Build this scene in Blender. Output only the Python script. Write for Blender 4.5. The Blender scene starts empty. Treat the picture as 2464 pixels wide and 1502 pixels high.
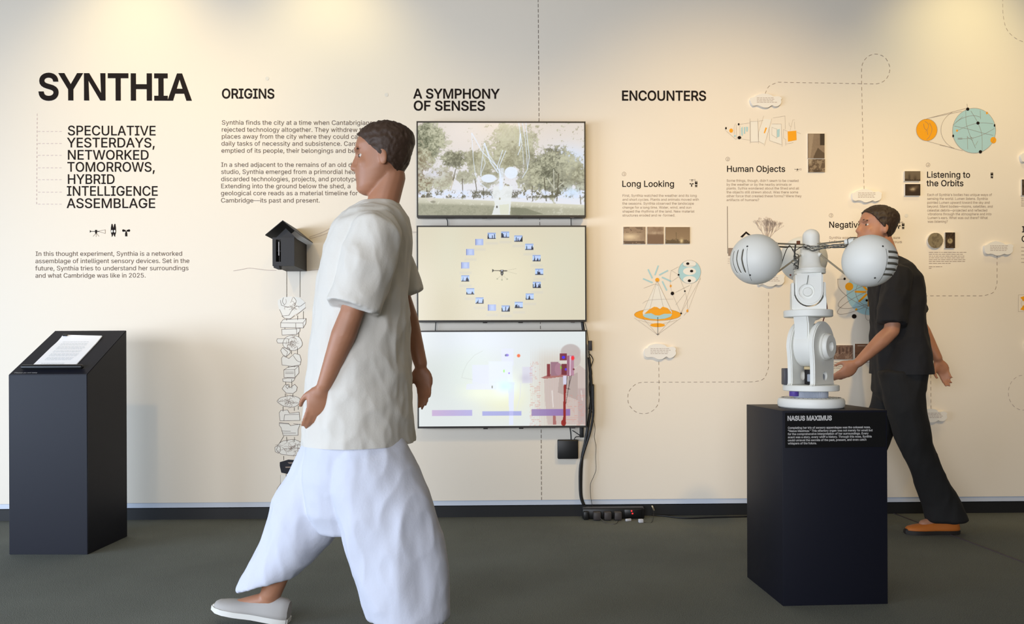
import bpy, bmesh, math, random
import numpy as np
from mathutils import Vector, Matrix, noise
from mathutils.geometry import tessellate_polygon
PI = math.pi
rnd = random.Random(7)
SC = bpy.context.scene
COL = SC.collection

# ------------------------------------------------------------------ camera
W_PX, H_PX = 2464.0, 1502.0
FPX = 1880.0                      # focal length in pixels of the 2464 px wide frame
HOR = 855.0                       # image row of the horizon
EYE = 0.95                        # camera height in metres
ROLL = 0.004
cd = bpy.data.cameras.new('camera')
cd.sensor_fit = 'HORIZONTAL'
cd.sensor_width = 36.0
cd.lens = 36.0 * FPX / W_PX
cd.shift_y = (HOR - H_PX / 2) / W_PX
cd.clip_start = 0.05
cam = bpy.data.objects.new('camera', cd)
COL.objects.link(cam)
CAMM = Matrix.Translation((0, 0, EYE)) @ Matrix.Rotation(PI / 2, 4, 'X') @ Matrix.Rotation(-ROLL, 4, 'Z')
cam.matrix_world = CAMM
SC.camera = cam

# ------------------------------------------------------------------ view, world, lights
SC.view_settings.view_transform = 'Standard'
SC.view_settings.look = 'None'
SC.view_settings.gamma = 1.0
SC.view_settings.use_curve_mapping = False
SC.view_settings.exposure = 0.06

world = bpy.data.worlds.new('world')
SC.world = world
world.use_nodes = True
bg = world.node_tree.nodes['Background']
bg.inputs[0].default_value = (1.0, 0.90, 0.78, 1)
bg.inputs[1].default_value = 0.09


def area(name, loc, target, sx, sy, power, col, spread=180):
    l = bpy.data.lights.new(name, 'AREA')
    l.shape = 'RECTANGLE'; l.size = sx; l.size_y = sy
    l.energy = power; l.color = col; l.spread = math.radians(spread)
    o = bpy.data.objects.new(name, l); COL.objects.link(o)
    o.location = loc
    o.rotation_euler = (Vector(target) - Vector(loc)).to_track_quat('-Z', 'Y').to_euler()
    return o


def spot(name, loc, target, power, col, ang, blend=1.0, rad=0.05):
    l = bpy.data.lights.new(name, 'SPOT')
    l.energy = power; l.color = col; l.spot_size = math.radians(ang); l.spot_blend = blend
    l.shadow_soft_size = rad
    o = bpy.data.objects.new(name, l); COL.objects.link(o)
    o.location = loc
    o.rotation_euler = (Vector(target) - Vector(loc)).to_track_quat('-Z', 'Y').to_euler()
    return o


COOL = (0.74, 0.86, 1.0)
WARM = (1.0, 0.70, 0.30)
area('window_light_left', (-5.2, 1.0, 0.95), (-0.8, 3.6, 0.1), 3.2, 1.5, 118, (0.66, 0.80, 1.0), 130)
area('window_light_behind', (-2.4, -3.4, 1.25), (0.0, 3.6, 0.5), 4.8, 1.8, 128, (0.88, 0.92, 1.0), 110)
area('ceiling_panel_light', (0.3, 1.6, 3.38), (0.3, 1.6, 0.0), 5.5, 0.9, 13, (1.0, 0.86, 0.58))
for k, (x, ty, p) in enumerate([(-2.15, 2.75, 13), (-1.05, 2.75, 16), (2.70, 2.8, 24)]):
    spot('ceiling_spot', (x, 3.95, 3.36), (x, 4.6, ty - 0.35), p, (1.0, 0.82, 0.36), 100, 1.0)
for k, (x, y, tx, tz, p, a) in enumerate([(-1.9, 1.9, -2.1, 1.9, 90, 54), (1.5, 1.7, 1.25, 1.65, 215, 54),
                                          (2.9, 1.9, 3.0, 1.55, 150, 54), (0.0, 1.9, -0.2, 1.3, 62, 54)]):
    spot('track_spot', (x, y, 3.36), (tx, 4.6, tz), p, WARM, a, 1.0)

# ------------------------------------------------------------------ geometry of the view
CR = CAMM.to_3x3()


def ray(px, py):
    return CR @ Vector(((px - W_PX / 2) / FPX, -(py - HOR) / FPX, -1.0))


def at(px, py, y):                # the point seen at this pixel, at distance y along the room
    d = ray(px, py)
    return Vector((0, 0, EYE)) + d * (y / d.y)


def on_floor(px, py, z=0.0):
    d = ray(px, py)
    return Vector((0, 0, EYE)) + d * ((z - EYE) / d.z)


WALL_Y = 4.58
WU = Vector((1, 0.020, 0)).normalized()
WN = Vector((0.020, -1, 0)).normalized()
WF = Matrix(((WU.x, 0, -WU.y if False else WN.x, 0), (WU.y, 0, WN.y, WALL_Y), (0, 1, 0, 0), (0, 0, 0, 1)))
WF = Matrix.Translation((0, WALL_Y, 0)) @ Matrix((
    (WU.x, 0, WN.x, 0), (WU.y, 0, WN.y, 0), (0, 1, WN.z, 0), (0, 0, 0, 1)))
WFI = WF.inverted()


def wl(px, py, off=0.0):          # pixel -> wall coordinates (along the wall, height)
    d = ray(px, py); o = Vector((0, 0, EYE))
    p0 = Vector((0, WALL_Y, 0)) + WN * off
    t = (p0 - o).dot(WN) / d.dot(WN)
    q = WFI @ (o + d * t)
    return Vector((q.x, q.y))


PXM = WALL_Y / FPX                # metres per pixel at the wall


# ------------------------------------------------------------------ materials
def s2l(c):
    c = np.asarray(c, dtype=float)
    return np.where(c <= 0.04045, c / 12.92, ((c + 0.055) / 1.055) ** 2.4)


def rgb(r, g, b):
    v = s2l(np.array([r, g, b]) / 255.0)
    return (float(v[0]), float(v[1]), float(v[2]), 1.0)


def mat(name, col, rough=0.6, metal=0.0, bump=0.0, bscale=60.0, var=0.0, vscale=8.0, emit=0.0, spec=0.5):
    m = bpy.data.materials.new(name); m.use_nodes = True
    nt = m.node_tree; b = nt.nodes['Principled BSDF']
    b.inputs['Base Color'].default_value = col
    b.inputs['Roughness'].default_value = rough
    b.inputs['Metallic'].default_value = metal
    b.inputs['Specular IOR Level'].default_value = spec
    tc = None
    if bump or var:
        tc = nt.nodes.new('ShaderNodeTexCoord')
    if var:
        n = nt.nodes.new('ShaderNodeTexNoise'); n.inputs['Scale'].default_value = vscale
        n.inputs['Detail'].default_value = 5
        r = nt.nodes.new('ShaderNodeValToRGB')
        c = Vector(col[:3])
        r.color_ramp.elements[0].position = 0.3; r.color_ramp.elements[1].position = 0.7
        r.color_ramp.elements[0].color = (*(c * (1 - var)), 1)
        r.color_ramp.elements[1].color = (*(c * (1 + var)), 1)
        nt.links.new(tc.outputs['Object'], n.inputs['Vector'])
        nt.links.new(n.outputs['Fac'], r.inputs['Fac'])
        nt.links.new(r.outputs['Color'], b.inputs['Base Color'])
    if bump:
        n = nt.nodes.new('ShaderNodeTexNoise'); n.inputs['Scale'].default_value = bscale
        n.inputs['Detail'].default_value = 3
        bm_ = nt.nodes.new('ShaderNodeBump'); bm_.inputs['Strength'].default_value = bump
        bm_.inputs['Distance'].default_value = 0.002
        nt.links.new(tc.outputs['Object'], n.inputs['Vector'])
        nt.links.new(n.outputs['Fac'], bm_.inputs['Height'])
        nt.links.new(bm_.outputs['Normal'], b.inputs['Normal'])
    if emit:
        b.inputs['Emission Color'].default_value = col
        b.inputs['Emission Strength'].default_value = emit
    return m


def painted(name, emit, rough=0.5):          # colour read from the printed / displayed picture on the mesh
    m = bpy.data.materials.new(name); m.use_nodes = True
    nt = m.node_tree; b = nt.nodes['Principled BSDF']
    a = nt.nodes.new('ShaderNodeAttribute'); a.attribute_name = 'picture'
    b.inputs['Roughness'].default_value = rough
    if emit:
        b.inputs['Base Color'].default_value = (0.01, 0.01, 0.01, 1)
        nt.links.new(a.outputs['Color'], b.inputs['Emission Color'])
        b.inputs['Emission Strength'].default_value = emit
    else:
        nt.links.new(a.outputs['Color'], b.inputs['Base Color'])
    return m


M = {}
M['wall'] = mat('wall_paint', rgb(238, 228, 212), 0.75, bump=0.12, bscale=35, spec=0.3)
M['strip'] = mat('white_rail', rgb(205, 212, 224), 0.5)
M['base'] = mat('black_rubber', rgb(16, 16, 18), 0.6)
M['vinyl'] = mat('black_vinyl', rgb(24, 14, 11), 0.7, spec=0.2)
M['vinyl_soft'] = mat('grey_brown_vinyl', rgb(104, 90, 82), 0.7, spec=0.2)
M['vinyl_pale'] = mat('pale_vinyl', rgb(150, 132, 118), 0.6)
M['vinyl_faint'] = mat('faint_vinyl', rgb(186, 170, 160), 0.6)
M['vinyl_pink'] = mat('pink_vinyl', rgb(208, 190, 186), 0.6)
M['orange'] = mat('orange_vinyl', rgb(246, 166, 0), 0.6)
M['blue'] = mat('pale_blue_vinyl', rgb(172, 210, 216), 0.6)
M['white'] = mat('white_vinyl', rgb(236, 232, 222), 0.6)
M['foam'] = mat('white_foam', rgb(238, 234, 226), 0.7)
M['card'] = mat('photo_card_edge', rgb(225, 220, 210), 0.6)
M['black'] = mat('black_painted_board', rgb(21, 22, 32), 0.5, spec=0.22, bump=0.05, bscale=80)
M['black_plastic'] = mat('black_plastic', rgb(16, 16, 17), 0.4)
M['cable'] = mat('black_cable', rgb(22, 21, 22), 0.5)
M['cable_grey'] = mat('grey_cable', rgb(70, 66, 66), 0.5)
M['bezel'] = mat('dark_bezel', rgb(36, 32, 28), 0.45)
M['bezel_side'] = mat('tv_body', rgb(20, 19, 19), 0.5)
M['screen'] = painted('lit_screen', 1.0, 0.25)
M['print'] = painted('printed_photo', 0, 0.45)
M['paper'] = mat('white_paper', rgb(250, 250, 252), 0.7)
M['print_grey'] = mat('grey_print', rgb(200, 204, 206), 0.7)
M['label_white'] = mat('white_lettering', rgb(190, 188, 186), 0.6)
M['plaque'] = mat('black_plaque', rgb(12, 12, 14), 0.35)


# ------------------------------------------------------------------ mesh helpers
def link(name, me, m=None, parent=None, Mx=None):
    o = bpy.data.objects.new(name, me); COL.objects.link(o)
    if m is not None and len(me.materials) == 0:
        me.materials.append(m)
    if parent is not None:
        o.parent = parent
        o.matrix_parent_inverse = Matrix.Identity(4)
        PM = WORLD.get(parent.name, Matrix.Identity(4))
        if Mx is not None:
            o.matrix_local = PM.inverted() @ Mx
            WORLD[o.name] = Mx.copy()
        else:
            WORLD[o.name] = PM.copy()
    else:
        if Mx is not None:
            o.matrix_world = Mx
            WORLD[o.name] = Mx.copy()
    return o


WORLD = {}


def tag(o, label=None, cat=None, group=None, kind=None):
    if label: o['label'] = label
    if cat: o['category'] = cat
    if group: o['group'] = group
    if kind: o['kind'] = kind
    return o


def empty(name, Mx, label, cat, group=None):
    o = bpy.data.objects.new(name, None); COL.objects.link(o)
    o.empty_display_size = 0.1
    if not isinstance(Mx, Matrix):
        Mx = Matrix.Translation(Mx)
    o.matrix_world = Mx
    WORLD[o.name] = Mx.copy()
    return tag(o, label, cat, group)


def me_from(bm, name='m', smooth=False):
    bmesh.ops.recalc_face_normals(bm, faces=bm.faces)
    me = bpy.data.meshes.new(name); bm.to_mesh(me); bm.free()
    if smooth:
        me.polygons.foreach_set('use_smooth', [True] * len(me.polygons))
    return me


def auto_smooth(me, ang=35):
    # smooth shading with sharp edges kept
    me.polygons.foreach_set('use_smooth', [True] * len(me.polygons))
    b = bmesh.new(); b.from_mesh(me)
    lim = math.radians(ang)
    for e in b.edges:
        if len(e.link_faces) == 2 and e.calc_face_angle(0) > lim:
            e.smooth = False
    b.to_mesh(me); b.free()
    return me


def box_bm(bm, c, s, Mx=None, bev=0.0, seg=2):
    r = bmesh.ops.create_cube(bm, size=1.0)
    vs = r['verts']
    T = Matrix.Translation(c) @ Matrix.Diagonal((*s, 1))
    if Mx is not None: T = Mx @ T
    bmesh.ops.transform(bm, matrix=T, verts=vs)
    if bev:
        es = list({e for v in vs for e in v.link_edges})
        bmesh.ops.bevel(bm, geom=es, offset=bev, segments=seg, affect='EDGES', profile=0.5)
    return vs


def box(name, c, s, m, parent=None, Mx=None, bev=0.0, seg=2):
    # local coordinates of Mx
    bm = bmesh.new(); box_bm(bm, c, s, None, bev, seg)
    me = me_from(bm)
    if bev: auto_smooth(me)
    return link(name, me, m, parent, Mx if Mx is not None else None)


def frame_for(p, q):
    d = (q - p).normalized()
    up = Vector((0, 0, 1)) if abs(d.z) < 0.95 else Vector((1, 0, 0))
    a = d.cross(up).normalized(); b = a.cross(d).normalized()
    return d, a, b


def tube_bm(bm, pts, r, n=8, cap=True):
    pts = [Vector(p) for p in pts]
    rs = r if hasattr(r, '__len__') else [r] * len(pts)
    rings = []
    d0, a, b = frame_for(pts[0], pts[1])
    for i, p in enumerate(pts):
        if i == 0: t = (pts[1] - p)
        elif i == len(pts) - 1: t = (p - pts[i - 1])
        else: t = (pts[i + 1] - pts[i - 1])
        t = t.normalized()
        a = (a - t * a.dot(t)); a = a.normalized() if a.length > 1e-6 else frame_for(p, p + t)[1]
        b = t.cross(a)
        rings.append([bm.verts.new(p + (a * math.cos(2 * PI * k / n) + b * math.sin(2 * PI * k / n)) * rs[i]) for k in range(n)])
    for i in range(len(rings) - 1):
        for k in range(n):
            bm.faces.new((rings[i][k], rings[i][(k + 1) % n], rings[i + 1][(k + 1) % n], rings[i + 1][k]))
    if cap:
        bm.faces.new(rings[0][::-1]); bm.faces.new(rings[-1])


def spline_pts(ctrl, k=6):
    c = [Vector(p) for p in ctrl]
    out = []
    for i in range(len(c) - 1):
        p0 = c[max(i - 1, 0)]; p1 = c[i]; p2 = c[i + 1]; p3 = c[min(i + 2, len(c) - 1)]
        for j in range(k):
            t = j / k
            out.append(0.5 * ((2 * p1) + (p2 - p0) * t + (2 * p0 - 5 * p1 + 4 * p2 - p3) * t * t + (3 * p1 - p0 - 3 * p2 + p3) * t ** 3))
    out.append(c[-1])
    return out


def tube(name, pts, r, m, parent=None, n=8, Mx=None):
    bm = bmesh.new(); tube_bm(bm, pts, r, n)
    return link(name, me_from(bm, smooth=True), m, parent, Mx)


def lathe_bm(bm, prof, n=48, Mx=None):
    rings = []
    for (r, z) in prof:
        if r < 1e-6:
            v = Vector((0, 0, z)); rings.append([bm.verts.new(Mx @ v if Mx else v)])
        else:
            ring = []
            for k in range(n):
                v = Vector((r * math.cos(2 * PI * k / n), r * math.sin(2 * PI * k / n), z))
                ring.append(bm.verts.new(Mx @ v if Mx else v))
            rings.append(ring)
    for i in range(len(rings) - 1):
        A, B = rings[i], rings[i + 1]
        if len(A) == 1 and len(B) == 1: continue
        for k in range(n):
            if len(A) == 1: bm.faces.new((A[0], B[k], B[(k + 1) % n]))
            elif len(B) == 1: bm.faces.new((A[k], A[(k + 1) % n], B[0]))
            else: bm.faces.new((A[k], A[(k + 1) % n], B[(k + 1) % n], B[k]))
    if len(rings[0]) > 1: bm.faces.new(rings[0][::-1])
    if len(rings[-1]) > 1: bm.faces.new(rings[-1])


def lathe(name, prof, m, parent=None, Mx=None, n=48, Lx=None):
    bm = bmesh.new(); lathe_bm(bm, prof, n, Lx)
    return link(name, auto_smooth(me_from(bm)), m, parent, Mx)


def prism_bm(bm, poly, z0, z1, Mx=None):
    f = lambda v: (Mx @ v) if Mx else v
    a = [bm.verts.new(f(Vector((x, y, z0)))) for x, y in poly]
    b = [bm.verts.new(f(Vector((x, y, z1)))) for x, y in poly]
    n = len(poly)
    bm.faces.new(a[::-1]); bm.faces.new(b)
    for i in range(n):
        bm.faces.new((a[i], a[(i + 1) % n], b[(i + 1) % n], b[i]))


# ------------------------------------------------------------------ flat graphics on the wall
def wall_frame(c, off):
    return WF @ Matrix.Translation((c.x, c.y, off))


def ribbon_bm(bm, pts, w, c, z=0.0):
    for i in range(len(pts) - 1):
        p, q = pts[i] - c, pts[i + 1] - c
        d = q - p
        if d.length < 1e-7: continue
        n = Vector((-d.y, d.x)).normalized() * w / 2
        e = d.normalized() * w * 0.25
        vs = [bm.verts.new((v.x, v.y, z)) for v in (p - e - n, q + e - n, q + e + n, p - e + n)]
        bm.faces.new(vs)


def strokes_me(lines, wpx, c, dash=None):
    bm = bmesh.new(); w = wpx * PXM
    for ln in lines:
        pts = [wl(*p) for p in ln]
        if dash:
            on, offl = dash[0] * PXM, dash[1] * PXM
            # resample along the length
            seg = []; pos = 0.0; cur = [pts[0]]; state = True; left = on
            for i in range(len(pts) - 1):
                a, b = pts[i], pts[i + 1]
                L = (b - a).length
                if L < 1e-9: continue
                t = 0.0
                while L - t > left:
                    t += left
                    p = a.lerp(b, t / L)
                    if state:
                        cur.append(p); seg.append(cur)
                    state = not state
                    cur = [p]; left = on if state else offl
                left -= (L - t)
                if state: cur.append(b)
            if state and len(cur) > 1: seg.append(cur)
            for s in seg: ribbon_bm(bm, s, w, c)
        else:
            ribbon_bm(bm, pts, w, c)
    me = bpy.data.meshes.new('lines'); bm.to_mesh(me); bm.free()
    return me


def fills_me(polys, c):
    bm = bmesh.new()
    for pl in polys:
        vs = [bm.verts.new((q.x, q.y, 0)) for q in [wl(*p) - c for p in pl]]
        f = bm.faces.new(vs)
        f.normal_update()
        if f.normal.z < 0: f.normal_flip()
    bmesh.ops.triangulate(bm, faces=bm.faces)
    me = bpy.data.meshes.new('fill'); bm.to_mesh(me); bm.free()
    return me


def ell(cx, cy, rx, ry=None, n=28, a0=0, a1=360, rot=0):
    ry = rx if ry is None else ry
    out = []
    full = (a1 - a0) >= 360
    cr, sr = math.cos(math.radians(rot)), math.sin(math.radians(rot))
    for k in range(n if full else n + 1):
        a = math.radians(a0 + (a1 - a0) * k / n)
        x, y = rx * math.cos(a), ry * math.sin(a)
        out.append((cx + x * cr - y * sr, cy + x * sr + y * cr))
    return out


def closed(p): return list(p) + [p[0]]


def curve(pts, k=8):
    return [(v.x, v.y) for v in spline_pts([Vector((x, y, 0)) for x, y in pts], k)]


def graphic(name, label, cat, cx, cy, layers, group=None):
    # layers: (part name, 'fill'|'line', data, material key, line width px)
    c = wl(cx, cy)
    if len(layers) == 1:
        nm, kind, data, mk, w = layers[0][:5]
        me = fills_me(data, c) if kind == 'fill' else strokes_me(data, w, c, layers[0][5] if len(layers[0]) > 5 else None)
        o = link(name, me, M[mk], None, wall_frame(c, 0.0012))
        return tag(o, label, cat, group)
    e = empty(name, wall_frame(c, 0.0), label, cat, group)
    for i, L in enumerate(layers):
        nm, kind, data, mk, w = L[:5]
        if kind == 'fill' and 1 < len(data) <= 16:
            for j, pl in enumerate(data):                       # every filled shape is a piece of its own
                link(nm, fills_me([pl], c), M[mk], e, wall_frame(c, 0.0010 + 0.0004 * i + 0.00002 * j))
            continue
        me = fills_me(data, c) if kind == 'fill' else strokes_me(data, w, c, L[5] if len(L) > 5 else None)
        link(nm, me, M[mk], e, wall_frame(c, 0.0010 + 0.0004 * i))
    return e


# ------------------------------------------------------------------ lettering
GLY = {
    '"': (0.321, [[78, 318, 70, 509, 136, 509, 128, 318],
           [193, 318, 185, 509, 250, 509, 243, 318]]),
    "'": (0.206, [[78, 318, 70, 509, 136, 509, 128, 318]]),
    ',': (0.188, [[38, -119, 68, 71, 137, 71, 84, -119]]),
    '-': (0.453, [[337, 244, 337, 188, 114, 188, 114, 244]]),
    '.': (0.188, [[95, -4, 78, -1, 63, 9, 53, 24, 50, 41, 53, 59, 63, 73, 78, 83, 95, 87, 113, 83, 128, 73, 138, 59, 141, 41, 138, 24, 128, 9, 113, -1]]),
    '0': (0.453, [[227, -7, 174, 1, 130, 24, 95, 62, 69, 113, 57, 155, 50, 202, 48, 254, 50, 306, 57, 353, 69, 395, 95, 447, 130, 484, 174, 508, 227, 516, 279, 508, 323, 484, 358, 447, 384, 395, 396, 353, 403, 306, 405, 254, 403, 202, 396, 155, 384, 113, 359, 62, 323, 24, 279, 1],
           [227, 50, 261, 56, 290, 74, 313, 103, 330, 144, 340, 194, 344, 254, 340, 314, 330, 365, 313, 405, 290, 435, 261, 453, 227, 460, 192, 453, 163, 435, 140, 405, 123, 365, 113, 314, 109, 254, 113, 194, 123, 144, 140, 103, 163, 74, 192, 56]]),
    '1': (0.453, [[76, 0, 76, 55, 391, 55, 391, 0],
           [276, 509, 276, 0, 212, 0, 212, 448, 209, 448, 86, 358, 86, 427, 198, 509]]),
    '2': (0.453, [[64, 0, 64, 47, 234, 229, 282, 282, 311, 327, 318, 348, 320, 371, 317, 397, 308, 419, 293, 436, 273, 449, 250, 457, 224, 460, 196, 457, 172, 447, 153, 433, 139, 413, 130, 390, 127, 362, 66, 362, 71, 405, 86, 442, 111, 473, 143, 496, 182, 511, 225, 516, 268, 511, 306, 497, 337, 474, 361, 445, 376, 411, 381, 372, 378, 345, 371, 318, 357, 290, 336, 259, 267, 180, 153, 60, 153, 57, 389, 57, 389, 0]]),
    '3': (0.453, [[218, -7, 173, -3, 133, 10, 98, 30, 70, 57, 52, 91, 44, 132, 109, 132, 115, 107, 126, 87, 144, 71, 165, 59, 191, 52, 219, 50, 248, 53, 275, 61, 297, 74, 315, 93, 325, 116, 329, 145, 326, 172, 316, 196, 299, 217, 275, 234, 242, 244, 201, 248, 157, 248, 157, 299, 288, 448, 288, 452, 70, 452, 70, 509, 372, 509, 372, 461, 211, 278, 211, 289, 264, 288, 308, 276, 344, 253, 371, 222, 387, 186, 393, 145, 387, 103, 370, 66, 344, 36, 309, 12, 266, -2]]),
    '4': (0.453, [[40, 105, 40, 158, 247, 509, 311, 509, 109, 166, 109, 163, 413, 163, 413, 105],
           [282, 0, 282, 121, 282, 146, 282, 318, 343, 318, 343, 0]]),
    '5': (0.453, [[221, -7, 178, -2, 140, 11, 108, 32, 83, 60, 66, 93, 60, 130, 122, 130, 127, 108, 138, 89, 154, 73, 173, 60, 196, 52, 221, 50, 250, 53, 276, 64, 298, 82, 314, 104, 324, 131, 328, 162, 324, 193, 314, 221, 297, 244, 275, 262, 248, 273, 218, 277, 167, 268, 145, 258, 128, 246, 67, 253, 96, 509, 366, 509, 366, 452, 151, 452, 134, 301, 136, 301, 155, 315, 178, 325, 203, 331, 229, 334, 263, 330, 294, 321, 321, 306, 345, 285, 364, 260, 379, 231, 388, 199, 391, 163, 385, 117, 369, 76, 343, 41, 309, 15, 268, -1]]),
    '6': (0.453, [[226, -7, 182, -1, 142, 15, 109, 40, 84, 74, 69, 115, 64, 162, 68, 199, 80, 239, 102, 285, 137, 340, 252, 509, 322, 509, 151, 261, 145, 261, 165, 288, 196, 307, 235, 314, 278, 309, 316, 295, 346, 271, 370, 240, 384, 201, 389, 157, 384, 112, 368, 73, 343, 39, 310, 14, 271, -2],
           [226, 48, 254, 52, 279, 63, 299, 79, 314, 101, 324, 128, 327, 157, 324, 187, 314, 213, 299, 235, 279, 251, 254, 262, 226, 265, 198, 262, 174, 252, 153, 235, 138, 214, 128, 188, 125, 158, 128, 128, 138, 102, 153, 79, 174, 63, 198, 52]]),
    '7': (0.453, [[97, 0, 323, 448, 323, 452, 62, 452, 62, 509, 391, 509, 391, 449, 165, 0]]),
    '8': (0.453, [[226, -7, 178, -2, 136, 11, 101, 33, 74, 62, 57, 96, 52, 135, 55, 166, 65, 195, 81, 220, 101, 241, 125, 256, 153, 265, 153, 267, 119, 282, 93, 308, 76, 342, 70, 380, 75, 417, 90, 450, 114, 477, 146, 498, 184, 511, 226, 516, 269, 511, 306, 498, 337, 477, 361, 450, 377, 417, 382, 380, 376, 342, 359, 308, 333, 282, 300, 267, 300, 265, 327, 256, 351, 241, 372, 220, 387, 195, 397, 166, 401, 135, 395, 96, 378, 62, 352, 33, 317, 11, 275, -2],
           [226, 49, 258, 52, 285, 60, 307, 74, 323, 91, 333, 113, 337, 139, 333, 165, 322, 189, 305, 208, 283, 223, 256, 232, 226, 235, 196, 232, 169, 223, 147, 208, 130, 189, 119, 165, 115, 139, 119, 113, 129, 91, 145, 74, 167, 60, 195, 52],
           [226, 290, 252, 292, 274, 300, 293, 313, 307, 330, 316, 351, 319, 376, 316, 399, 308, 420, 294, 437, 275, 449, 252, 457, 226, 460, 200, 457, 177, 449, 159, 437, 145, 420, 136, 399, 133, 376, 136, 351, 145, 330, 159, 313, 178, 300, 201, 292]]),
    '9': (0.453, [[226, 516, 271, 510, 310, 494, 343, 468, 368, 434, 384, 393, 389, 347, 385, 309, 373, 270, 350, 224, 315, 168, 200, 0, 130, 0, 301, 248, 307, 248, 287, 221, 257, 202, 218, 195, 175, 199, 137, 214, 106, 237, 83, 269, 68, 307, 64, 352, 69, 397, 85, 436, 110, 469, 143, 494, 182, 510],
           [226, 460, 199, 457, 174, 446, 154, 429, 138, 407, 129, 381, 125, 352, 129, 322, 138, 295, 154, 274, 174, 257, 199, 247, 226, 243, 254, 247, 279, 257, 299, 273, 314, 295, 324, 321, 327, 350, 324, 381, 314, 407, 299, 429, 279, 446, 254, 457]]),
    '?': (0.358, [[132, 152, 132, 159, 134, 200, 141, 230, 153, 252, 168, 269, 209, 298, 230, 314, 247, 334, 258, 357, 262, 384, 259, 406, 250, 425, 237, 441, 220, 452, 200, 459, 178, 462, 157, 459, 137, 453, 120, 441, 106, 425, 96, 404, 92, 378, 27, 378, 33, 418, 49, 452, 73, 479, 103, 499, 138, 511, 178, 516, 219, 511, 255, 498, 284, 478, 306, 451, 319, 418, 324, 382, 319, 344, 306, 311, 284, 284, 254, 261, 219, 235, 200, 205, 194, 158, 194, 152],
           [164, -4, 146, -1, 131, 9, 121, 24, 118, 41, 121, 58, 131, 73, 146, 83, 164, 86, 181, 83, 196, 73, 206, 58, 209, 41, 206, 24, 196, 9, 181, -1]]),
    'A': (0.480, [[16, 0, 201, 509, 276, 509, 463, 0, 395, 0, 238, 440, 85, 0],
           [110, 142, 110, 199, 370, 199, 370, 142]]),
    'B': (0.456, [[60, 0, 60, 509, 241, 509, 289, 504, 329, 491, 359, 469, 381, 442, 394, 410, 398, 374, 395, 344, 387, 320, 373, 301, 356, 286, 315, 267, 315, 262, 339, 257, 363, 245, 385, 227, 402, 203, 414, 173, 418, 136, 413, 100, 400, 67, 377, 39, 344, 18, 301, 4, 247, 0],
           [125, 57, 245, 57, 296, 63, 330, 80, 349, 105, 355, 137, 352, 161, 342, 184, 327, 203, 306, 218, 279, 228, 248, 231, 125, 231],
           [125, 285, 238, 285, 265, 288, 288, 296, 308, 309, 323, 326, 333, 348, 336, 372, 330, 403, 313, 429, 283, 446, 240, 452, 125, 452]]),
    'C': (0.510, [[267, -7, 225, -3, 186, 7, 150, 25, 119, 49, 92, 79, 70, 115, 53, 157, 44, 203, 40, 254, 44, 305, 53, 352, 70, 393, 92, 429, 119, 459, 150, 484, 186, 501, 225, 512, 267, 516, 305, 513, 340, 504, 373, 490, 402, 471, 427, 447, 448, 418, 463, 385, 473, 348, 408, 348, 401, 373, 389, 395, 357, 428, 315, 449, 267, 456, 223, 450, 184, 432, 150, 403, 125, 364, 109, 314, 103, 254, 109, 194, 125, 145, 151, 105, 184, 76, 223, 59, 267, 53, 315, 60, 357, 81, 389, 114, 408, 160, 473, 160, 463, 124, 448, 91, 428, 62, 402, 38, 373, 19, 341, 5, 305, -4]]),
    'D': (0.502, [[219, 0, 96, 0, 96, 57, 215, 57, 272, 63, 318, 81, 354, 110, 379, 149, 394, 198, 399, 255, 394, 312, 379, 361, 354, 399, 320, 428, 275, 446, 221, 452, 93, 452, 93, 509, 225, 509, 273, 505, 315, 495, 353, 478, 399, 441, 433, 391, 449, 351, 458, 306, 462, 255, 458, 205, 449, 159, 433, 119, 411, 83, 384, 54, 351, 31, 312, 14, 268, 3],
           [125, 509, 125, 0, 60, 0, 60, 509]]),
    'E': (0.419, [[60, 0, 60, 509, 372, 509, 372, 452, 125, 452, 125, 286, 355, 286, 355, 229, 125, 229, 125, 57, 375, 57, 375, 0]]),
    'F': (0.410, [[60, 0, 60, 509, 369, 509, 369, 452, 125, 452, 125, 278, 346, 278, 346, 221, 125, 221, 125, 0]]),
    'G': (0.520, [[269, -7, 225, -3, 185, 7, 149, 25, 118, 49, 91, 79, 69, 116, 53, 157, 43, 203, 40, 254, 43, 305, 53, 352, 69, 393, 91, 429, 117, 459, 149, 484, 184, 501, 223, 512, 265, 516, 304, 513, 340, 504, 374, 489, 403, 469, 429, 445, 449, 416, 465, 384, 474, 349, 408, 349, 387, 393, 356, 427, 315, 448, 265, 456, 222, 450, 183, 432, 150, 404, 125, 364, 109, 314, 103, 254, 109, 194, 125, 145, 151, 105, 184, 76, 224, 59, 269, 53, 309, 57, 345, 71, 374, 93, 396, 123, 410, 160, 415, 202, 434, 199, 283, 199, 283, 256, 478, 256, 478, 200, 471, 141, 451, 91, 419, 50, 377, 19, 326, 0]]),
    'H': (0.517, [[60, 0, 60, 509, 125, 509, 125, 289, 392, 289, 392, 509, 457, 509, 457, 0, 392, 0, 392, 232, 125, 232, 125, 0]]),
    'I': (0.300, [[31, 0, 31, 57, 118, 57, 118, 452, 31, 452, 31, 509, 269, 509, 269, 452, 183, 452, 183, 57, 269, 57, 269, 0]]),
    'J': (0.396, [[185, -7, 124, 3, 75, 33, 52, 63, 38, 100, 33, 145, 33, 173, 98, 173, 98, 145, 104, 104, 122, 74, 149, 56, 185, 50, 220, 56, 248, 74, 266, 104, 272, 145, 272, 509, 336, 509, 336, 145, 332, 100, 318, 63, 294, 33, 246, 3]]),
    'K': (0.467, [[60, 0, 60, 509, 125, 509, 125, 0],
           [110, 150, 110, 232, 364, 509, 448, 509],
           [372, 0, 180, 255, 226, 307, 449, 0]]),
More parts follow.
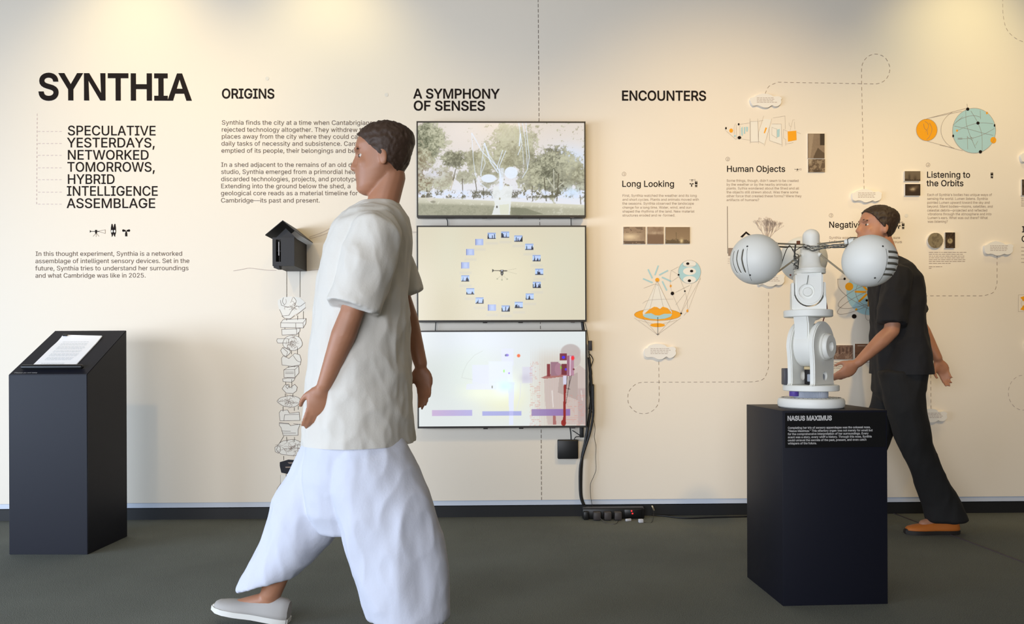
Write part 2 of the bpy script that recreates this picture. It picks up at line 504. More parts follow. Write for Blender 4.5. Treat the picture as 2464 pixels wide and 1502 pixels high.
    'L': (0.393, [[60, 0, 60, 509, 125, 509, 125, 57, 361, 57, 361, 0]]),
    'M': (0.628, [[60, 0, 60, 509, 152, 509, 314, 90, 476, 509, 568, 509, 568, 0, 504, 0, 504, 420, 342, 0, 286, 0, 122, 420, 122, 0]]),
    'N': (0.523, [[60, 0, 60, 509, 136, 509, 399, 105, 399, 509, 463, 509, 463, 0, 387, 0, 125, 405, 125, 0]]),
    'O': (0.533, [[267, -7, 225, -3, 186, 7, 150, 25, 119, 49, 92, 79, 70, 115, 53, 157, 44, 203, 40, 254, 44, 305, 53, 352, 70, 393, 92, 429, 119, 459, 150, 484, 186, 501, 225, 512, 267, 516, 309, 512, 348, 501, 384, 484, 415, 459, 442, 429, 464, 393, 480, 352, 490, 305, 493, 254, 490, 203, 480, 157, 464, 115, 442, 79, 415, 49, 384, 25, 348, 7, 309, -3],
           [267, 53, 310, 59, 349, 76, 383, 105, 408, 144, 425, 194, 430, 254, 425, 314, 408, 365, 383, 404, 349, 433, 310, 450, 267, 456, 223, 450, 184, 433, 151, 404, 125, 364, 109, 314, 103, 254, 109, 194, 125, 144, 151, 105, 184, 76, 223, 59]]),
    'P': (0.445, [[60, 0, 60, 509, 235, 509, 289, 503, 332, 487, 366, 462, 390, 430, 404, 391, 409, 348, 404, 304, 390, 265, 366, 233, 332, 207, 289, 191, 235, 186, 125, 186, 125, 0],
           [125, 242, 233, 242, 269, 246, 297, 256, 318, 272, 333, 294, 342, 319, 344, 348, 342, 376, 333, 402, 318, 423, 297, 439, 268, 449, 232, 452, 125, 452]]),
    'Q': (0.533, [[245, 159, 313, 159, 369, 85, 384, 65, 468, -48, 401, -48, 346, 27, 331, 46],
           [267, -7, 225, -3, 186, 7, 150, 25, 119, 49, 92, 79, 70, 115, 53, 157, 44, 203, 40, 254, 44, 305, 53, 352, 70, 393, 92, 429, 119, 459, 150, 484, 186, 501, 225, 512, 267, 516, 309, 512, 348, 501, 384, 484, 415, 459, 442, 429, 464, 393, 480, 352, 490, 305, 493, 254, 490, 203, 480, 157, 464, 115, 442, 79, 415, 49, 384, 25, 348, 7, 309, -3],
           [267, 53, 310, 59, 349, 76, 383, 105, 408, 144, 425, 194, 430, 254, 425, 314, 408, 365, 383, 404, 349, 433, 310, 450, 267, 456, 223, 450, 184, 433, 151, 404, 125, 364, 109, 314, 103, 254, 109, 194, 125, 144, 151, 105, 184, 76, 223, 59]]),
    'R': (0.449, [[60, 0, 60, 509, 236, 509, 290, 504, 333, 489, 367, 465, 390, 433, 405, 395, 409, 352, 405, 309, 390, 271, 367, 240, 333, 217, 289, 203, 236, 198, 125, 198, 125, 0],
           [125, 255, 234, 255, 269, 258, 298, 267, 319, 281, 334, 300, 342, 324, 345, 352, 342, 380, 334, 405, 319, 425, 298, 440, 269, 449, 233, 452, 125, 452],
           [353, 0, 230, 229, 303, 229, 428, 0]]),
    'S': (0.447, [[224, -9, 172, -4, 128, 9, 91, 31, 64, 60, 46, 96, 38, 137, 104, 137, 110, 110, 123, 88, 142, 71, 166, 59, 194, 52, 224, 49, 257, 52, 286, 60, 311, 74, 329, 92, 341, 114, 346, 139, 342, 161, 332, 179, 316, 193, 296, 205, 245, 222, 184, 239, 128, 260, 86, 289, 60, 326, 52, 372, 58, 413, 75, 448, 102, 476, 138, 498, 180, 511, 227, 516, 275, 511, 316, 498, 351, 476, 377, 449, 394, 415, 401, 378, 337, 378, 326, 412, 302, 437, 267, 453, 225, 459, 194, 456, 167, 448, 145, 435, 129, 418, 118, 398, 115, 376, 119, 352, 131, 334, 148, 319, 169, 308, 212, 293, 264, 279, 312, 264, 359, 238, 379, 220, 395, 198, 405, 171, 408, 139, 403, 99, 386, 64, 360, 34, 323, 11, 278, -4]]),
    'T': (0.449, [[32, 452, 32, 509, 417, 509, 417, 452, 257, 452, 257, 0, 193, 0, 193, 452]]),
    'U': (0.517, [[259, -8, 203, -2, 154, 15, 114, 43, 85, 80, 66, 124, 60, 173, 60, 509, 124, 509, 124, 178, 128, 144, 141, 113, 160, 87, 187, 68, 220, 56, 259, 52, 298, 56, 331, 68, 357, 87, 377, 113, 389, 144, 393, 178, 393, 509, 457, 509, 457, 173, 451, 124, 433, 80, 403, 43, 363, 15, 315, -2]]),
    'V': (0.480, [[204, 0, 16, 509, 84, 509, 241, 65, 395, 509, 463, 509, 278, 0]]),
    'W': (0.686, [[155, 0, 16, 509, 82, 509, 193, 80, 306, 509, 380, 509, 493, 80, 603, 509, 670, 509, 530, 0, 455, 0, 343, 425, 230, 0]]),
    'X': (0.474, [[18, 0, 199, 260, 29, 509, 104, 509, 238, 312, 374, 509, 446, 509, 277, 260, 456, 0, 382, 0, 238, 210, 91, 0]]),
    'Y': (0.472, [[203, 0, 203, 208, 16, 509, 91, 509, 236, 265, 381, 509, 455, 509, 268, 208, 268, 0]]),
    'Z': (0.438, [[42, 0, 42, 46, 330, 452, 40, 452, 40, 509, 397, 509, 397, 462, 110, 57, 399, 57, 399, 0]]),
    'a': (0.389, [[160, -9, 126, -5, 94, 5, 68, 22, 48, 45, 35, 73, 30, 108, 34, 138, 43, 161, 58, 179, 78, 193, 125, 211, 178, 220, 234, 227, 265, 235, 273, 243, 276, 255, 276, 257, 273, 279, 267, 297, 256, 311, 240, 322, 220, 329, 196, 331, 171, 329, 149, 322, 118, 301, 100, 274, 41, 291, 57, 322, 79, 346, 104, 364, 133, 375, 163, 382, 194, 384, 239, 379, 286, 360, 306, 343, 322, 320, 333, 290, 337, 251, 337, 0, 277, 0, 277, 52, 272, 52, 252, 25, 215, 1, 190, -6],
           [170, 45, 202, 49, 228, 59, 248, 74, 263, 93, 272, 115, 276, 138, 276, 190, 259, 182, 231, 176, 200, 171, 175, 168, 134, 159, 117, 150, 103, 139, 95, 124, 92, 105, 94, 87, 102, 72, 114, 61, 130, 52]]),
    'b': (0.424, [[229, -8, 198, -5, 172, 4, 138, 31, 118, 59, 112, 59, 112, 0, 53, 0, 53, 509, 114, 509, 114, 319, 118, 319, 137, 346, 171, 373, 197, 381, 229, 384, 274, 378, 313, 361, 345, 332, 370, 293, 385, 245, 390, 189, 385, 133, 370, 84, 346, 45, 313, 16, 274, -2],
           [220, 47, 253, 51, 279, 66, 301, 88, 316, 117, 325, 151, 328, 189, 325, 227, 316, 261, 301, 290, 280, 311, 253, 325, 220, 330, 188, 325, 161, 312, 140, 291, 125, 263, 116, 229, 113, 189, 116, 150, 125, 115, 140, 86, 162, 65, 188, 51]]),
    'c': (0.396, [[207, -8, 159, -2, 117, 16, 82, 46, 56, 85, 40, 133, 34, 187, 40, 243, 56, 291, 82, 330, 117, 360, 159, 378, 207, 384, 260, 377, 305, 356, 340, 322, 362, 277, 303, 262, 290, 289, 270, 311, 242, 325, 207, 330, 173, 325, 145, 310, 124, 287, 108, 258, 99, 224, 96, 187, 99, 151, 108, 117, 124, 89, 145, 66, 173, 51, 207, 46, 243, 52, 271, 66, 292, 89, 304, 117, 363, 102, 354, 78, 341, 56, 306, 21, 261, -1]]),
    'd': (0.424, [[195, -8, 151, -2, 111, 16, 79, 45, 55, 84, 39, 133, 34, 189, 39, 245, 55, 293, 79, 332, 112, 361, 151, 378, 196, 384, 228, 381, 253, 373, 287, 346, 306, 319, 311, 319, 311, 509, 372, 509, 372, 0, 313, 0, 313, 59, 307, 59, 287, 31, 252, 4, 227, -5],
           [205, 47, 236, 51, 263, 65, 284, 86, 299, 115, 309, 150, 312, 189, 309, 229, 300, 263, 284, 291, 263, 312, 237, 325, 205, 330, 172, 325, 145, 311, 124, 290, 108, 261, 99, 227, 96, 189, 99, 151, 109, 117, 124, 88, 145, 66, 172, 51]]),
    'e': (0.404, [[212, -8, 161, -2, 117, 16, 82, 46, 56, 85, 40, 132, 34, 187, 39, 242, 55, 290, 81, 329, 115, 359, 157, 378, 205, 384, 236, 382, 266, 374, 294, 361, 319, 341, 341, 315, 357, 282, 368, 242, 371, 194, 371, 169, 75, 169, 75, 221, 338, 221, 310, 202, 307, 237, 298, 269, 283, 294, 263, 314, 237, 326, 205, 330, 173, 326, 146, 313, 125, 294, 109, 270, 99, 241, 96, 211, 96, 178, 100, 139, 110, 106, 128, 80, 151, 61, 179, 50, 212, 46, 254, 53, 285, 73, 306, 105, 365, 91, 353, 63, 335, 39, 311, 19, 283, 4, 249, -5]]),
    'f': (0.254, [[228, 379, 228, 327, 6, 327, 6, 379],
           [81, 0, 81, 432, 84, 461, 96, 486, 113, 505, 135, 519, 161, 527, 187, 530, 222, 527, 243, 521, 227, 468, 215, 472, 195, 474, 171, 470, 154, 460, 145, 443, 142, 419, 142, 0]]),
    'g': (0.425, [[207, -151, 168, -148, 134, -140, 105, -127, 82, -110, 64, -91, 51, -69, 101, -41, 122, -66, 154, -88, 178, -95, 207, -97, 249, -92, 282, -75, 304, -47, 311, -6, 311, 68, 306, 68, 287, 41, 252, 16, 227, 8, 195, 5, 152, 10, 113, 27, 80, 53, 55, 90, 39, 136, 34, 191, 39, 246, 55, 293, 80, 332, 112, 361, 152, 378, 196, 384, 228, 382, 253, 373, 288, 346, 308, 319, 313, 319, 313, 379, 372, 379, 372, -9, 367, -54, 350, -90, 324, -117, 291, -136, 251, -147],
           [205, 59, 237, 63, 264, 75, 285, 95, 300, 121, 309, 154, 312, 193, 309, 231, 300, 264, 285, 291, 264, 312, 237, 325, 205, 330, 172, 325, 145, 312, 124, 290, 109, 262, 99, 229, 96, 193, 99, 155, 109, 123, 124, 96, 145, 76, 172, 63]]),
    'h': (0.410, [[114, 227, 114, 0, 53, 0, 53, 509, 114, 509, 114, 287, 102, 287, 124, 332, 152, 362, 187, 379, 227, 384, 264, 380, 295, 369, 321, 349, 341, 321, 353, 285, 357, 240, 357, 0, 296, 0, 296, 235, 290, 275, 273, 304, 246, 323, 210, 329, 184, 326, 161, 317, 141, 303, 126, 283, 117, 257]]),
    'i': (0.167, [[53, 0, 53, 379, 114, 379, 114, 0],
           [84, 443, 67, 446, 54, 455, 44, 468, 41, 483, 44, 499, 54, 512, 67, 521, 84, 524, 100, 521, 114, 512, 123, 499, 126, 483, 123, 468, 114, 455, 100, 446]]),
    'j': (0.167, [[53, 379, 114, 379, 114, -30, 111, -63, 102, -90, 86, -113, 65, -129, 37, -139, 4, -143, -10, -143, -10, -87, 2, -87, 25, -83, 40, -72, 50, -54, 53, -29],
           [83, 443, 67, 446, 53, 455, 44, 468, 41, 483, 44, 499, 53, 512, 67, 521, 83, 524, 100, 521, 114, 512, 123, 499, 126, 483, 123, 468, 114, 455, 100, 446]]),
    'k': (0.381, [[53, 0, 53, 509, 114, 509, 114, 0],
           [100, 130, 100, 205, 284, 379, 360, 379],
           [294, 0, 140, 190, 186, 232, 372, 0]]),
    'l': (0.189, [[139, -2, 101, 3, 74, 20, 58, 47, 53, 84, 53, 509, 114, 509, 114, 99, 115, 77, 120, 62, 130, 54, 146, 52, 160, 53, 170, 54, 181, 3, 162, -1]]),
    'm': (0.610, [[53, 0, 53, 379, 112, 379, 112, 295, 108, 295, 118, 323, 132, 346, 151, 363, 172, 376, 195, 384, 219, 386, 257, 380, 287, 361, 309, 331, 321, 295, 312, 295, 322, 321, 337, 343, 357, 361, 381, 375, 407, 383, 437, 386, 468, 383, 497, 372, 522, 354, 541, 328, 553, 296, 557, 255, 557, 0, 496, 0, 496, 254, 490, 289, 473, 313, 447, 326, 419, 330, 395, 328, 374, 320, 358, 307, 345, 290, 338, 270, 335, 247, 335, 0, 274, 0, 274, 260, 269, 288, 253, 311, 229, 326, 199, 330, 178, 328, 158, 320, 140, 307, 126, 289, 117, 266, 114, 238, 114, 0]]),
    'n': (0.410, [[114, 227, 114, 0, 53, 0, 53, 379, 112, 379, 112, 287, 102, 287, 124, 332, 152, 362, 187, 379, 227, 384, 264, 380, 295, 369, 321, 349, 341, 321, 353, 285, 357, 240, 357, 0, 296, 0, 296, 235, 290, 275, 273, 304, 246, 323, 210, 329, 184, 326, 161, 317, 141, 303, 126, 283, 117, 257]]),
    'o': (0.415, [[207, -8, 159, -2, 117, 16, 82, 46, 56, 85, 40, 133, 34, 187, 40, 243, 56, 291, 82, 330, 117, 360, 159, 378, 207, 384, 256, 378, 299, 360, 333, 330, 359, 291, 376, 243, 381, 187, 376, 133, 359, 85, 333, 46, 299, 16, 256, -2],
           [207, 46, 242, 51, 270, 66, 292, 89, 307, 117, 316, 151, 319, 187, 316, 224, 307, 258, 292, 287, 270, 310, 242, 325, 207, 330, 173, 325, 145, 310, 124, 287, 108, 258, 99, 224, 96, 187, 99, 151, 108, 117, 124, 89, 145, 66, 173, 51]]),
    'p': (0.424, [[53, -143, 53, 379, 112, 379, 112, 319, 118, 319, 137, 346, 171, 373, 197, 381, 229, 384, 274, 378, 313, 361, 345, 332, 370, 293, 385, 245, 390, 189, 385, 133, 370, 84, 346, 45, 313, 16, 274, -2, 229, -8, 198, -5, 173, 4, 138, 31, 118, 59, 114, 59, 114, -143],
           [220, 47, 253, 51, 279, 66, 301, 88, 316, 117, 325, 151, 328, 189, 325, 227, 316, 261, 301, 290, 280, 311, 253, 325, 220, 330, 188, 325, 161, 312, 140, 291, 125, 263, 116, 229, 113, 189, 116, 150, 125, 115, 140, 86, 162, 65, 188, 51]]),
    'q': (0.424, [[372, -143, 311, -143, 311, 59, 306, 59, 287, 31, 252, 4, 227, -5, 195, -8, 151, -2, 111, 16, 79, 45, 55, 84, 39, 133, 34, 189, 39, 245, 55, 293, 79, 332, 112, 361, 151, 378, 196, 384, 228, 381, 253, 373, 287, 346, 307, 319, 313, 319, 313, 379, 372, 379],
           [205, 47, 236, 51, 263, 65, 284, 86, 299, 115, 309, 150, 312, 189, 309, 229, 300, 263, 284, 291, 263, 312, 237, 325, 205, 330, 172, 325, 145, 311, 124, 290, 108, 261, 99, 227, 96, 189, 99, 151, 109, 117, 124, 88, 145, 66, 172, 51]]),
    'r': (0.259, [[53, 0, 53, 379, 112, 379, 112, 321, 115, 321, 130, 347, 152, 367, 181, 380, 213, 385, 229, 384, 243, 384, 243, 322, 230, 324, 207, 326, 182, 323, 159, 315, 140, 301, 126, 284, 117, 262, 114, 237, 114, 0]]),
    's': (0.365, [[182, -8, 145, -5, 112, 3, 84, 18, 62, 38, 45, 63, 36, 94, 94, 107, 105, 79, 124, 60, 150, 49, 181, 45, 217, 50, 244, 62, 262, 81, 268, 103, 265, 121, 254, 136, 237, 147, 212, 155, 149, 170, 104, 186, 72, 208, 53, 237, 47, 274, 51, 305, 65, 332, 87, 354, 115, 370, 149, 381, 187, 384, 223, 381, 254, 372, 279, 358, 299, 339, 314, 316, 324, 290, 268, 277, 258, 298, 243, 316, 219, 328, 187, 333, 156, 329, 131, 317, 114, 299, 109, 277, 112, 258, 124, 243, 144, 232, 172, 223, 229, 209, 275, 194, 306, 171, 325, 142, 331, 107, 326, 75, 312, 47, 290, 24, 260, 6, 223, -5]]),
    't': (0.227, [[204, 379, 204, 327, 6, 327, 6, 379],
           [65, 471, 126, 471, 126, 98, 128, 76, 136, 61, 150, 53, 170, 50, 185, 51, 202, 54, 213, 2, 192, -3, 168, -4, 125, 2, 92, 21, 72, 52, 65, 93]]),
    'u': (0.410, [[182, -5, 146, -1, 115, 11, 89, 31, 69, 59, 57, 95, 53, 139, 53, 379, 114, 379, 114, 144, 119, 105, 137, 75, 164, 56, 200, 50, 226, 53, 249, 62, 268, 77, 283, 97, 293, 122, 296, 153, 296, 379, 357, 379, 357, 0, 298, 0, 298, 92, 307, 92, 286, 47, 257, 17, 222, 0]]),
    'v': (0.389, [[163, 0, 17, 379, 84, 379, 195, 60, 305, 379, 371, 379, 226, 0]]),
    'w': (0.567, [[138, 0, 23, 379, 87, 379, 170, 75, 252, 379, 316, 379, 397, 75, 480, 379, 545, 379, 429, 0, 368, 0, 284, 305, 199, 0]]),
    'x': (0.379, [[21, 0, 154, 194, 29, 379, 100, 379, 190, 240, 282, 379, 352, 379, 226, 194, 358, 0, 287, 0, 188, 150, 91, 0]]),
    'y': (0.389, [[47, -139, 61, -86, 71, -87, 104, -89, 118, -84, 130, -74, 141, -58, 151, -36, 163, -1, 17, 379, 84, 379, 195, 60, 305, 379, 371, 379, 204, -58, 177, -107, 159, -124, 139, -136, 117, -143, 91, -145, 65, -143]]),
    'z': (0.380, [[42, 0, 42, 46, 254, 320, 254, 323, 48, 323, 48, 379, 333, 379, 333, 331, 126, 60, 126, 56, 339, 56, 339, 0]]),
    '—': (0.699, [[699, 244, 699, 188, 0, 188, 0, 244]]),
    ' ': (0.188, []),
}          # per letter: advance and outlines as x, y, x, y ... in thousandths

GL = {k: (a, [[(c[i] / 1000.0, c[i + 1] / 1000.0) for i in range(0, len(c), 2)] for c in cs]) for k, (a, cs) in GLY.items()}
CAP = max(y for c in GL['H'][1] for x, y in c)


def fatten(c, d):
    # push an outline outwards by d (letters drawn heavier); outlines keep ink on one side
    p = [Vector(c[0])]
    for q in c[1:]:
        if (Vector(q) - p[-1]).length > 0.004: p.append(Vector(q))
    if (p[0] - p[-1]).length <= 0.004: p = p[:-1]
    n = len(p); out = []
    for i in range(n):
        e0 = (p[i] - p[i - 1]).normalized(); e1 = (p[(i + 1) % n] - p[i]).normalized()
        n0 = Vector((e0.y, -e0.x)) * INK; n1 = Vector((e1.y, -e1.x)) * INK
        m_ = n0 + n1
        k_ = max(1 + n0.dot(n1), 0.45)
        q = p[i] + m_ * (d / k_)
        out.append((q.x, q.y))
    return out


def _area(c): return sum(c[i - 1][0] * c[i][1] - c[i][0] * c[i - 1][1] for i in range(len(c))) / 2
INK = 1.0 if _area(GL['H'][1][0]) > 0 else -1.0


def text_me(lines, track=0.0, bold=0.0):
    """lines: (string, x0, baseline, x1 or None, cap height) in metres -> flat mesh"""
    V, F = [], []
    for s, x0, y0, x1, cap in lines:
        k = cap / CAP
        x = 0.0; pen = []
        for ch in s:
            a, cs = GL.get(ch, GL[' '])
            pen.append((x, cs)); x += a + track
        kx = k
        if x1 is not None and x > 0: kx = (x1 - x0) / (x - track)
        for px, cs in pen:
            solid = [c for c in cs if _area(c) * INK > 0]; holes = [c for c in cs if _area(c) * INK <= 0]
            for si, c in enumerate(solid):
                mine = [q for q in holes if _inside(q[0], c)]
                ring = [fatten(q, bold / k) for q in [c] + mine]
                flat = [Vector((x0 + (px + u) * kx, y0 + v * k, si * 0.00008)) for q in ring for (u, v) in q]
                loops = []; n = 0
                for q in ring: loops.append(flat[n:n + len(q)]); n += len(q)
                b0 = len(V); V += flat
                for t in tessellate_polygon(loops): F.append((t[0] + b0, t[1] + b0, t[2] + b0))
    me = bpy.data.meshes.new('t'); me.from_pydata(V, [], F); me.update()
    return me


def _inside(p, c):
    ins = False; n = len(c)
    for i in range(n):
        (xa, ya), (xb, yb) = c[i], c[(i + 1) % n]
        if (ya > p[1]) != (yb > p[1]) and p[0] < (xb - xa) * (p[1] - ya) / (yb - ya) + xa: ins = not ins
    return ins


def wall_text(name, label, lines, cap, mk, bold=0.0, track=0.0, group=None, cat='lettering', parent=None, off=0.0012):
    """lines: (string, x0 px, baseline px, x1 px)"""
    c = wl(lines[0][1], lines[0][2], off)
    L = []
    for s, x0, by, x1 in lines:
        a = wl(x0, by, off) - c
        b = (wl(x1, by, off) - c) if x1 is not None else None
        L.append((s, a.x, a.y, None if b is None else b.x, cap * PXM))
    me = text_me(L, track, bold * PXM)
    o = link(name, me, M[mk], parent, wall_frame(c, off))
    if parent is None: tag(o, label, cat, group)
    return o


# ------------------------------------------------------------------ painted pictures (screens and prints), painted here with numpy
def vnoise(w, h, sc, seed, octv=4, gain=0.55):
    r = np.random.RandomState(seed); out = np.zeros((h, w)); amp = 1.0; tot = 0
    for o in range(octv):
        n = max(2, int(round(sc * 2 ** o)))
        m_ = max(2, int(round(n * h / w)))
        g = r.rand(m_ + 1, n + 1)
        y = np.linspace(0, m_ - 1e-3, h); x = np.linspace(0, n - 1e-3, w)
        yi, xi = y.astype(int), x.astype(int); fy, fx = (y - yi)[:, None], (x - xi)[None]
        fy = fy * fy * (3 - 2 * fy); fx = fx * fx * (3 - 2 * fx)
        v = (g[yi][:, xi] * (1 - fy) * (1 - fx) + g[yi][:, xi + 1] * (1 - fy) * fx + g[yi + 1][:, xi] * fy * (1 - fx) + g[yi + 1][:, xi + 1] * fy * fx)
        out += amp * v; tot += amp; amp *= gain
    return out / tot


class Canvas:
    def __init__(s, x0, y0, x1, y1, w, h, base):
        s.x0, s.y0, s.x1, s.y1, s.w, s.h = x0, y0, x1, y1, w, h
        s.a = np.ones((h, w, 3)) * np.array(base, float)
        s.X, s.Y = np.meshgrid(np.linspace(x0, x1, w), np.linspace(y0, y1, h))

    def mix(s, mask, col, al=1.0):
        m_ = np.clip(mask * al, 0, 1)[..., None]
        s.a = s.a * (1 - m_) + np.asarray(col, float) * m_

    def ell(s, cx, cy, rx, ry=None, soft=0.5):
        ry = ry or rx
        d = np.sqrt(((s.X - cx) / rx) ** 2 + ((s.Y - cy) / ry) ** 2)
        return np.clip((1 - d) * min(rx, ry) / soft + 0.5, 0, 1)

    def glow(s, cx, cy, rx, ry):
        return np.exp(-(((s.X - cx) / rx) ** 2 + ((s.Y - cy) / ry) ** 2))

    def rect(s, x0, y0, x1, y1, soft=0.5):
        return np.clip(np.minimum(np.minimum(s.X - x0, x1 - s.X), np.minimum(s.Y - y0, y1 - s.Y)) / soft + 0.5, 0, 1)

    def poly(s, pts):
        ins = np.zeros(s.X.shape, bool); n = len(pts)
        for i in range(n):
            xa, ya = pts[i]; xb, yb = pts[(i + 1) % n]
            if ya == yb: continue
            c = ((ya > s.Y) != (yb > s.Y)) & (s.X < (xb - xa) * (s.Y - ya) / (yb - ya) + xa)
            ins ^= c
        return ins.astype(float)

    def line(s, pts, w=1.0, soft=0.6):
        out = np.zeros(s.X.shape)
        for i in range(len(pts) - 1):
            xa, ya = pts[i]; xb, yb = pts[i + 1]
            dx, dy = xb - xa, yb - ya; L = dx * dx + dy * dy + 1e-9
            t = np.clip(((s.X - xa) * dx + (s.Y - ya) * dy) / L, 0, 1)
            d = np.hypot(s.X - xa - t * dx, s.Y - ya - t * dy)
            out = np.maximum(out, np.clip((w / 2 - d) / soft + 0.5, 0, 1))
        return out


def picture_me(cv, corners):
    """grid mesh over 4 corners (tl, tr, br, bl; Vectors) with the painting stored per vertex"""
    h, w = cv.h, cv.w
    u = np.linspace(0, 1, w)[None, :, None]; v = np.linspace(0, 1, h)[:, None, None]
    tl, tr, br, bl = [np.array(c)[None, None, :] for c in corners]
    P = (tl * (1 - u) + tr * u) * (1 - v) + (bl * (1 - u) + br * u) * v
    me = bpy.data.meshes.new('picture')
    me.vertices.add(w * h); me.vertices.foreach_set('co', P.reshape(-1).astype(np.float32))
    i = np.arange(h - 1)[:, None] * w + np.arange(w - 1)[None]
    F = np.stack([i + w, i + w + 1, i + 1, i], -1).reshape(-1)
    nf = (w - 1) * (h - 1)
    me.loops.add(nf * 4); me.loops.foreach_set('vertex_index', F.astype(np.int32))
    me.polygons.add(nf); me.polygons.foreach_set('loop_start', np.arange(0, nf * 4, 4, dtype=np.int32))
    me.update(calc_edges=True)
    at_ = me.attributes.new('picture', 'FLOAT_COLOR', 'POINT')
    c = np.ones((h, w, 4)); c[..., :3] = s2l(np.clip(cv.a, 0, 255) / 255.0)
    at_.data.foreach_set('color', c.reshape(-1).astype(np.float32))
    return me

# ================================================================== the room
def struct(name, me, m, Mx=None):
    o = link(name, me, m, None, Mx); o['kind'] = 'structure'; return o


def carpet_material():
    m = bpy.data.materials.new('dark_loop_carpet'); m.use_nodes = True
    nt = m.node_tree; b = nt.nodes['Principled BSDF']
    tc = nt.nodes.new('ShaderNodeTexCoord')
    n1 = nt.nodes.new('ShaderNodeTexNoise'); n1.inputs['Scale'].default_value = 260; n1.inputs['Detail'].default_value = 2
    n2 = nt.nodes.new('ShaderNodeTexNoise'); n2.inputs['Scale'].default_value = 1.3; n2.inputs['Detail'].default_value = 5
    r1 = nt.nodes.new('ShaderNodeValToRGB'); r1.color_ramp.elements[0].position = 0.3; r1.color_ramp.elements[1].position = 0.75
    r1.color_ramp.elements[0].color = rgb(90, 93, 88); r1.color_ramp.elements[1].color = rgb(124, 127, 119)
    r2 = nt.nodes.new('ShaderNodeValToRGB'); r2.color_ramp.elements[0].position = 0.35; r2.color_ramp.elements[1].position = 0.65
    r2.color_ramp.elements[0].color = (0.86, 0.86, 0.86, 1); r2.color_ramp.elements[1].color = (1.06, 1.06, 1.06, 1)
    mx = nt.nodes.new('ShaderNodeMix'); mx.data_type = 'RGBA'; mx.blend_type = 'MULTIPLY'; mx.inputs[0].default_value = 1
    nt.links.new(tc.outputs['Object'], n1.inputs['Vector']); nt.links.new(tc.outputs['Object'], n2.inputs['Vector'])
    nt.links.new(n1.outputs['Fac'], r1.inputs['Fac']); nt.links.new(n2.outputs['Fac'], r2.inputs['Fac'])
    nt.links.new(r1.outputs['Color'], mx.inputs[6]); nt.links.new(r2.outputs['Color'], mx.inputs[7])
    nt.links.new(mx.outputs[2], b.inputs['Base Color'])
    bp = nt.nodes.new('ShaderNodeBump'); bp.inputs['Strength'].default_value = 0.5; bp.inputs['Distance'].default_value = 0.003
    nt.links.new(n1.outputs['Fac'], bp.inputs['Height']); nt.links.new(bp.outputs['Normal'], b.inputs['Normal'])
    b.inputs['Roughness'].default_value = 0.95; b.inputs['Specular IOR Level'].default_value = 0.15
    return m


bm = bmesh.new(); box_bm(bm, (0, 0.7, -0.05), (11.4, 8.2, 0.1)); struct('floor', me_from(bm), carpet_material())
WB = wl(1232, 1204).y          # bottom edge of the white wall
CEIL = 3.42
bm = bmesh.new(); box_bm(bm, (0, (WB + CEIL) / 2, -0.06), (11.4, CEIL - WB, 0.12)); struct('wall_back', me_from(bm), M['wall'], WF)
# white rail under the wall, then the recessed black base
SB = wl(1232, 1217).y
bm = bmesh.new(); box_bm(bm, (0, (WB + SB) / 2 - 0.0005, -0.058), (11.4, WB - SB - 0.003, 0.10), None, 0.001, 1); struct('trim_1', me_from(bm), M['strip'], WF)
bm = bmesh.new(); box_bm(bm, (0, SB / 2 - 0.002, -0.062), (11.4, SB - 0.003, 0.10)); struct('baseboard_back', me_from(bm), M['base'], WF)
bm = bmesh.new(); box_bm(bm, (0, 0.7, CEIL + 0.06), (11.4, 8.4, 0.12)); struct('ceiling', me_from(bm), mat('ceiling_paint', rgb(165, 158, 148), 0.8))
# faint seam running across the carpet on the right
a, b = on_floor(2150, 1236), on_floor(2470, 1357)
bm = bmesh.new(); dd = (b - a).normalized() * 0.3
tube_bm(bm, [a - dd * 0.1 + Vector((0, 0, 0.0012)), b + dd * 3 + Vector((0, 0, 0.0012))], 0.0035, 6)
struct('trim_2', me_from(bm, smooth=True), mat('carpet_seam', rgb(84, 74, 78), 0.9))

# ------------------------------------------------------------------ lettering on the wall
H1 = 'vinyl'
wall_text('title_lettering', 'large bold black word SYNTHIA at the top left of the wall',
          [('SYNTHIA', 91, 239, 460)], 60, H1, bold=2.6)
wall_text('subtitle_lettering', 'seven lines of black capitals, SPECULATIVE YESTERDAYS to ASSEMBLAGE, under the large title',
          [('SPECULATIVE', 162, 325.5, 376), ('YESTERDAYS,', 161, 354.5, 374), ('NETWORKED', 161, 384, 359),
           ('TOMORROWS,', 161, 413, 374), ('HYBRID', 161, 442.5, 277), ('INTELLIGENCE', 160, 471, 381),
           ('ASSEMBLAGE', 160, 500.5, 375)], 22.5, H1, bold=0.35)
wall_text('intro_paragraph', 'grey four-line paragraph starting In this thought experiment, above the slanted black lectern',
          [('In this thought experiment, Synthia is a networked', 85, 616, 439),
           ('assemblage of intelligent sensory devices. Set in the', 84.5, 633.5, 456),
           ('future, Synthia tries to understand her surroundings', 84.5, 651, 454),
           ('and what Cambridge was like in 2025.', 84.5, 668.5, 351)], 10.6, 'vinyl_soft', bold=0.0)
wall_text('section_heading', 'black heading ORIGINS above two grey paragraphs',
          [('ORIGINS', 533, 236.5, 661)], 22.5, H1, bold=0.8)
wall_text('origins_paragraph', 'upper grey paragraph starting Synthia finds the city, under the heading ORIGINS',
          [('Synthia finds the city at a time when Cantabrigians', 533, 300, 897),
           ('rejected technology altogether. They withdrew to', 532.5, 317, 878),
           ('places away from the city where they could carry out', 532.5, 333.5, 907),
           ('daily tasks of necessity and subsistence. Cambridge', 532, 350.5, 905),
           ('emptied of its people, their belongings and beliefs.', 532, 367.5, 888)], 10.6, 'vinyl_soft')
